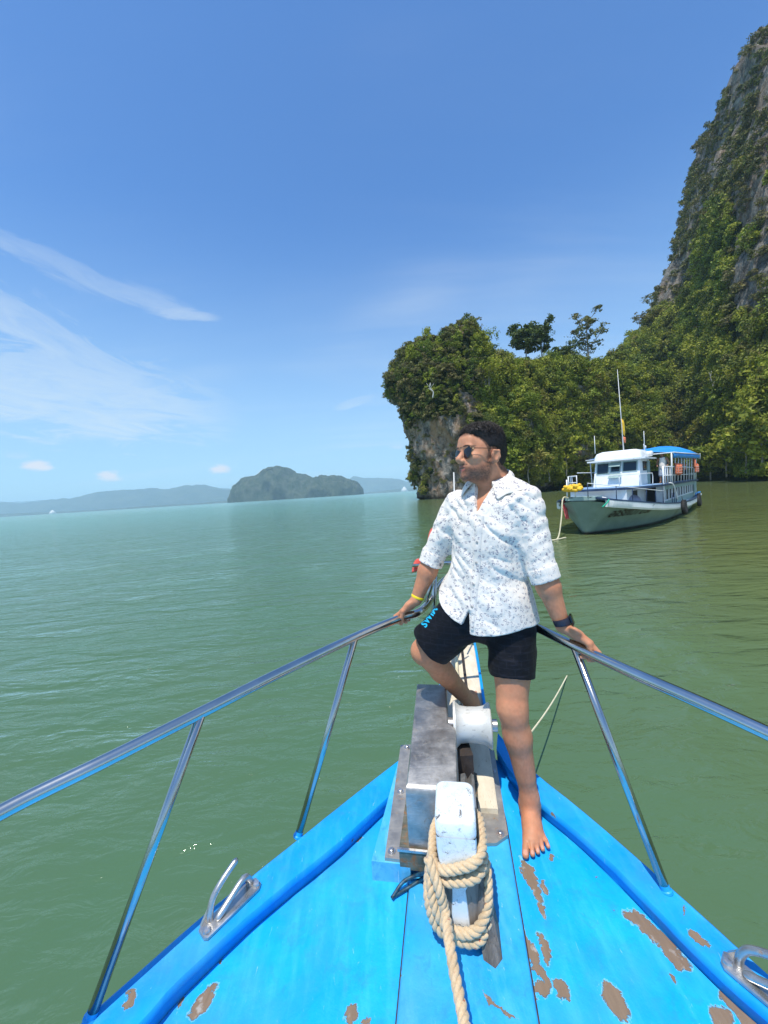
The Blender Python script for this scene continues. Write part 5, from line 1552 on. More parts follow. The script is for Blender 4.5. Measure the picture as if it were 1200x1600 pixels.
def islet():
    E = []
    def e(px, py, d, rx, ry, rz, k=5.0): E.append(el(P(px, py, d), (rx, ry, rz), None, k))
    D = 104
    e(700, 600, D, 12.2, 11, 12.0); e(690, 560, D, 8.0, 9, 6, 3); e(694, 534, D, 5.0, 6, 2.4, 2); e(686, 512, D, 1.0, 1.4, 1.3, 0.5); e(706, 516, D, 0.8, 1.2, 1.1, 0.5); e(645, 600, D + 2, 5.0, 8, 7, 3)
    e(700, 660, D, 11.0, 12, 15); e(700, 735, D - 1, 9.6, 10, 13, 4); e(705, 770, D, 10.2, 10, 5, 3)
    e(770, 655, D + 6, 14, 13, 16); e(800, 715, D + 8, 17, 12, 14); e(860, 625, D + 15, 17, 14, 11.5); e(885, 690, D + 14, 19, 14, 14); e(950, 690, D + 20, 22, 15, 13)
    e(740, 735, D + 4, 9, 10, 12, 4); e(930, 625, D + 24, 15, 15, 9)
    fb = field(E, False)
    def fn(p):
        d = fb(p)
        n = vn.fbm(p * np.array([1, 1, 0.6]), 9.0, 4, 0.55); r = np.abs(vn.fbm(p * np.array([1, 1, 0.35]) + 40, 4.2, 3, 0.55))
        b = np.abs(vn.fbm(p + 70, 2.6, 3, 0.55))
        return d + n * 2.4 + (0.55 - r) * 2.0 + (0.4 - b) * 0.8
    v, f = surface_nets(fn, (-12, 84, -2), (78, 148, 52), 0.62)
    nr = grad_normals(v, f)
    fc = v[f].mean(1); fnz = nr[f].mean(1)
    # bare rock: the undercut western face and a few faces higher up
    base = P(690, 700, D)
    west = np.exp(-(((fc[:, 0] - P(668, 700, D).x) / 8.0) ** 2)) * np.clip((25 - fc[:, 2]) / 7, 0, 1)
    rk = west * 1.05 + 0.75 * vn.fbm(fc, 5.5, 4) - 0.45 * fnz[:, 2] + 0.15 * (fc[:, 2] < 3.0) + np.clip((1.4 - fc[:, 2]) / 1.2, 0, 1) * 1.5
    rk += 0.75 * np.exp(-(np.linalg.norm((fc - A3(P(628, 612, D))) / np.array([5, 12, 5]), axis=1) ** 2)) + 0.9 * np.exp(-(np.linalg.norm((fc - A3(P(690, 512, D - 3))) / np.array([6, 9, 2.2]), axis=1) ** 2))
    bare = rk > 0.42
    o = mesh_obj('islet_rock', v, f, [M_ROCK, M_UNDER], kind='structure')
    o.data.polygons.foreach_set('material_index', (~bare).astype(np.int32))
    MASKS['islet'] = (fc, fnz, bare, rk)
islet()

UKEY = [(0.20, 0.05), (0.26, 0.09), (0.42, 0.20), (0.52, 0.255), (0.580, 0.287), (0.60, 0.325), (0.655, 0.38), (0.71, 0.462), (0.735, 0.515), (0.785, 0.625), (0.83, 0.79), (0.855, 0.86), (0.885, 0.93), (0.94, 1.02), (0.99, 1.09), (1.05, 1.16), (1.2, 1.38), (1.5, 1.5), (2.2, 1.45)]
SHORE = [(0.20, 121), (0.42, 122), (0.55, 124), (0.70, 130), (0.80, 128), (0.86, 108), (0.92, 92), (1.0, 76), (1.15, 64), (1.5, 56), (2.2, 50)]
def cliff():
    us, es = zip(*UKEY); ss, ys = zip(*SHORE)
    def fn(p):
        x, y, z = p.T; yy = np.maximum(y, 1.0); u = x / yy
        Ys = np.interp(u, ss, ys) + 2.5 * vn(p * np.array([1, 1, 0.02]), 11.0); ev = np.interp(u, us, es)
        Wd = np.interp(u, [0.5, 0.7, 0.85, 1.0, 1.4], [38, 40, 48, 56, 60])
        Hs = ev * (Ys + Wd) + 2.5 - 2.5
        q = (yy - Ys) / Wd
        prof = np.interp(q, [-0.5, -0.02, 0.0, 0.05, 0.25, 0.55, 0.8, 1.0, 1.3, 2.5], [-0.3, -0.05, 0.0, 0.07, 0.30, 0.62, 0.86, 0.97, 1.0, 1.0])
        h = Hs * prof
        d = (z - h) * 0.42
        n = vn.fbm(p * np.array([1, 1, 0.55]), 21.0, 5, 0.55); r = np.abs(vn.fbm(p * np.array([1, 1, 0.3]) + 20, 9.0, 3, 0.5))
        up_ = np.clip(z / 40, 0.35, 1)
        return d + (n * 4.2 + (0.5 - r) * 3.4) * up_
    v, f = surface_nets(fn, (30, 40, -4), (290, 215, 235), 1.5)
    nr = grad_normals(v, f); fc = v[f].mean(1); fnz = nr[f].mean(1)
    u = fc[:, 0] / np.maximum(fc[:, 1], 1); elev = (fc[:, 2] - 2.5) / np.maximum(fc[:, 1], 1)
    rk = (fc[:, 2] - 50) / 34 + 0.8 * vn.fbm(fc * np.array([1, 1, 0.6]), 16.0, 4) - 0.5 * fnz[:, 2] + np.clip((1.5 - fc[:, 2]) / 1.2, 0, 1) * 1.2
    bare = rk > 0.42
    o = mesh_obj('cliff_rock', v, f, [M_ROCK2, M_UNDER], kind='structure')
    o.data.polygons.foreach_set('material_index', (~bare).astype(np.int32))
    MASKS['cliff'] = (fc, fnz, bare, rk)
cliff()


# ---- foliage
def leaf_mat(name, cols, tr=0.18):
    mt, t, bs, co, out = new_mat(name)
    geo = t.n('ShaderNodeNewGeometry'); pos = geo.outputs['Position']
    rnd = t.n('ShaderNodeObjectInfo').outputs['Random']
    pi_ = geo.outputs['Random Per Island']
    big = t.noise(pos, 0.055, 4, 0.6)
    f = t.math('ADD', t.math('MULTIPLY', rnd, 0.5), t.math('MULTIPLY', t.map(big, 0.34, 0.66), 0.5))
    n = len(cols); col = t.ramp(f, [(i / (n - 1), c) for i, c in enumerate(cols)])
    col = t.mix(t.map(pi_, 0, 1, 0.0, 0.40), col, (0.26, 0.275, 0.04))
    col = t.mix(1.0, col, t.ramp(pi_, [(0, 0.65), (1, 1.25)]), 'MULTIPLY')
    setin(t, bs, color=col, rough=0.6, spec=0.25)
    tl = t.n('ShaderNodeBsdfTranslucent', ins={'Color': t.mix(1.0, col, (0.9, 1.15, 0.4), 'MULTIPLY')}).outputs[0]
    mx = t.n('ShaderNodeMixShader', ins={0: tr, 1: bs.outputs[0], 2: tl})
    t.t.links.new(mx.outputs[0], out.inputs[0])
    return mt
M_LEAF = leaf_mat('jungle_leaves', [(0.018, 0.048, 0.010), (0.075, 0.135, 0.015), (0.175, 0.235, 0.020), (0.340, 0.345, 0.032), (0.035, 0.075, 0.014), (0.270, 0.215, 0.055), (0.125, 0.180, 0.020)])
M_SCRUB = leaf_mat('dry_scrub_leaves', [(0.09, 0.085, 0.035), (0.17, 0.13, 0.065), (0.07, 0.09, 0.03), (0.22, 0.165, 0.085)], 0.2)
M_BAMBOO = leaf_mat('yellow_green_bamboo_leaves', [(0.30, 0.32, 0.03), (0.38, 0.36, 0.045), (0.22, 0.27, 0.03)], 0.35)
M_DARKLEAF = leaf_mat('dark_glossy_leaves', [(0.025, 0.060, 0.020), (0.045, 0.090, 0.025)], 0.2)
M_BARK = pm('pale_bark', (0.20, 0.17, 0.13), (0.36, 0.33, 0.28), 3, 0.9)


def clump_data(seed, n, leaf, flat=0.75, lumps=7, droop=0.0):
    """leaf-sized faces spread over the lumps of one crown of radius 1"""
    r = np.random.RandomState(seed)
    lc = r.randn(lumps, 3); lc /= np.linalg.norm(lc, axis=1)[:, None]; lc *= (0.25 + 0.45 * r.rand(lumps, 1)); lc[:, 2] = lc[:, 2] * flat + 0.1
    lr = 0.30 + 0.28 * r.rand(lumps)
    k = r.randint(0, lumps, n); d = r.randn(n, 3); d /= np.linalg.norm(d, axis=1)[:, None]; d[:, 2] = np.abs(d[:, 2]) * 0.85 + d[:, 2] * 0.15
    c = lc[k] + d * (lr[k] * (0.72 + 0.38 * r.rand(n)))[:, None] * np.array([1, 1, flat]); c[:, 2] -= droop * (c[:, 0] ** 2 + c[:, 1] ** 2)
    nn = d + r.randn(n, 3) * 0.55; nn /= np.linalg.norm(nn, axis=1)[:, None]
    a = np.cross(nn, r.randn(n, 3)); a /= np.linalg.norm(a, axis=1)[:, None]; b = np.cross(nn, a)
    s = leaf * (0.6 + 0.8 * r.rand(n))[:, None]
    q = np.stack([c - a * s, c - b * s * 0.5 + nn * s * 0.1, c + a * s, c + b * s * 0.5 + nn * s * 0.1], 1).reshape(-1, 3)
    return q, np.arange(n * 4).reshape(-1, 4)


def clump_mesh(name, mt, *a, **k):
    q, f = clump_data(*a, **k); me = bpy.data.meshes.new(name)
    me.vertices.add(len(q)); me.vertices.foreach_set('co', q.astype(np.float32).ravel()); me.loops.add(f.size); me.loops.foreach_set('vertex_index', f.astype(np.int32).ravel())
    me.polygons.add(len(f)); me.polygons.foreach_set('loop_start', np.arange(0, f.size, 4, dtype=np.int32)); me.update(calc_edges=True); me.materials.append(mt)
    return me


def scatter(name, pts, nrm_, sc, meshes, seed=1):
    """one mass of foliage: clumps instanced on its own points"""
    col = bpy.data.collections.new(name + '_clumps')
    for i, me in enumerate(meshes):
        col.objects.link(bpy.data.objects.new('leaf_clump', me))
    me = bpy.data.meshes.new(name); me.vertices.add(len(pts)); me.vertices.foreach_set('co', pts.astype(np.float32).ravel())
    a = me.attributes.new('size', 'FLOAT_VECTOR', 'POINT'); a.data.foreach_set('vector', sc.astype(np.float32).ravel())
    r = np.random.RandomState(seed); rot = np.stack([r.uniform(-0.6, 0.6, len(pts)), r.uniform(-0.6, 0.6, len(pts)), r.uniform(0, 6.28, len(pts))], 1)
    a = me.attributes.new('turn', 'FLOAT_VECTOR', 'POINT'); a.data.foreach_set('vector', rot.astype(np.float32).ravel())
    o = bpy.data.objects.new(name, me); COL.objects.link(o); put(o, Matrix.Identity(4), None); o['kind'] = 'stuff'
    ng = bpy.data.node_groups.new(name, 'GeometryNodeTree')
    ng.interface.new_socket('Geometry', in_out='INPUT', socket_type='NodeSocketGeometry'); ng.interface.new_socket('Geometry', in_out='OUTPUT', socket_type='NodeSocketGeometry')
    N = ng.nodes.new; Lk = ng.links.new
    gi, go = N('NodeGroupInput'), N('NodeGroupOutput'); ip = N('GeometryNodeInstanceOnPoints'); ci = N('GeometryNodeCollectionInfo'); m2p = N('GeometryNodeMeshToPoints')
    ci.inputs['Collection'].default_value = col; ci.inputs['Separate Children'].default_value = True; ci.inputs['Reset Children'].default_value = True
    ip.inputs['Pick Instance'].default_value = True
    at = N('GeometryNodeInputNamedAttribute'); at.data_type = 'FLOAT_VECTOR'; at.inputs['Name'].default_value = 'size'
    ar = N('GeometryNodeInputNamedAttribute'); ar.data_type = 'FLOAT_VECTOR'; ar.inputs['Name'].default_value = 'turn'
    Lk(gi.outputs[0], m2p.inputs[0]); Lk(m2p.outputs[0], ip.inputs['Points']); Lk(ci.outputs[0], ip.inputs['Instance']); Lk(at.outputs[0], ip.inputs['Scale']); Lk(ar.outputs[0], ip.inputs['Rotation']); Lk(ip.outputs[0], go.inputs[0])
    md = o.modifiers.new('clumps', 'NODES'); md.node_group = ng
    return o
LEAFY = [clump_mesh('leafy_clump', M_LEAF, 10 + i, 420, 0.105, 1.0, 8) for i in range(6)]
CROWNS = [clump_mesh('crown_clump', M_LEAF, 50 + i, 1500, 0.062, 0.9, 16) for i in range(5)]
SCRUBBY = [clump_mesh('scrub_clump', M_SCRUB, 30 + i, 260, 0.12, 0.7, 6) for i in range(4)]


def pick(fc, ok, n, spacing, seed):
    r = np.random.RandomState(seed); idx = np.flatnonzero(ok); r.shuffle(idx); grid = {}; out = []
    for i in idx:
        c = fc[i]; s = spacing[i] if hasattr(spacing, '__len__') else spacing; k = tuple((c / s).astype(int))
        hit = grid.get(k)
        if hit: continue
        grid[k] = True; out.append(i)
        if len(out) >= n: break
    return np.array(out)
r_ = np.random.RandomState(8)
def grow(key, name, n, sp, smin_, smax_, seed, cond=None, meshes=LEAFY):
    fc, fnz, bare, rk = MASKS[key]
    tocam = -(fc - np.array([0, 0, 2.5])); tocam /= np.linalg.norm(tocam, axis=1)[:, None]
    vis = ((fnz * tocam).sum(1) > -0.25) & (fc[:, 2] > 0.6)
    ok = vis & (cond(fc, fnz, bare, rk) if cond else ~bare)
    i = pick(fc, ok, n, sp, seed); r = np.random.RandomState(seed)
    s = (smin_ + (smax_ - smin_) * r.rand(len(i)) ** 2.0)[:, None] * np.array([1, 1, 1.0]) * np.stack([1 + 0.3 * r.rand(len(i)), 1 + 0.3 * r.rand(len(i)), 0.85 + 0.75 * r.rand(len(i))], 1)
    p = fc[i] + fnz[i] * s[:, :1] * 0.25; p[:, 2] = np.maximum(p[:, 2], s[:, 2] * 0.72 + 0.1)
    return scatter(name, p, fnz[i], s, meshes, seed)
west_ = lambda fc: fc[:, 0] < P(735, 600, 104).x + 2.5 * vn(fc, 4.0)
grow('islet', 'islet_jungle', 2600, 1.5, 0.8, 2.3, 1, lambda fc, fnz, bare, rk: ~bare & ~west_(fc))
grow('islet', 'islet_dry_jungle', 1500, 1.3, 0.6, 1.9, 11, lambda fc, fnz, bare, rk: ~bare & west_(fc), LEAFY[:2] + SCRUBBY)
grow('islet', 'islet_crowns', 230, 3.6, 2.0, 3.4, 12, lambda fc, fnz, bare, rk: ~bare & ~west_(fc) & (vn(fc + 9, 6.0) > -0.2), CROWNS)
grow('islet', 'islet_scrub', 420, 1.6, 0.5, 1.3, 2, lambda fc, fnz, bare, rk: bare & (rk < 1.0) & (fc[:, 2] > 3), SCRUBBY)
grow('cliff', 'cliff_jungle', 5200, 2.4, 1.2, 3.4, 3, lambda fc, fnz, bare, rk: ~bare & (rk < 0.40))
grow('cliff', 'cliff_crowns', 420, 6.0, 3.0, 5.2, 13, lambda fc, fnz, bare, rk: ~bare & (rk < 0.2) & (vn(fc + 9, 12.0) > -0.25), CROWNS)
grow('cliff', 'cliff_scrub', 3600, 2.6, 0.9, 2.6, 4, lambda fc, fnz, bare, rk: (rk > 0.25) & (rk < 3.0) & (fnz[:, 2] > 0.02) & (vn(fc, 7.0) > -0.42), SCRUBBY)


def surf_top(key, x, y):
    fc = MASKS[key][0]; d = (fc[:, 0] - x) ** 2 + (fc[:, 1] - y) ** 2; i = np.argsort(d)[:12]; return fc[i, 2].max()
def nearest_surface(p):
    best = None
    for k in ('islet', 'cliff'):
        fc = MASKS[k][0]; o = A3(Vector((0, 0, EYE))); d = A3(p) - o; L = np.linalg.norm(d); d = d / L
        q = fc - o; a = q @ d; off = np.linalg.norm(q - a[:, None] * d, axis=1); ok = (a > 5) & (off < (1.2 if k == 'islet' else 1.8))
        if ok.any():
            dist = a[ok].min()
            if best is None or dist < best: best = dist
    return best


def tree(foot_, h, crown, mt, seed, label, name='jungle_tree', group=None, n=900, leaf=0.055, trunk=0.16, bare=0.0, flat=0.7, lean=(0, 0)):
    """tapered trunk with limbs; leaf-sized faces gathered round the limb ends"""
    r = random.Random(seed); nr_ = np.random.RandomState(seed)
    root = empty(name, foot_, label, 'tree', group)
    mb = MB(); foot_ = Vector(foot_); top = foot_ + Vector((lean[0], lean[1], h))
    path = smooth_path([foot_ - Vector((0, 0, 0.8)), foot_.lerp(top, 0.35) + Vector((r.uniform(-.3, .3), 0, 0)), foot_.lerp(top, 0.7) + Vector((r.uniform(-.4, .4), 0, 0)), top], 4)
    mb.tube(path, [trunk * (1 - 0.8 * i / (len(path) - 1)) for i in range(len(path))], 7)
    tips = []
    for k in range(11):
        u = 0.42 + 0.56 * (k / 10); b0 = foot_.lerp(top, u); a = k * 2.4 + r.random(); L = crown * (0.55 + 0.45 * r.random()) * (1.05 - 0.5 * abs(u - 0.6))
        e_ = b0 + Vector((math.cos(a) * L, math.sin(a) * L, L * (0.35 + 0.4 * r.random())))
        mid = (b0 + e_) / 2 + Vector((0, 0, -0.1 * L)); bp = smooth_path([b0, mid, e_], 3); mb.tube(bp, [trunk * 0.42 * (1 - 0.75 * i / (len(bp) - 1)) for i in range(len(bp))], 5)
        tips.append((e_, L)); tips.append((mid, L * 0.7))
        if bare > 0:
            for _ in range(3):
                e2 = e_ + Vector((r.uniform(-1, 1), r.uniform(-1, 1), r.uniform(0, 1))) * L * 0.4; mb.tube([mid.lerp(e_, r.random()), e2], [trunk * 0.14, trunk * 0.05], 4); tips.append((e2, L * 0.5))
    mb.build('trunk', M_BARK, root)
    tips.append((top, crown * 0.5))
    if n:
        Q = []; per = max(1, n // len(tips))
        for (c, L) in tips:
            if r.random() < bare: continue
            q, f = clump_data(r.randint(0, 99999), per, leaf / max(0.5 * L, 0.3) * crown * 0.5, flat, 7); Q.append(q * max(0.78 * L, 0.35) * np.array([1, 1, 0.9]) + np.array(c))
        if Q:
            Q = np.concatenate(Q); mesh_obj('crown', Q, np.arange(len(Q)).reshape(-1, 4), mt, root, smooth=False)
    return root


def foot_at(px, py, d): return P(px, py, d)
LBL = ['low leafy tree over the water just right of the man\'s head', 'second tree from the left in the shoreline row below the islet', 'middle tree of the five overhanging the water below the islet',
       'fourth tree from the left in the shoreline row below the islet', 'shoreline tree nearest the bow of the far boat', 'shoreline tree just right of the far boat\'s stern',
       'second tree right of the far boat along the cliff foot', 'third tree right of the far boat along the cliff foot', 'rightmost shoreline tree at the foot of the tall cliff']
SKY = ['lowest but two of the scrub trees on the cliff skyline, fairly spiky', 'scrub tree on the cliff skyline halfway up, below the spiky one', 'scrub tree on the skyline just above the spiky one', 'second lowest scrub tree on the cliff skyline',
       'lowest scrub tree on the cliff skyline above the saddle', 'third highest scrub tree on the cliff skyline', 'second highest scrub tree on the cliff skyline', 'highest scrub tree on the cliff skyline near the frame corner']
# ridge trees, each where its trunk leaves the canopy
tree(P(921, 590, 121), 17.5, 4.6, M_SCRUB, 5, 'tall pale sparse tree standing alone above the saddle between islet and cliff', n=2600, leaf=0.105, trunk=0.42, bare=0.15, lean=(-0.6, 0))
tree(P(822, 572, 112), 9.5, 3.9, M_DARKLEAF, 6, 'bushy dark tree on the islet ridge, left one of the close pair', n=5200, leaf=0.13, trunk=0.25, flat=1.05)
tree(P(848, 574, 113), 10.2, 3.6, M_DARKLEAF, 7, 'thinner grey-green tree on the islet ridge, right one of the close pair', n=4000, leaf=0.12, trunk=0.22, bare=0.1, flat=1.1)
tree(P(735, 545, 104), 6.4, 2.8, M_SCRUB, 8, 'feathery twiggy tree on top of the islet beside the dark rock knobs', n=1200, leaf=0.10, trunk=0.12, bare=0.15)
tree(P(882, 585, 118), 7.5, 3.4, M_DARKLEAF, 9, 'round dark tree on the ridge just left of the tall pale tree', n=3000, leaf=0.12, trunk=0.2)
for i, (px, py, d, h, c) in enumerate(((1078, 345, 139, 5.5, 2.6), (1062, 398, 137, 4.6, 2.3), (1090, 305, 141, 4.6, 2.4), (1018, 484, 134, 4.5, 2.2), (1000, 515, 133, 4.5, 2.2), (1110, 235, 144, 4.0, 2.2), (1136, 165, 146, 4.0, 2.2), (1166, 98, 148, 4.4, 2.3))):
    tree(P(px, py, d), h, c, M_SCRUB, 40 + i, SKY[i], group='scrub trees along the cliff skyline', n=900, leaf=0.13, trunk=0.12, bare=0.1)
# bamboo clumps
def bamboo(px, py, d, h, w, seed, label):
    foot_ = P(px, py, d); root = empty('bamboo_clump', foot_, label, 'bamboo', 'bamboo clumps on the islet'); r = random.Random(seed); mb = MB(); Q = []
    for k in range(26):
        a = r.uniform(0, 6.28); s = r.uniform(0.1, 0.6); b = foot_ + Vector((math.cos(a) * s, math.sin(a) * s, 0)); L = h * r.uniform(0.7, 1.0); o_ = w * r.uniform(0.4, 1.0)
        pth = smooth_path([b, b + Vector((math.cos(a) * o_ * 0.25, math.sin(a) * o_ * 0.25, L * 0.65)), b + Vector((math.cos(a) * o_, math.sin(a) * o_, L * (0.92 if s < 0.4 else 0.75)))], 4)
        mb.tube(pth, [0.05 * (1 - 0.8 * i / (len(pth) - 1)) for i in range(len(pth))], 4)
        for p_ in pth[3:]:
            q, f = clump_data(r.randint(0, 9999), 9, 0.34, 0.8, 3, 0.2); Q.append(q * 0.85 + np.array(p_))
    mb.build('stem', M_BARK, root); Q = np.concatenate(Q); mesh_obj('foliage', Q, np.arange(len(Q)).reshape(-1, 4), M_BAMBOO, root, smooth=False)
bamboo(762, 612, 96, 8.5, 5.0, 1, 'yellow-green bamboo arching over the top of the islet right of the rock head')
bamboo(800, 610, 101, 7.0, 4.2, 2, 'yellow-green bamboo in the dip below the pair of dark ridge trees')
# bare pale snags
def snag(px, py, d, h, seed, label):
    b = nearest_surface(P(px, py, d)); q = Vector((0, 0, EYE)) + (P(px, py, d) - Vector((0, 0, EYE))).normalized() * ((b or d) - 2.6)
    r = random.Random(seed); root = empty('dead_tree', q, label, 'dead tree'); mb = MB(); top = q + Vector((r.uniform(-.8, .8), -0.6, h))
    p_ = smooth_path([q, q.lerp(top, 0.4) + Vector((0.35, 0, 0)), q.lerp(top, 0.7) - Vector((0.3, 0, 0)), top], 4); mb.tube(p_, [0.15 * (1 - 0.6 * i / 12) for i in range(len(p_))], 5)
    mb.build('trunk', pm('bleached_wood', (0.55, 0.52, 0.46), (0.68, 0.66, 0.6), 3), root); mb = MB()
    for k in range(5):
        a = p_[4 + k]; mb.tube([a, a + Vector((r.uniform(-1.4, 1.4), -0.4, r.uniform(0.4, 1.4)))], [0.07, 0.03], 4)
    mb.build('branch', bpy.data.materials['bleached_wood'], root)
snag(1112, 615, 100, 6.0, 3, 'bleached bare tree trunk among the green jungle above the blue canopy boat')
snag(676, 622, 92, 3.4, 4, 'small bleached dead branch on the left rock face of the islet')

# trees one can tell apart along the water
row = [(760, 742, 5.5, 3.4, 0), (792, 738, 6, 3.8, 1), (826, 735, 6, 3.8, 2), (858, 730, 5.5, 3.6, 1), (884, 722, 6.5, 3.9, 0), (1110, 728, 6.5, 4.2, 1), (1135, 722, 7.5, 4.4, 2), (1165, 712, 7.5, 4.2, 1), (1190, 700, 8, 4.6, 0)]
MS = [M_LEAF, M_BAMBOO, M_LEAF]
for i, (px, py, h, c, k) in enumerate(row):
    b = nearest_surface(P(px, py, 100)); o_ = Vector((0, 0, EYE)); q = o_ + (P(px, py, 100) - o_).normalized() * ((b or 105) - 1.0)
    q.z = max(q.z - 3.0, 0.6)
    left_ = px < 950
    tree(q, h, c, M_LEAF if k != 1 else M_LEAF, 70 + i, LBL[i],
         group='trees over the water below the islet' if left_ else 'trees over the water below the cliff', n=2200, leaf=0.14, trunk=0.2, bare=0.0)

# ---- far islands and hills
def ridge(name, prof, dist, depth, label=None, seed=0, mt=None, rough=1.0, kind='structure', ground=0.0):
    """prof: (px, py of the skyline); the body is a real hill with a rounded plan"""
    top = [P(x, y, dist) for x, y in prof]; xs = [p.x for p in top]; zs = [max(p.z, 0.0) for p in top]
    n = 240; X = np.linspace(xs[0], xs[-1], n); Z = np.interp(X, xs, zs); span = xs[-1] - xs[0]
    m_ = 34; rows_ = []
    for j in range(m_ + 1):
        a = PI * j / m_; row_ = []
        yy = -math.cos(a) * depth; k = math.sin(a) ** 0.8
        p = np.stack([X, np.full(n, dist + yy), Z * k], 1)
        nz = vn.fbm(p + seed * 31, span * 0.045, 4) * Z.max() * 0.07 * rough + (vn.fbm(p + seed, span * 0.012, 3)) * Z.max() * 0.03 * rough
        z = Z * k + nz * min(1, math.sin(a) * 3) * (Z > 0.02 * Z.max())
        e = np.sqrt(np.clip(1 - np.abs(np.linspace(-1, 1, n)) ** 6, 0, 1))
        rows_.append(np.stack([X + vn(p * 3, span * 0.05) * span * 0.004, np.full(n, dist) + yy * (0.35 + 0.65 * e) + vn(p + 5, span * 0.08) * depth * 0.15, np.where(j in (0, m_), -2.0, np.maximum(z, -2))], 1))
    V = np.stack(rows_).reshape(-1, 3); i, j = np.meshgrid(np.arange(m_), np.arange(n - 1), indexing='ij')
    F = np.stack([i * n + j, i * n + j + 1, (i + 1) * n + j + 1, (i + 1) * n + j], -1).reshape(-1, 4)
    return mesh_obj(name, V, F, mt, kind=kind, label=label)
def far_mat(name, a, b, sc):
    mt, t, bs, co, out = new_mat(name); geo = t.n('ShaderNodeNewGeometry').outputs['Position']
    n = t.noise(t.mapping(geo, (1, 1, 0.6)), sc, 8, 0.72); setin(t, bs, color=t.mix(t.map(n, 0.4, 0.62), a, b), rough=0.95, spec=0.1, normal=t.bump(n, 1.0, 0.5 / sc)); return mt
M_FAR = far_mat('distant_jungle', (0.020, 0.040, 0.016), (0.085, 0.095, 0.060), 0.035)
M_FAR2 = far_mat('distant_hills', (0.03, 0.05, 0.025), (0.07, 0.085, 0.05), 0.006)
ridge('far_island', [(371, 784), (374, 770), (378, 757), (392, 747), (402, 745), (411, 742), (424, 733), (437, 729), (449, 731), (462, 742), (474, 742), (484, 746), (492, 747), (503, 744), (515, 746), (527, 744), (537, 747), (549, 750), (560, 755), (566, 762), (567, 772)], 2100, 260, seed=1, mt=M_FAR, rough=0.8)
ridge('far_hills', [(-260, 812), (-100, 792), (0, 785), (40, 789), (90, 783), (135, 777), (155, 770), (190, 765), (240, 762), (262, 766), (300, 760), (318, 758), (345, 765), (372, 768), (400, 775), (440, 779)], 5200, 500, seed=2, mt=M_FAR2, rough=1.3)
ridge('farthest_hills', [(-200, 790), (0, 783), (60, 784), (150, 778), (240, 772), (290, 763), (312, 757), (330, 762), (380, 770)], 7600, 600, seed=5, mt=M_FAR2, rough=1.2)
ridge('coastal_lowland', [(-240, 816), (0, 803), (80, 800), (160, 796), (240, 790), (310, 786), (372, 781)], 3600, 200, seed=3, mt=M_FAR, rough=0.7)
ridge('eastern_hills', [(520, 772), (545, 750), (552, 744), (570, 747), (595, 747), (622, 749), (634, 753), (650, 752), (690, 750), (730, 762)], 6800, 600, seed=4, mt=M_FAR2, rough=0.4)
ridge('eastern_lowland', [(560, 771), (585, 768), (620, 764), (648, 763), (700, 762)], 5000, 200, seed=6, mt=M_FAR2, rough=0.4)
M_PALEROCK = pm('pale_quarried_rock', (0.62, 0.58, 0.52), (0.75, 0.72, 0.66), 0.02, 0.9)
for px, w, h, D_, lb in ((632, 6, 6, 4600, 'tiny pale bare rock on the far shore just left of the islet'), (82, 5, 5, 3300, 'tiny pale bare rock on the far left shoreline')):
    c0 = P(px, HOR(px) , D_); u_ = D_ / FPX; mb = MB()
    ring = [Vector((c0.x + math.cos(a) * w * u_ * (1 + 0.2 * math.sin(3 * a)), c0.y + math.sin(a) * w * u_, -1)) for a in [2 * PI * k / 12 for k in range(12)]]
    up1 = [Vector((p.x * 0.6 + c0.x * 0.4, p.y * 0.6 + c0.y * 0.4, h * u_ * 0.6)) for p in ring]; up2 = [Vector((p.x * 0.1 + c0.x * 0.9, p.y * 0.1 + c0.y * 0.9, h * u_ * 1.2)) for p in ring]
    mb.loft([ring, up1, up2]).build('pale_rock', M_PALEROCK, label=lb, cat='rock')

# ================================================================== the moored tour boat (local frame: x from bow to stern, -y the side we see, z up)
ang_ = math.atan2(0.695, 0.72)
FB = Matrix.Translation(Vector((9.38, 17.75, 0))) @ Matrix.Rotation(ang_, 4, 'Z')
M_HG = None
def hull_mat():
    mt, t, bs, co, out = new_mat('pale_green_grey_hull')
    geo = t.n('ShaderNodeNewGeometry').outputs['Position']
    n = t.noise(geo, 1.2, 6, 0.65); st = t.noise(t.mapping(geo, (1.4, 1.4, 0.5), (0.5, 0.2, 0)), 7.0, 6, 0.75, 0.8)
    z = t.n('ShaderNodeSeparateXYZ', ins={0: geo}).outputs[2]
    col = t.mix(t.map(n, 0.35, 0.65), (0.13, 0.20, 0.17), (0.18, 0.26, 0.225))
    scr = t.noise(t.mapping(geo, (3, 3, 1.2), (0.9, 0.5, 0.4)), 4.0, 8, 0.8, 1.5)
    col = t.mix(t.math('MULTIPLY', t.map(scr, 0.63, 0.68), t.map(z, 1.05, 0.75)), col, (0.50, 0.58, 0.54))
    col = t.mix(t.map(z, 0.16, 0.06), col, (0.03, 0.025, 0.02))
    col = t.mix(t.map(st, 0.66, 0.74, 0, 0.4), col, (0.06, 0.07, 0.06))
    setin(t, bs, color=col, rough=0.45, normal=t.bump(n, 0.3, 0.02)); return mt
M_HG = hull_mat()
M_W = pm('boat_white_paint', (0.70, 0.73, 0.72), (0.80, 0.81, 0.80), 1.5, 0.4, 0, 0.1, c3=(0.58, 0.60, 0.57))
M_W2 = pm('boat_white_steel', (0.66, 0.68, 0.68), (0.78, 0.78, 0.77), 4, 0.45)
M_NAVY = pm('navy_deck_edge', (0.015, 0.035, 0.085), (0.03, 0.06, 0.13), 2, 0.4)
M_DECKB = pm('faded_blue_deck', (0.16, 0.30, 0.50), (0.30, 0.44, 0.60), 2, 0.5, c3=(0.5, 0.58, 0.62))
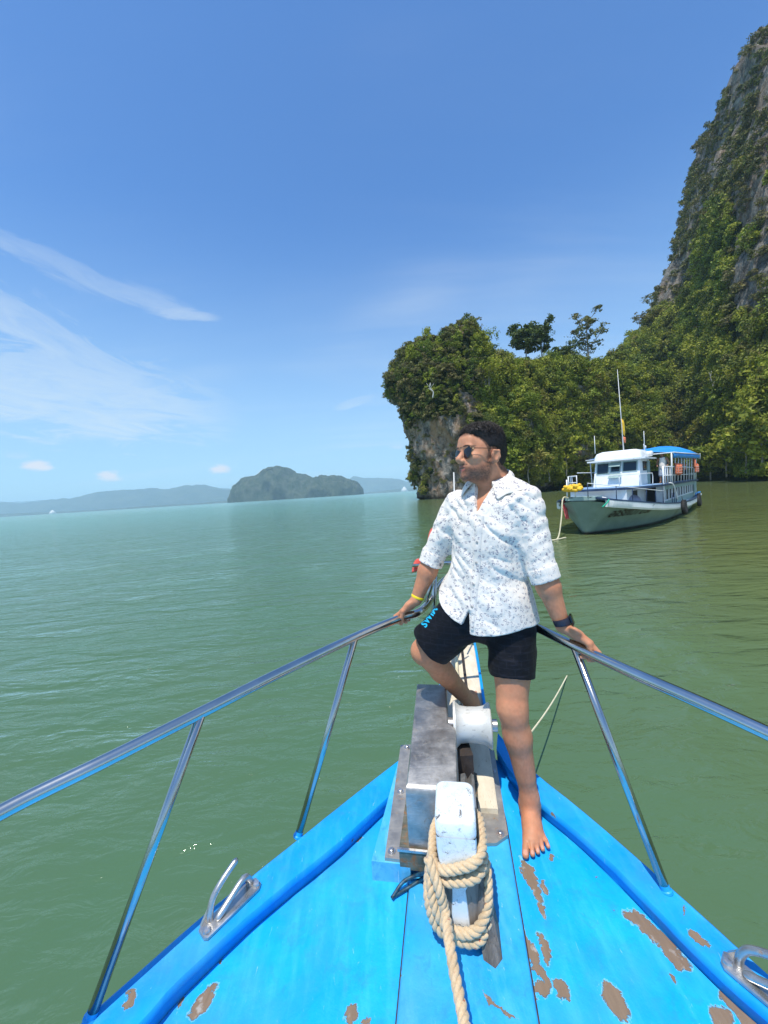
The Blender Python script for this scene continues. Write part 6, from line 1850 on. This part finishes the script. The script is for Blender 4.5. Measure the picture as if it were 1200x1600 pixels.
M_BLUE = pm('blue_tarpaulin', (0.01, 0.23, 0.66), (0.03, 0.32, 0.76), 1.3, 0.5, 0, 0.4, 3, 0.03)
M_DK = pm('painted_shade_and_dark_parts', (0.02, 0.022, 0.022), (0.05, 0.05, 0.045), 2, 0.8)  # near-black: interior shade put into the colour; also plain dark parts
M_GL = pm('dark_window_glass', (0.012, 0.022, 0.030), (0.02, 0.035, 0.04), 1, 0.06)
M_TYRE = pm('tyre_rubber', (0.012, 0.012, 0.012), (0.03, 0.03, 0.03), 5, 0.8, 0, 0.4, 30, 0.01)
M_GREYGREEN = pm('grey_green_panel', (0.22, 0.32, 0.30), (0.30, 0.40, 0.37), 1.2, 0.5)
M_ORANGE = pm('orange_life_vest', (0.62, 0.15, 0.07), (0.75, 0.26, 0.14), 6, 0.75, 0, 0.4)
M_PINK = pm('faded_pink_strap', (0.72, 0.45, 0.38), rough=0.8)
M_YEL = pm('yellow_cloth', (0.75, 0.42, 0.02), (0.85, 0.55, 0.04), 6, 0.7, 0, 0.5)
FBR = empty('tour_boat', (9, 0, 0), 'white and grey-green double deck tour boat with a blue canopy moored under the cliff', 'boat', None, FB)
def fb(mb, name, mt_, parent=None, **kw): return mb.build(name, mt_, parent or FBR, frame=FB, **kw)
def bx(name, x0, x1, y0, y1, z0, z1, mt_, parent=None, **kw):
    kw.setdefault('smooth', False); mb = MB(); mb.box(((x0 + x1) / 2, (y0 + y1) / 2, (z0 + z1) / 2), (x1 - x0, y1 - y0, z1 - z0)); return fb(mb, name, mt_, parent, **kw)
def tb(pts, r, name, mt_, parent=None, seg=7, **kw): mb = MB(); mb.tube(pts, r, seg); return fb(mb, name, mt_, parent, **kw)
SX = [-0.85, -0.65, -0.3, 0.6, 2.0, 4.0, 7.0, 11.0, 15.0, 18.3]
BW = [0.42, 0.75, 1.15, 1.55, 1.95, 2.2, 2.3, 2.3, 2.15, 1.75]       # half beam at the sheer
ZS = [1.72, 1.66, 1.56, 1.44, 1.28, 1.10, 0.92, 0.80, 0.78, 0.86]     # sheer height
WB = [0.02, 0.03, 0.05, 0.35, 1.0, 1.6, 1.95, 2.0, 1.8, 1.35]         # half beam at the water
WX = [-0.15, -0.10, 0.0, 0.6, 2.0, 4.0, 7.0, 11.0, 15.0, 18.1]
def fine(a, n=46): return np.interp(np.linspace(0, len(SX) - 1, n), range(len(SX)), a)
sx, bw, zs, wb, wx = [fine(a) for a in (SX, BW, ZS, WB, WX)]
for sg in (-1, 1):
    rows = []
    for i in range(len(sx)):
        r = []
        for k in range(9):
            u = k / 8; c_ = u ** 1.3
            z = -0.35 + (zs[i] - 0.17 + 0.35) * u
            r.append((wx[i] + (sx[i] - wx[i]) * c_, sg * (wb[i] * 0.92 + (bw[i] - wb[i] * 0.92) * c_), z))
        rows.append(r if sg < 0 else r[::-1])
    fb(MB().loft(rows, closed=False), 'hull_side', M_HG)
    # white sheer strake, proud of the topsides
    rows = []
    for i in range(8 if sg < 0 else 12, len(sx)):
        y = sg * (bw[i] + 0.02); z = zs[i]
        r = [(sx[i], y - sg * 0.12, z - 0.34), (sx[i], y - sg * 0.02, z - 0.34), (sx[i], y + sg * 0.03, z - 0.26), (sx[i], y + sg * 0.03, z - 0.04), (sx[i], y - sg * 0.10, z - 0.04)]
        rows.append(r if sg < 0 else r[::-1])
    fb(MB().loft(rows), 'sheer_strake', M_W, angle=30)
    rows = []
    for i in range(len(sx)):
        y = sg * (bw[i] + 0.0); z = zs[i]
        r = [(sx[i], y - sg * 0.12, z - 0.038), (sx[i], y + sg * 0.06, z - 0.038), (sx[i], y + sg * 0.06, z + 0.03), (sx[i], y - sg * 0.12, z + 0.03)]
        rows.append(r if sg < 0 else r[::-1])
    fb(MB().loft(rows), 'rubbing_rail', M_NAVY, smooth=False)
rows = [[(sx[i], -bw[i] + 0.05, zs[i] - 0.05), (sx[i], 0, zs[i] - 0.03), (sx[i], bw[i] - 0.05, zs[i] - 0.05)] for i in range(len(sx))]
fb(MB().loft(rows, closed=False), 'main_deck', M_DECKB)
# blunt bow plate and stern transom
mb = MB(); rows = []
for k in range(9):
    u = k / 8; c_ = u ** 1.3; z = -0.35 + (zs[0] - 0.17 + 0.35) * u; x = wx[0] + (sx[0] - wx[0]) * c_; b = wb[0] * .92 + (bw[0] - wb[0] * .92) * c_
    rows.append([(x, -b, z), (x - 0.04, 0, z), (x, b, z)])
fb(mb.loft(rows, closed=False), 'bow_plate', M_HG)
mb = MB(); mb.hexa([(18.05, -1.3, -0.3), (18.15, -1.3, -0.3), (18.15, 1.3, -0.3), (18.05, 1.3, -0.3)], [(18.25, -1.74, 0.8), (18.32, -1.74, 0.8), (18.32, 1.74, 0.8), (18.25, 1.74, 0.8)]); fb(mb, 'transom', M_HG, smooth=False)
bx('bow_bulwark', -0.85, 0.1, -0.62, 0.62, 1.58, 1.74, M_GREYGREEN)
bx('stern_platform', 17.0, 20.0, -1.9, 1.9, 0.72, 0.84, M_W)
# name on the bow, Thai letters
tv, tf = text_mesh('อจรียงวา มารีน', 0.36, shear=0.25, offset=0.006)
me_v = []
_x0, _x1 = min(q.x for q in tv), max(q.x for q in tv)
for q in tv:
    x = 0.05 + (q.x - _x0) / (_x1 - _x0) * 2.8; z = 0.90 + q.y * 1.35
    i = np.interp(x, sx, range(len(sx))); ii = range(len(sx))
    zz = float(np.interp(i, ii, zs)); u = (z + 0.35) / (zz - 0.17 + 0.35); c_ = max(u, 0) ** 1.3
    y = -(np.interp(i, ii, wb) * .92 + (np.interp(i, ii, bw) - np.interp(i, ii, wb) * .92) * c_)
    me_v.append((x, y - 0.022, z))
mesh_obj('painted_name', me_v, tf, pm('dark_red_lettering', (0.015, 0.003, 0.003), rough=0.5), FBR, frame=FB, smooth=False)
# lower cabin: fore trunk, side wall with open bays between white posts
bx('fore_cabin', 1.5, 5.2, -1.25, 1.25, 1.05, 1.92, M_W)
bx('cabin_door', 2.55, 3.35, -1.27, -1.24, 1.08, 1.82, M_DK)
bx('cabin_wall_front', 5.2, 5.32, -1.9, 1.9, 0.9, 1.92, M_DK)
bx('cabin_pillar', 5.05, 5.45, -2.02, -1.72, 0.95, 1.92, M_W)
bx('cabin_shade_core', 5.4, 16.4, -1.55, 1.6, 0.72, 1.9, M_DK)  # solid near-black box standing in for shade behind the open bays
mb = MB(); mb.hexa([(5.45, -1.98, 0.72), (16.6, -1.90, 0.68), (16.6, -1.84, 0.68), (5.45, -1.92, 0.72)], [(5.45, -1.98, 1.10), (16.6, -1.90, 1.16), (16.6, -1.84, 1.16), (5.45, -1.92, 1.10)]); fb(mb, 'side_wall', M_GREYGREEN, smooth=False)
mb = MB(); mb.hexa([(5.45, -2.00, 1.10), (16.6, -1.92, 1.16), (16.6, -1.82, 1.16), (5.45, -1.90, 1.10)], [(5.45, -2.00, 1.15), (16.6, -1.92, 1.21), (16.6, -1.82, 1.21), (5.45, -1.90, 1.15)]); fb(mb, 'window_sill', M_W, smooth=False)
bx('side_header', 5.45, 16.7, -1.97, -1.89, 1.70, 1.93, M_GREYGREEN)
for k in range(12):
    x = 6.1 + k * 0.88; p = bx('window_post', x, x + 0.14, -1.955, -1.895, 1.14, 1.72, M_W)
bx('aft_wall', 16.5, 16.62, -1.9, 1.9, 0.72, 2.55, M_GREYGREEN)
bx('aft_side_panel', 15.6, 16.62, -1.99, -1.93, 0.95, 2.5, M_GREYGREEN)
# upper deck
up_plan = [(1.1, -0.85), (1.7, -1.55), (3.0, -1.95), (5.0, -2.12), (17.0, -2.05), (17.0, 2.05), (5.0, 2.12), (3.0, 1.95), (1.7, 1.55), (1.1, 0.85)]
mb = MB(); mb.hexa([(x, y, 1.92) for x, y in up_plan], [(x, y, 2.02) for x, y in up_plan]); ud = fb(mb, 'upper_deck', M_NAVY, smooth=False)
mb = MB(); mb.hexa([(x * 0.985 + 0.05, y * 0.95, 2.021) for x, y in up_plan], [(x * 0.985 + 0.05, y * 0.95, 2.035) for x, y in up_plan]); fb(mb, 'deck_surface', M_DECKB, smooth=False)
# wheelhouse
mb = MB(); mb.hexa([(4.55, -1.12, 2.03), (6.9, -1.12, 2.03), (6.9, 1.12, 2.03), (4.55, 1.12, 2.03)], [(4.95, -1.08, 3.42), (6.9, -1.08, 3.42), (6.9, 1.08, 3.42), (4.95, 1.08, 3.42)])
wh = fb(mb, 'wheelhouse', M_W, smooth=False)
def whx(z): return 4.55 + 0.40 * (z - 2.03) / 1.39
def pane(y0, y1, z0, z1, tilt=0.0, nm='window'):
    f = MB(); e = 0.05
    q = lambda y, z, o: (whx(z) - o, y, z)
    f.hexa([q(y0, z0, 0.03), q(y1, z0, 0.03), q(y1, z0, -0.02), q(y0, z0, -0.02)], [q(y0, z1, 0.03), q(y1, z1, 0.03), q(y1, z1, -0.02), q(y0, z1, -0.02)])
    fr = fb(f, nm, M_GREYGREEN, wh, smooth=False); g = MB()
    g.hexa([q(y0 + e, z0 + e, 0.04), q(y1 - e, z0 + e, 0.04), q(y1 - e, z0 + e, 0.0), q(y0 + e, z0 + e, 0.0)], [q(y0 + e, z1 - e, 0.04), q(y1 - e, z1 - e, 0.04), q(y1 - e, z1 - e, 0.0), q(y0 + e, z1 - e, 0.0)])
    fb(g, 'window_glass', M_GL, wh, smooth=False)
pane(-0.98, -0.28, 2.78, 3.36); pane(-0.20, 0.30, 2.80, 3.36); pane(0.36, 1.0, 2.72, 3.36)
# opened sash propped out over the middle window, and the sloping board below it
mb = MB(); mb.hexa([(4.55, -0.22, 3.12), (4.56, 0.32, 3.12), (4.58, 0.32, 3.10), (4.57, -0.22, 3.10)], [(4.90, -0.22, 3.34), (4.90, 0.32, 3.34), (4.92, 0.32, 3.31), (4.92, -0.22, 3.31)]); fb(mb, 'open_sash', M_GREYGREEN, wh, smooth=False)
mb = MB(); mb.hexa([(4.45, -0.30, 2.50), (4.45, 0.36, 2.50), (4.50, 0.36, 2.48), (4.50, -0.30, 2.48)], [(4.70, -0.24, 2.74), (4.70, 0.32, 2.74), (4.74, 0.32, 2.72), (4.74, -0.24, 2.72)]); fb(mb, 'visor_board', M_GREYGREEN, wh, smooth=False)
mb = MB(); mb.box((5.75, -1.11, 3.05), (0.7, 0.04, 0.5)); fb(mb, 'side_window', M_GL, wh, smooth=False)
mb = MB(); mb.box((6.55, -1.13, 2.7), (0.5, 0.04, 1.25)); fb(mb, 'side_door', M_GREYGREEN, wh, smooth=False)
bx('roof_slab', 4.55, 7.2, -1.4, 1.4, 3.42, 3.50, M_W)
def rbox(x0, x1, y0, y1, z0, z1, ins): 
    rings = []
    for z, k in ((z0, 0.0), (z0 + (z1 - z0) * 0.45, 0.06), (z0 + (z1 - z0) * 0.8, 0.25), (z1, 0.75)):
        i = ins * k; rings.append([(x, y, z) for x, y in rrect((x0 + x1) / 2, (y0 + y1) / 2, (x1 - x0) / 2 - i, (y1 - y0) / 2 - i, 0.25, 4)])
    return MB().loft(rings)
fb(rbox(4.75, 7.0, -1.15, 1.15, 3.50, 3.98, 0.42), 'roof_top', M_W, angle=50)
mb = MB(); mb.lathe([(-0.32, 0.05), (-0.30, 0.15), (0.30, 0.15), (0.32, 0.05)], (6.7, -1.0, 3.72), (0.4, 1, 0), 14); fb(mb, 'life_raft', M_W2)
# canopy on posts
def canopy():
    rows = []
    for i in range(13):
        x = 6.9 + (16.6 - 6.9) * i / 12; sag = 0.03 * math.sin(i * 1.57); rise = 0.16 + 0.50 * (i / 12)
        rows.append([(x, y, 3.66 + rise * (1 - (y / 2.2) ** 2) * 1.3 + 0.10 * i / 12 - sag * (abs(y) < 2) ) for y in (-2.2, -1.7, -1.1, -0.5, 0, 0.5, 1.1, 1.7, 2.2)])
    o = fb(MB().loft(rows, closed=False), 'canopy', M_BLUE); md = o.modifiers.new('t', 'SOLIDIFY'); md.thickness = 0.03
    rows = [[(r[0][0], -2.205, r[0][2] + 0.01), (r[0][0], -2.24, r[0][2] - 0.10), (r[0][0], -2.20 - 0.03 * math.sin(k * 2.0), r[0][2] - 0.26 - 0.03 * math.sin(k * 2.7))] for k, r in enumerate(rows)]
    o2 = fb(MB().loft(rows, closed=False), 'canopy_valance', M_BLUE); md = o2.modifiers.new('t', 'SOLIDIFY'); md.thickness = 0.02
    tb([(6.9, -2.22, 3.68), (16.7, -2.22, 3.80)], 0.03, 'canopy_beam', M_W2); tb([(6.9, 2.22, 3.68), (16.7, 2.22, 3.80)], 0.03, 'canopy_beam', M_W2); tb([(6.9, -2.2, 3.68), (6.9, 2.2, 3.68)], 0.03, 'canopy_beam', M_W2)
    tb([(16.6, -2.22, 3.85), (16.6, -2.22, 3.45)], 0.03, 'canopy_strap', M_W2)
canopy()
pst = tb([(7.3, -2.05, 2.02), (6.9, -2.12, 3.68)], 0.04, 'canopy_post', M_W2)
for k in range(9):
    x = 8.2 + k * 0.98; tb([(x, -2.03, 2.02), (x - 0.12, -2.10, 3.62)], 0.028, 'canopy_post', M_W2)
for k in range(7): bx('shade_block', 8.0 + k * 1.2, 8.7 + k * 1.2, -1.6, 1.6, 2.04, 2.75, M_DK)  # near-black boxes added to give the shade beneath the canopy
for k in range(6): tb([(7.3 + k * 1.8, 2.03, 2.02), (7.3 + k * 1.8, 2.10, 3.62)], 0.032, 'canopy_post', M_W2)
for (x, y) in ((16.4, -1.2), (16.7, -0.2), (16.4, 1.2)): tb([(x, y, 0.8), (x, y, 3.7)], 0.045, 'stern_post', M_W2)
# upper side rail
tb([(4.9, -2.06, 2.92), (10.0, -2.05, 2.92), (16.4, -2.0, 2.86)], 0.030, 'side_rail', M_W2); tb([(4.9, -2.06, 2.46), (16.4, -2.0, 2.42)], 0.024, 'side_rail', M_W2)
for k in range(5): tb([(4.9 + 0.62 * k, -2.06, 2.02), (4.9 + 0.62 * k - 0.05, -2.06, 2.92)], 0.026, 'rail_post', M_W2)
tb([(4.95, -2.06, 0.95), (4.88, -2.08, 2.95)], 0.035, 'rail_post', M_W2)
tb([(4.9, 2.06, 2.92), (16.4, 2.0, 2.86)], 0.026, 'side_rail', M_W2)
# forward upper rail
fr = [(4.6, 2.0), (3.4, 1.9), (2.3, 1.6), (1.6, 0.95)]
tb([(x, y, 2.72) for x, y in fr], 0.024, 'forward_rail', M_W2); tb([(x, y, 2.38) for x, y in fr], 0.020, 'forward_rail', M_W2)
for x, y in fr + [(2.4, 1.66), (3.7, 1.93)]: tb([(x, y, 2.02), (x - 0.04, y, 2.73)], 0.022, 'forward_rail_post', M_W2)
hp = smooth_path([(1.35, 0.0, 2.03), (1.35, 0.0, 2.55), (1.5, -0.15, 2.62), (2.2, -1.2, 2.62), (3.3, -1.8, 2.62), (3.6, -1.87, 2.55), (3.6, -1.87, 2.03)], 5); tb(hp, 0.018, 'hoop_rail', M_W2)
for x, y in ((1.95, -0.85), (2.75, -1.5)): tb([(x, y, 2.03), (x, y, 2.62)], 0.016, 'hoop_rail_post', M_W2)
# bow deck rails (dark) along the sheer
pts = []
for x in (-0.9, 0.0, 1.0, 2.1, 3.2, 4.3):
    b = float(np.interp(x, sx, bw)) - 0.06; z = float(np.interp(x, sx, zs)); tb([(x, -b, z), (x - 0.08, -b - 0.02, z + 0.62)], 0.018, 'deck_rail_post', M_NAVY); pts.append((x - 0.08, -b - 0.02, z + 0.62))
tb(smooth_path(pts, 4), 0.018, 'deck_rail', M_W2)
for k in range(3):
    x = 6.3 + 0.55 * k; tb([(x, -2.2, 0.93), (x, -2.2, 1.5)], 0.022, 'deck_rail_post', M_NAVY)
tb(smooth_path([(6.2, -2.1, 2.05), (6.5, -2.2, 1.98), (6.9, -2.25, 1.6), (7.3, -2.27, 1.1)], 5), 0.035, 'ladder_rail', M_W2)
# foredeck clutter: hatch, blanket heap
mb = rbox(0.2, 1.3, -0.6, 0.5, 1.42, 1.66, 0.3); fb(mb, 'hatch', M_W, angle=50)
mb = MB(); rings = []
for k in range(6):
    u = k / 5; r0_ = math.cos(u * 1.5); rings.append([(2.6 + 1.0 * r0_ * math.cos(a) * (1 + .1 * math.sin(3 * a)), -1.2 + 0.35 * r0_ * math.sin(a), 1.22 + 0.42 * math.sin(u * 1.5)) for a in [2 * PI * j / 16 for j in range(16)]])
o = fb(mb.loft(rings), 'folded_tarpaulin', pm('grey_purple_tarp', (0.22, 0.22, 0.30), (0.34, 0.34, 0.42), 3, 0.8, 0, 0.6, 10, 0.03))
# masts, aerials
mst = tb([(5.5, -0.2, 3.98), (5.5, -0.02, 8.45)], [0.032, 0.010], 'mast', M_W2)
tb([(6.85, -0.9, 3.9), (6.55, -0.95, 5.0)], [0.025, 0.015], 'aerial', M_W2); tb([(5.0, 1.1, 3.95), (4.98, 1.1, 4.95)], [0.022, 0.014], 'aerial', M_W2)
tb([(15.3, 0.9, 3.95), (15.3, 0.9, 4.9)], 0.016, 'flag_staff', M_W2)
bx('stern_locker', 16.7, 17.4, -1.9, -0.9, 0.84, 1.45, pm('blue_box', (0.02, 0.22, 0.6), rough=0.5)); bx('stern_beam', 15.9, 18.6, -2.0, -1.9, 0.98, 1.06, M_BLUE)
bx('outboard_motor', 17.5, 18.9, -0.5, 0.1, 1.2, 1.5, M_DK)
# things hung on or standing on the boat
def wp(x, y, z): return FB @ Vector((x, y, z))
def flag(name, pts, mt_, label):
    o = MB().loft(pts, closed=False).build(name, mt_, frame=FB, label=label, cat='flag'); md = o.modifiers.new('t', 'SOLIDIFY'); md.thickness = 0.012; return o
flag('flag', [[(5.48, -0.13, z), (5.54 + w, -0.2 - 0.1 * w, z - 0.1), (5.6 + w * 1.2, -0.22, z - 0.18)] for z, w in ((5.75, 0.02), (5.5, 0.14), (5.2, 0.18), (4.95, 0.06))], M_YEL, 'yellow flag hanging limp from the mast of the far tour boat')
flag('flag', [[(5.5, -0.17, z), (5.56, -0.24, z - 0.03), (5.62, -0.28, z - 0.05)] for z in (4.75, 4.6, 4.45)], M_ORANGE, 'small orange and red pennant low on the mast of the far boat')
flag('flag', [[(15.3, 0.9, 4.85), (15.0, 0.75, 4.78), (14.75, 0.62, 4.7)], [(15.3, 0.9, 4.66), (15.02, 0.76, 4.6), (14.8, 0.64, 4.5)], [(15.3, 0.9, 4.50), (15.1, 0.8, 4.42), (14.95, 0.7, 4.38)]], M_W, 'small white flag on a short staff behind the blue canopy')
flag('cloth', [[(-0.66 + x, 0.90 - x * 0.2 - 0.5 * (1.75 - z) * 0.35 + 0.02 * math.sin(20 * x), z) for x in (0, 0.08, 0.16, 0.24)] for z in (1.62, 1.4, 1.15, 0.9, 0.72)], pm('red_cloth', (0.6, 0.03, 0.04), (0.75, 0.2, 0.2), 8, 0.8), 'red cloth strip hanging over the bow of the far boat')
def tyre(x, z, tilt, label):
    b = float(np.interp(x, sx, bw)) + 0.16; c = (x, -b, z); mb = MB(); ring = []
    R_ = 0.30; pth = [(x + R_ * math.cos(a) * 0.85, -b - 0.0 + tilt * math.sin(a) * 0.1, z + R_ * math.sin(a)) for a in [2 * PI * k / 20 for k in range(20)]]
    mb.tube(pth, 0.115, 10, closed=True)
    for k in range(20):
        a = 2 * PI * k / 20; mb.box((x + 0.40 * math.cos(a) * 0.85, -b, z + 0.40 * math.sin(a)), (0.03, 0.18, 0.04), Matrix.Rotation(-a, 3, 'Y'))
    mb.tube([(x, -b + 0.05, z + 0.28), (x, -b + 0.1, z + 0.62)], 0.015, 5)
    mb.build('tyre_fender', M_TYRE, frame=FB, label=label, cat='tyre fender')
tyre(8.0, 0.62, 0.3, 'black tyre fender hanging amidships on the side of the far boat')
tyre(16.2, 0.50, 0.3, 'black tyre fender hanging near the stern of the far boat'); tyre(17.6, 0.55, 0.3, 'aftermost black tyre fender at the stern corner of the far boat')
# life vests over the rails
def vest_mesh():
    mb = MB()
    for sg in (-1, 1):
        rings = []
        for k in range(7):
            u = k / 6; w = 0.115 * (1 - 0.25 * abs(u - 0.5)); rings.append([(sg * 0.13 + x_ * w, y_ * 0.05, -0.52 * u) for x_, y_ in ((-1, -0.6), (-0.5, -1), (0.5, -1), (1, -0.6), (1, 0.6), (0.5, 1), (-0.5, 1), (-1, 0.6))])
        mb.loft(rings)
    mb.tube(smooth_path([(-0.14, 0, 0.0), (-0.09, 0.05, 0.06), (0, 0.07, 0.08), (0.09, 0.05, 0.06), (0.14, 0, 0.0)], 3), 0.05, 7)
    return mb
VM = vest_mesh(); SM = MB()
for z in (-0.14, -0.30, -0.44): SM.box((0, -0.055, z), (0.40, 0.012, 0.035))
def vest(x, y, z, rz, label, first=[None], tilt=0.0):
    Wm = FB @ Matrix.Translation(Vector((x, y, z))) @ Matrix.Rotation(rz, 4, 'Z') @ Matrix.Rotation(tilt, 4, 'Y')
    if first[0] is None:
        e_ = empty('life_vest', (0, 0, 0), label, 'life vest', 'orange life vests hung on the far boat', Wm); o_ = np.zeros(3)
        mesh_obj('vest_body', VM.v, VM.f, M_ORANGE, e_, frame=Wm, origin=o_); mesh_obj('webbing_strap', SM.v, SM.f, M_PINK, e_, frame=Wm, smooth=False, origin=o_); first[0] = e_
    else: dup_tree(first[0], Wm, label)
for k, lb in enumerate(('foremost life vest of the orange row on the upper rail amidships', 'second life vest from the front in the orange row on the upper rail', 'middle life vest of the orange row on the upper rail', 'fourth life vest from the front in the orange row on the upper rail', 'aftmost life vest of the orange row on the upper rail amidships')):
    vest(8.1 + 0.36 * k, -2.14, 3.0 - 0.03 * (k % 2), 0.25 * math.sin(k * 2.2), lb, tilt=0.2 * math.sin(k * 1.7))
vest(14.6, -2.16, 3.35, 0.2, 'upper orange life vest hung between the last canopy posts', tilt=0.15); vest(15.3, -2.18, 3.05, -0.3, 'lower orange life vest hung between the last canopy posts'); vest(16.5, -1.9, 3.5, 0.3, 'orange life vest hung highest at the stern under the canopy corner'); vest(16.75, -1.3, 3.15, -0.2, 'orange life vest hung lowest on the stern posts')
# yellow float bundle on the bow post
mb = MB(); r = random.Random(4)
for k in range(16):
    c = Vector((-0.85 + r.uniform(-.15, .15), 0.25 + r.uniform(-.30, .30), 2.18 + r.uniform(-.10, .10))); d = Vector((r.uniform(-.2, .2), r.uniform(-.25, .25), r.uniform(-.06, .06)))
    mb.tube(smooth_path([c - d, c, c + d], 3), [0.05, 0.08, 0.09, 0.10, 0.09, 0.08, 0.05], 8)
o = mb.build('float_bundle', M_YEL, frame=FB, label='bundle of orange and yellow floats tied on the bow post of the far boat', cat='floats')
tb([(-0.8, 0.2, 1.70), (-0.85, 0.2, 2.14)], 0.03, 'bow_post', M_W2)
tb([(-0.7, 0.6, 1.66), (-0.62, 0.62, 2.55)], 0.03, 'bow_post', M_W2)
mb = MB(); a_ = wp(-1.15, 0.62, 1.70); b_ = wp(-1.75, 0.95, -0.04); w0_ = onplane(872, 841, 0.0)
strand_rope(mb, smooth_path([wp(-0.8, 0.5, 1.72), a_, a_.lerp(w0_, 0.5) + Vector((0.03, 0, -0.05)), w0_ + Vector((0, 0, 0.02)), onplane(862, 844, 0.02), onplane(870, 843, 0.03), onplane(884, 840, 0.02)], 6), 0.030, 0.2)
mb.build('mooring_rope', M_ROPE2, label='pale mooring rope dropping from the bow of the far boat into the water', cat='rope')
o = tb(smooth_path([(-0.45, -1.05, 1.58), (-0.62, -1.02, 1.45), (-0.85, -0.9, 1.28)], 4), 0.03, 'green_rope', pm('green_rope', (0.01, 0.36, 0.22), rough=0.7))

# crewman on the upper deck
def crewman():
    root = empty('person', (7.2, -1.66, 2.04), 'dark haired crewman in white sleeveless shirt standing at the upper rail of the far boat', 'person', None, FB)
    c = lambda x, y, z: A3(FB @ Vector((7.2 + x, -1.66 + y, 2.04 + z)))
    pr = [rc(c(-0.02, 0.02, 1.58), c(-0.03, 0.02, 1.63), 0.085, 0.080, 0.03), rc(c(0, 0.02, 1.40), c(0, 0.02, 1.52), 0.055, 0.05, 0.04), rc(c(-0.02, 0, 1.32), c(0, 0.03, 1.0), 0.13, 0.13, 0.08),
          rc(c(-0.0, -0.12, 1.35), c(0.0, 0.12, 1.35), 0.075, 0.075, 0.06), rc(c(0, 0, 1.0), c(0, 0, 0.88), 0.135, 0.13, 0.06)]
    pr.append(el(c(-0.105, 0.02, 1.60), (0.03, 0.02, 0.02), None, 0.02))
    for sg in (-1, 1):
        pr += [rc(c(0, sg * 0.20, 1.36), c(0.04, sg * 0.27, 1.08), 0.052, 0.042, 0.04), rc(c(0.04, sg * 0.27, 1.08), c(-0.16, sg * 0.22, 0.95), 0.04, 0.03, 0.02), el(c(-0.20, sg * 0.21, 0.94), (0.05, 0.035, 0.03), None, 0.02)]
        pr += [rc(c(0, sg * 0.09, 0.88), c(-0.02, sg * 0.11, 0.48), 0.085, 0.058, 0.04), rc(c(-0.02, sg * 0.11, 0.48), c(0.02, sg * 0.12, 0.08), 0.056, 0.036, 0.03), rc(c(0.03, sg * 0.12, 0.04), c(-0.14, sg * 0.13, 0.03), 0.038, 0.032, 0.02)]
    pts = np.array([q[1] for q in pr]); v, f = surface_nets(field(pr), pts.min(0) - 0.25, pts.max(0) + 0.25, 0.016)
    sk = pm('dark_tanned_skin', (0.26, 0.13, 0.08), (0.32, 0.165, 0.10), 8, 0.55); mesh_obj('body', v, f, sk, root)
    sp_ = [rc(c(-0.02, 0, 1.30), c(0, 0.03, 0.98), 0.148, 0.150, 0.08), rc(c(0, -0.09, 1.37), c(0, 0.09, 1.37), 0.075, 0.075, 0.05), rc(c(0, 0, 1.0), c(0, 0, 0.86), 0.148, 0.15, 0.06)]
    fs = field(sp_); nkc = c(-0.03, 0.02, 1.50)
    v, f = surface_nets(lambda p: np.maximum(fs(p), 0.10 - np.linalg.norm(p - nkc, axis=1)), pts.min(0) - 0.2, pts.max(0) + 0.2, 0.016); mesh_obj('vest_top', v, f, M_CLOTHW, root)
    sp_ = [rc(c(0, 0, 0.92), c(0, 0, 0.86), 0.142, 0.145, 0.05)] + [rc(c(0, sg * 0.09, 0.86), c(-0.02, sg * 0.11, 0.46), 0.105, 0.09, 0.04) for sg in (-1, 1)]
    v, f = surface_nets(field(sp_), pts.min(0) - 0.2, pts.max(0) + 0.2, 0.016); mesh_obj('shorts', v, f, pm('pale_blue_patterned_shorts', (0.20, 0.26, 0.36), (0.45, 0.46, 0.5), 12, 0.8, lo=0.48, hi=0.52), root)
    sp_ = [el(c(-0.005, 0.02, 1.635), (0.092, 0.088, 0.085), None, 0.01)]; fs2 = field(sp_); fcx = c(-0.16, 0.02, 1.56)
    v, f = surface_nets(lambda p: np.maximum(fs2(p), 0.125 - np.linalg.norm(p - fcx, axis=1)), pts.min(0) - 0.2, pts.max(0) + 0.3, 0.014); mesh_obj('hair', v, f, pm('black_hair', (0.01, 0.01, 0.01), rough=0.6), root)
crewman()

# ================================================================== sea haze
def haze():
    mt = bpy.data.materials.new('sea_haze'); mt.use_nodes = True; t = NT(mt.node_tree); out = t.n('ShaderNodeOutputMaterial')
    vol = t.n('ShaderNodeVolumePrincipled', ins={'Color': (0.62, 0.85, 1.0, 1), 'Density': 0.00017, 'Anisotropy': 0.0})
    t.t.links.new(vol.outputs[0], out.inputs['Volume'])
    mb = MB(); mb.box((0, 0, 139), (34000, 34000, 286))
    mb.build('haze', mt, kind='stuff', smooth=False)
haze()
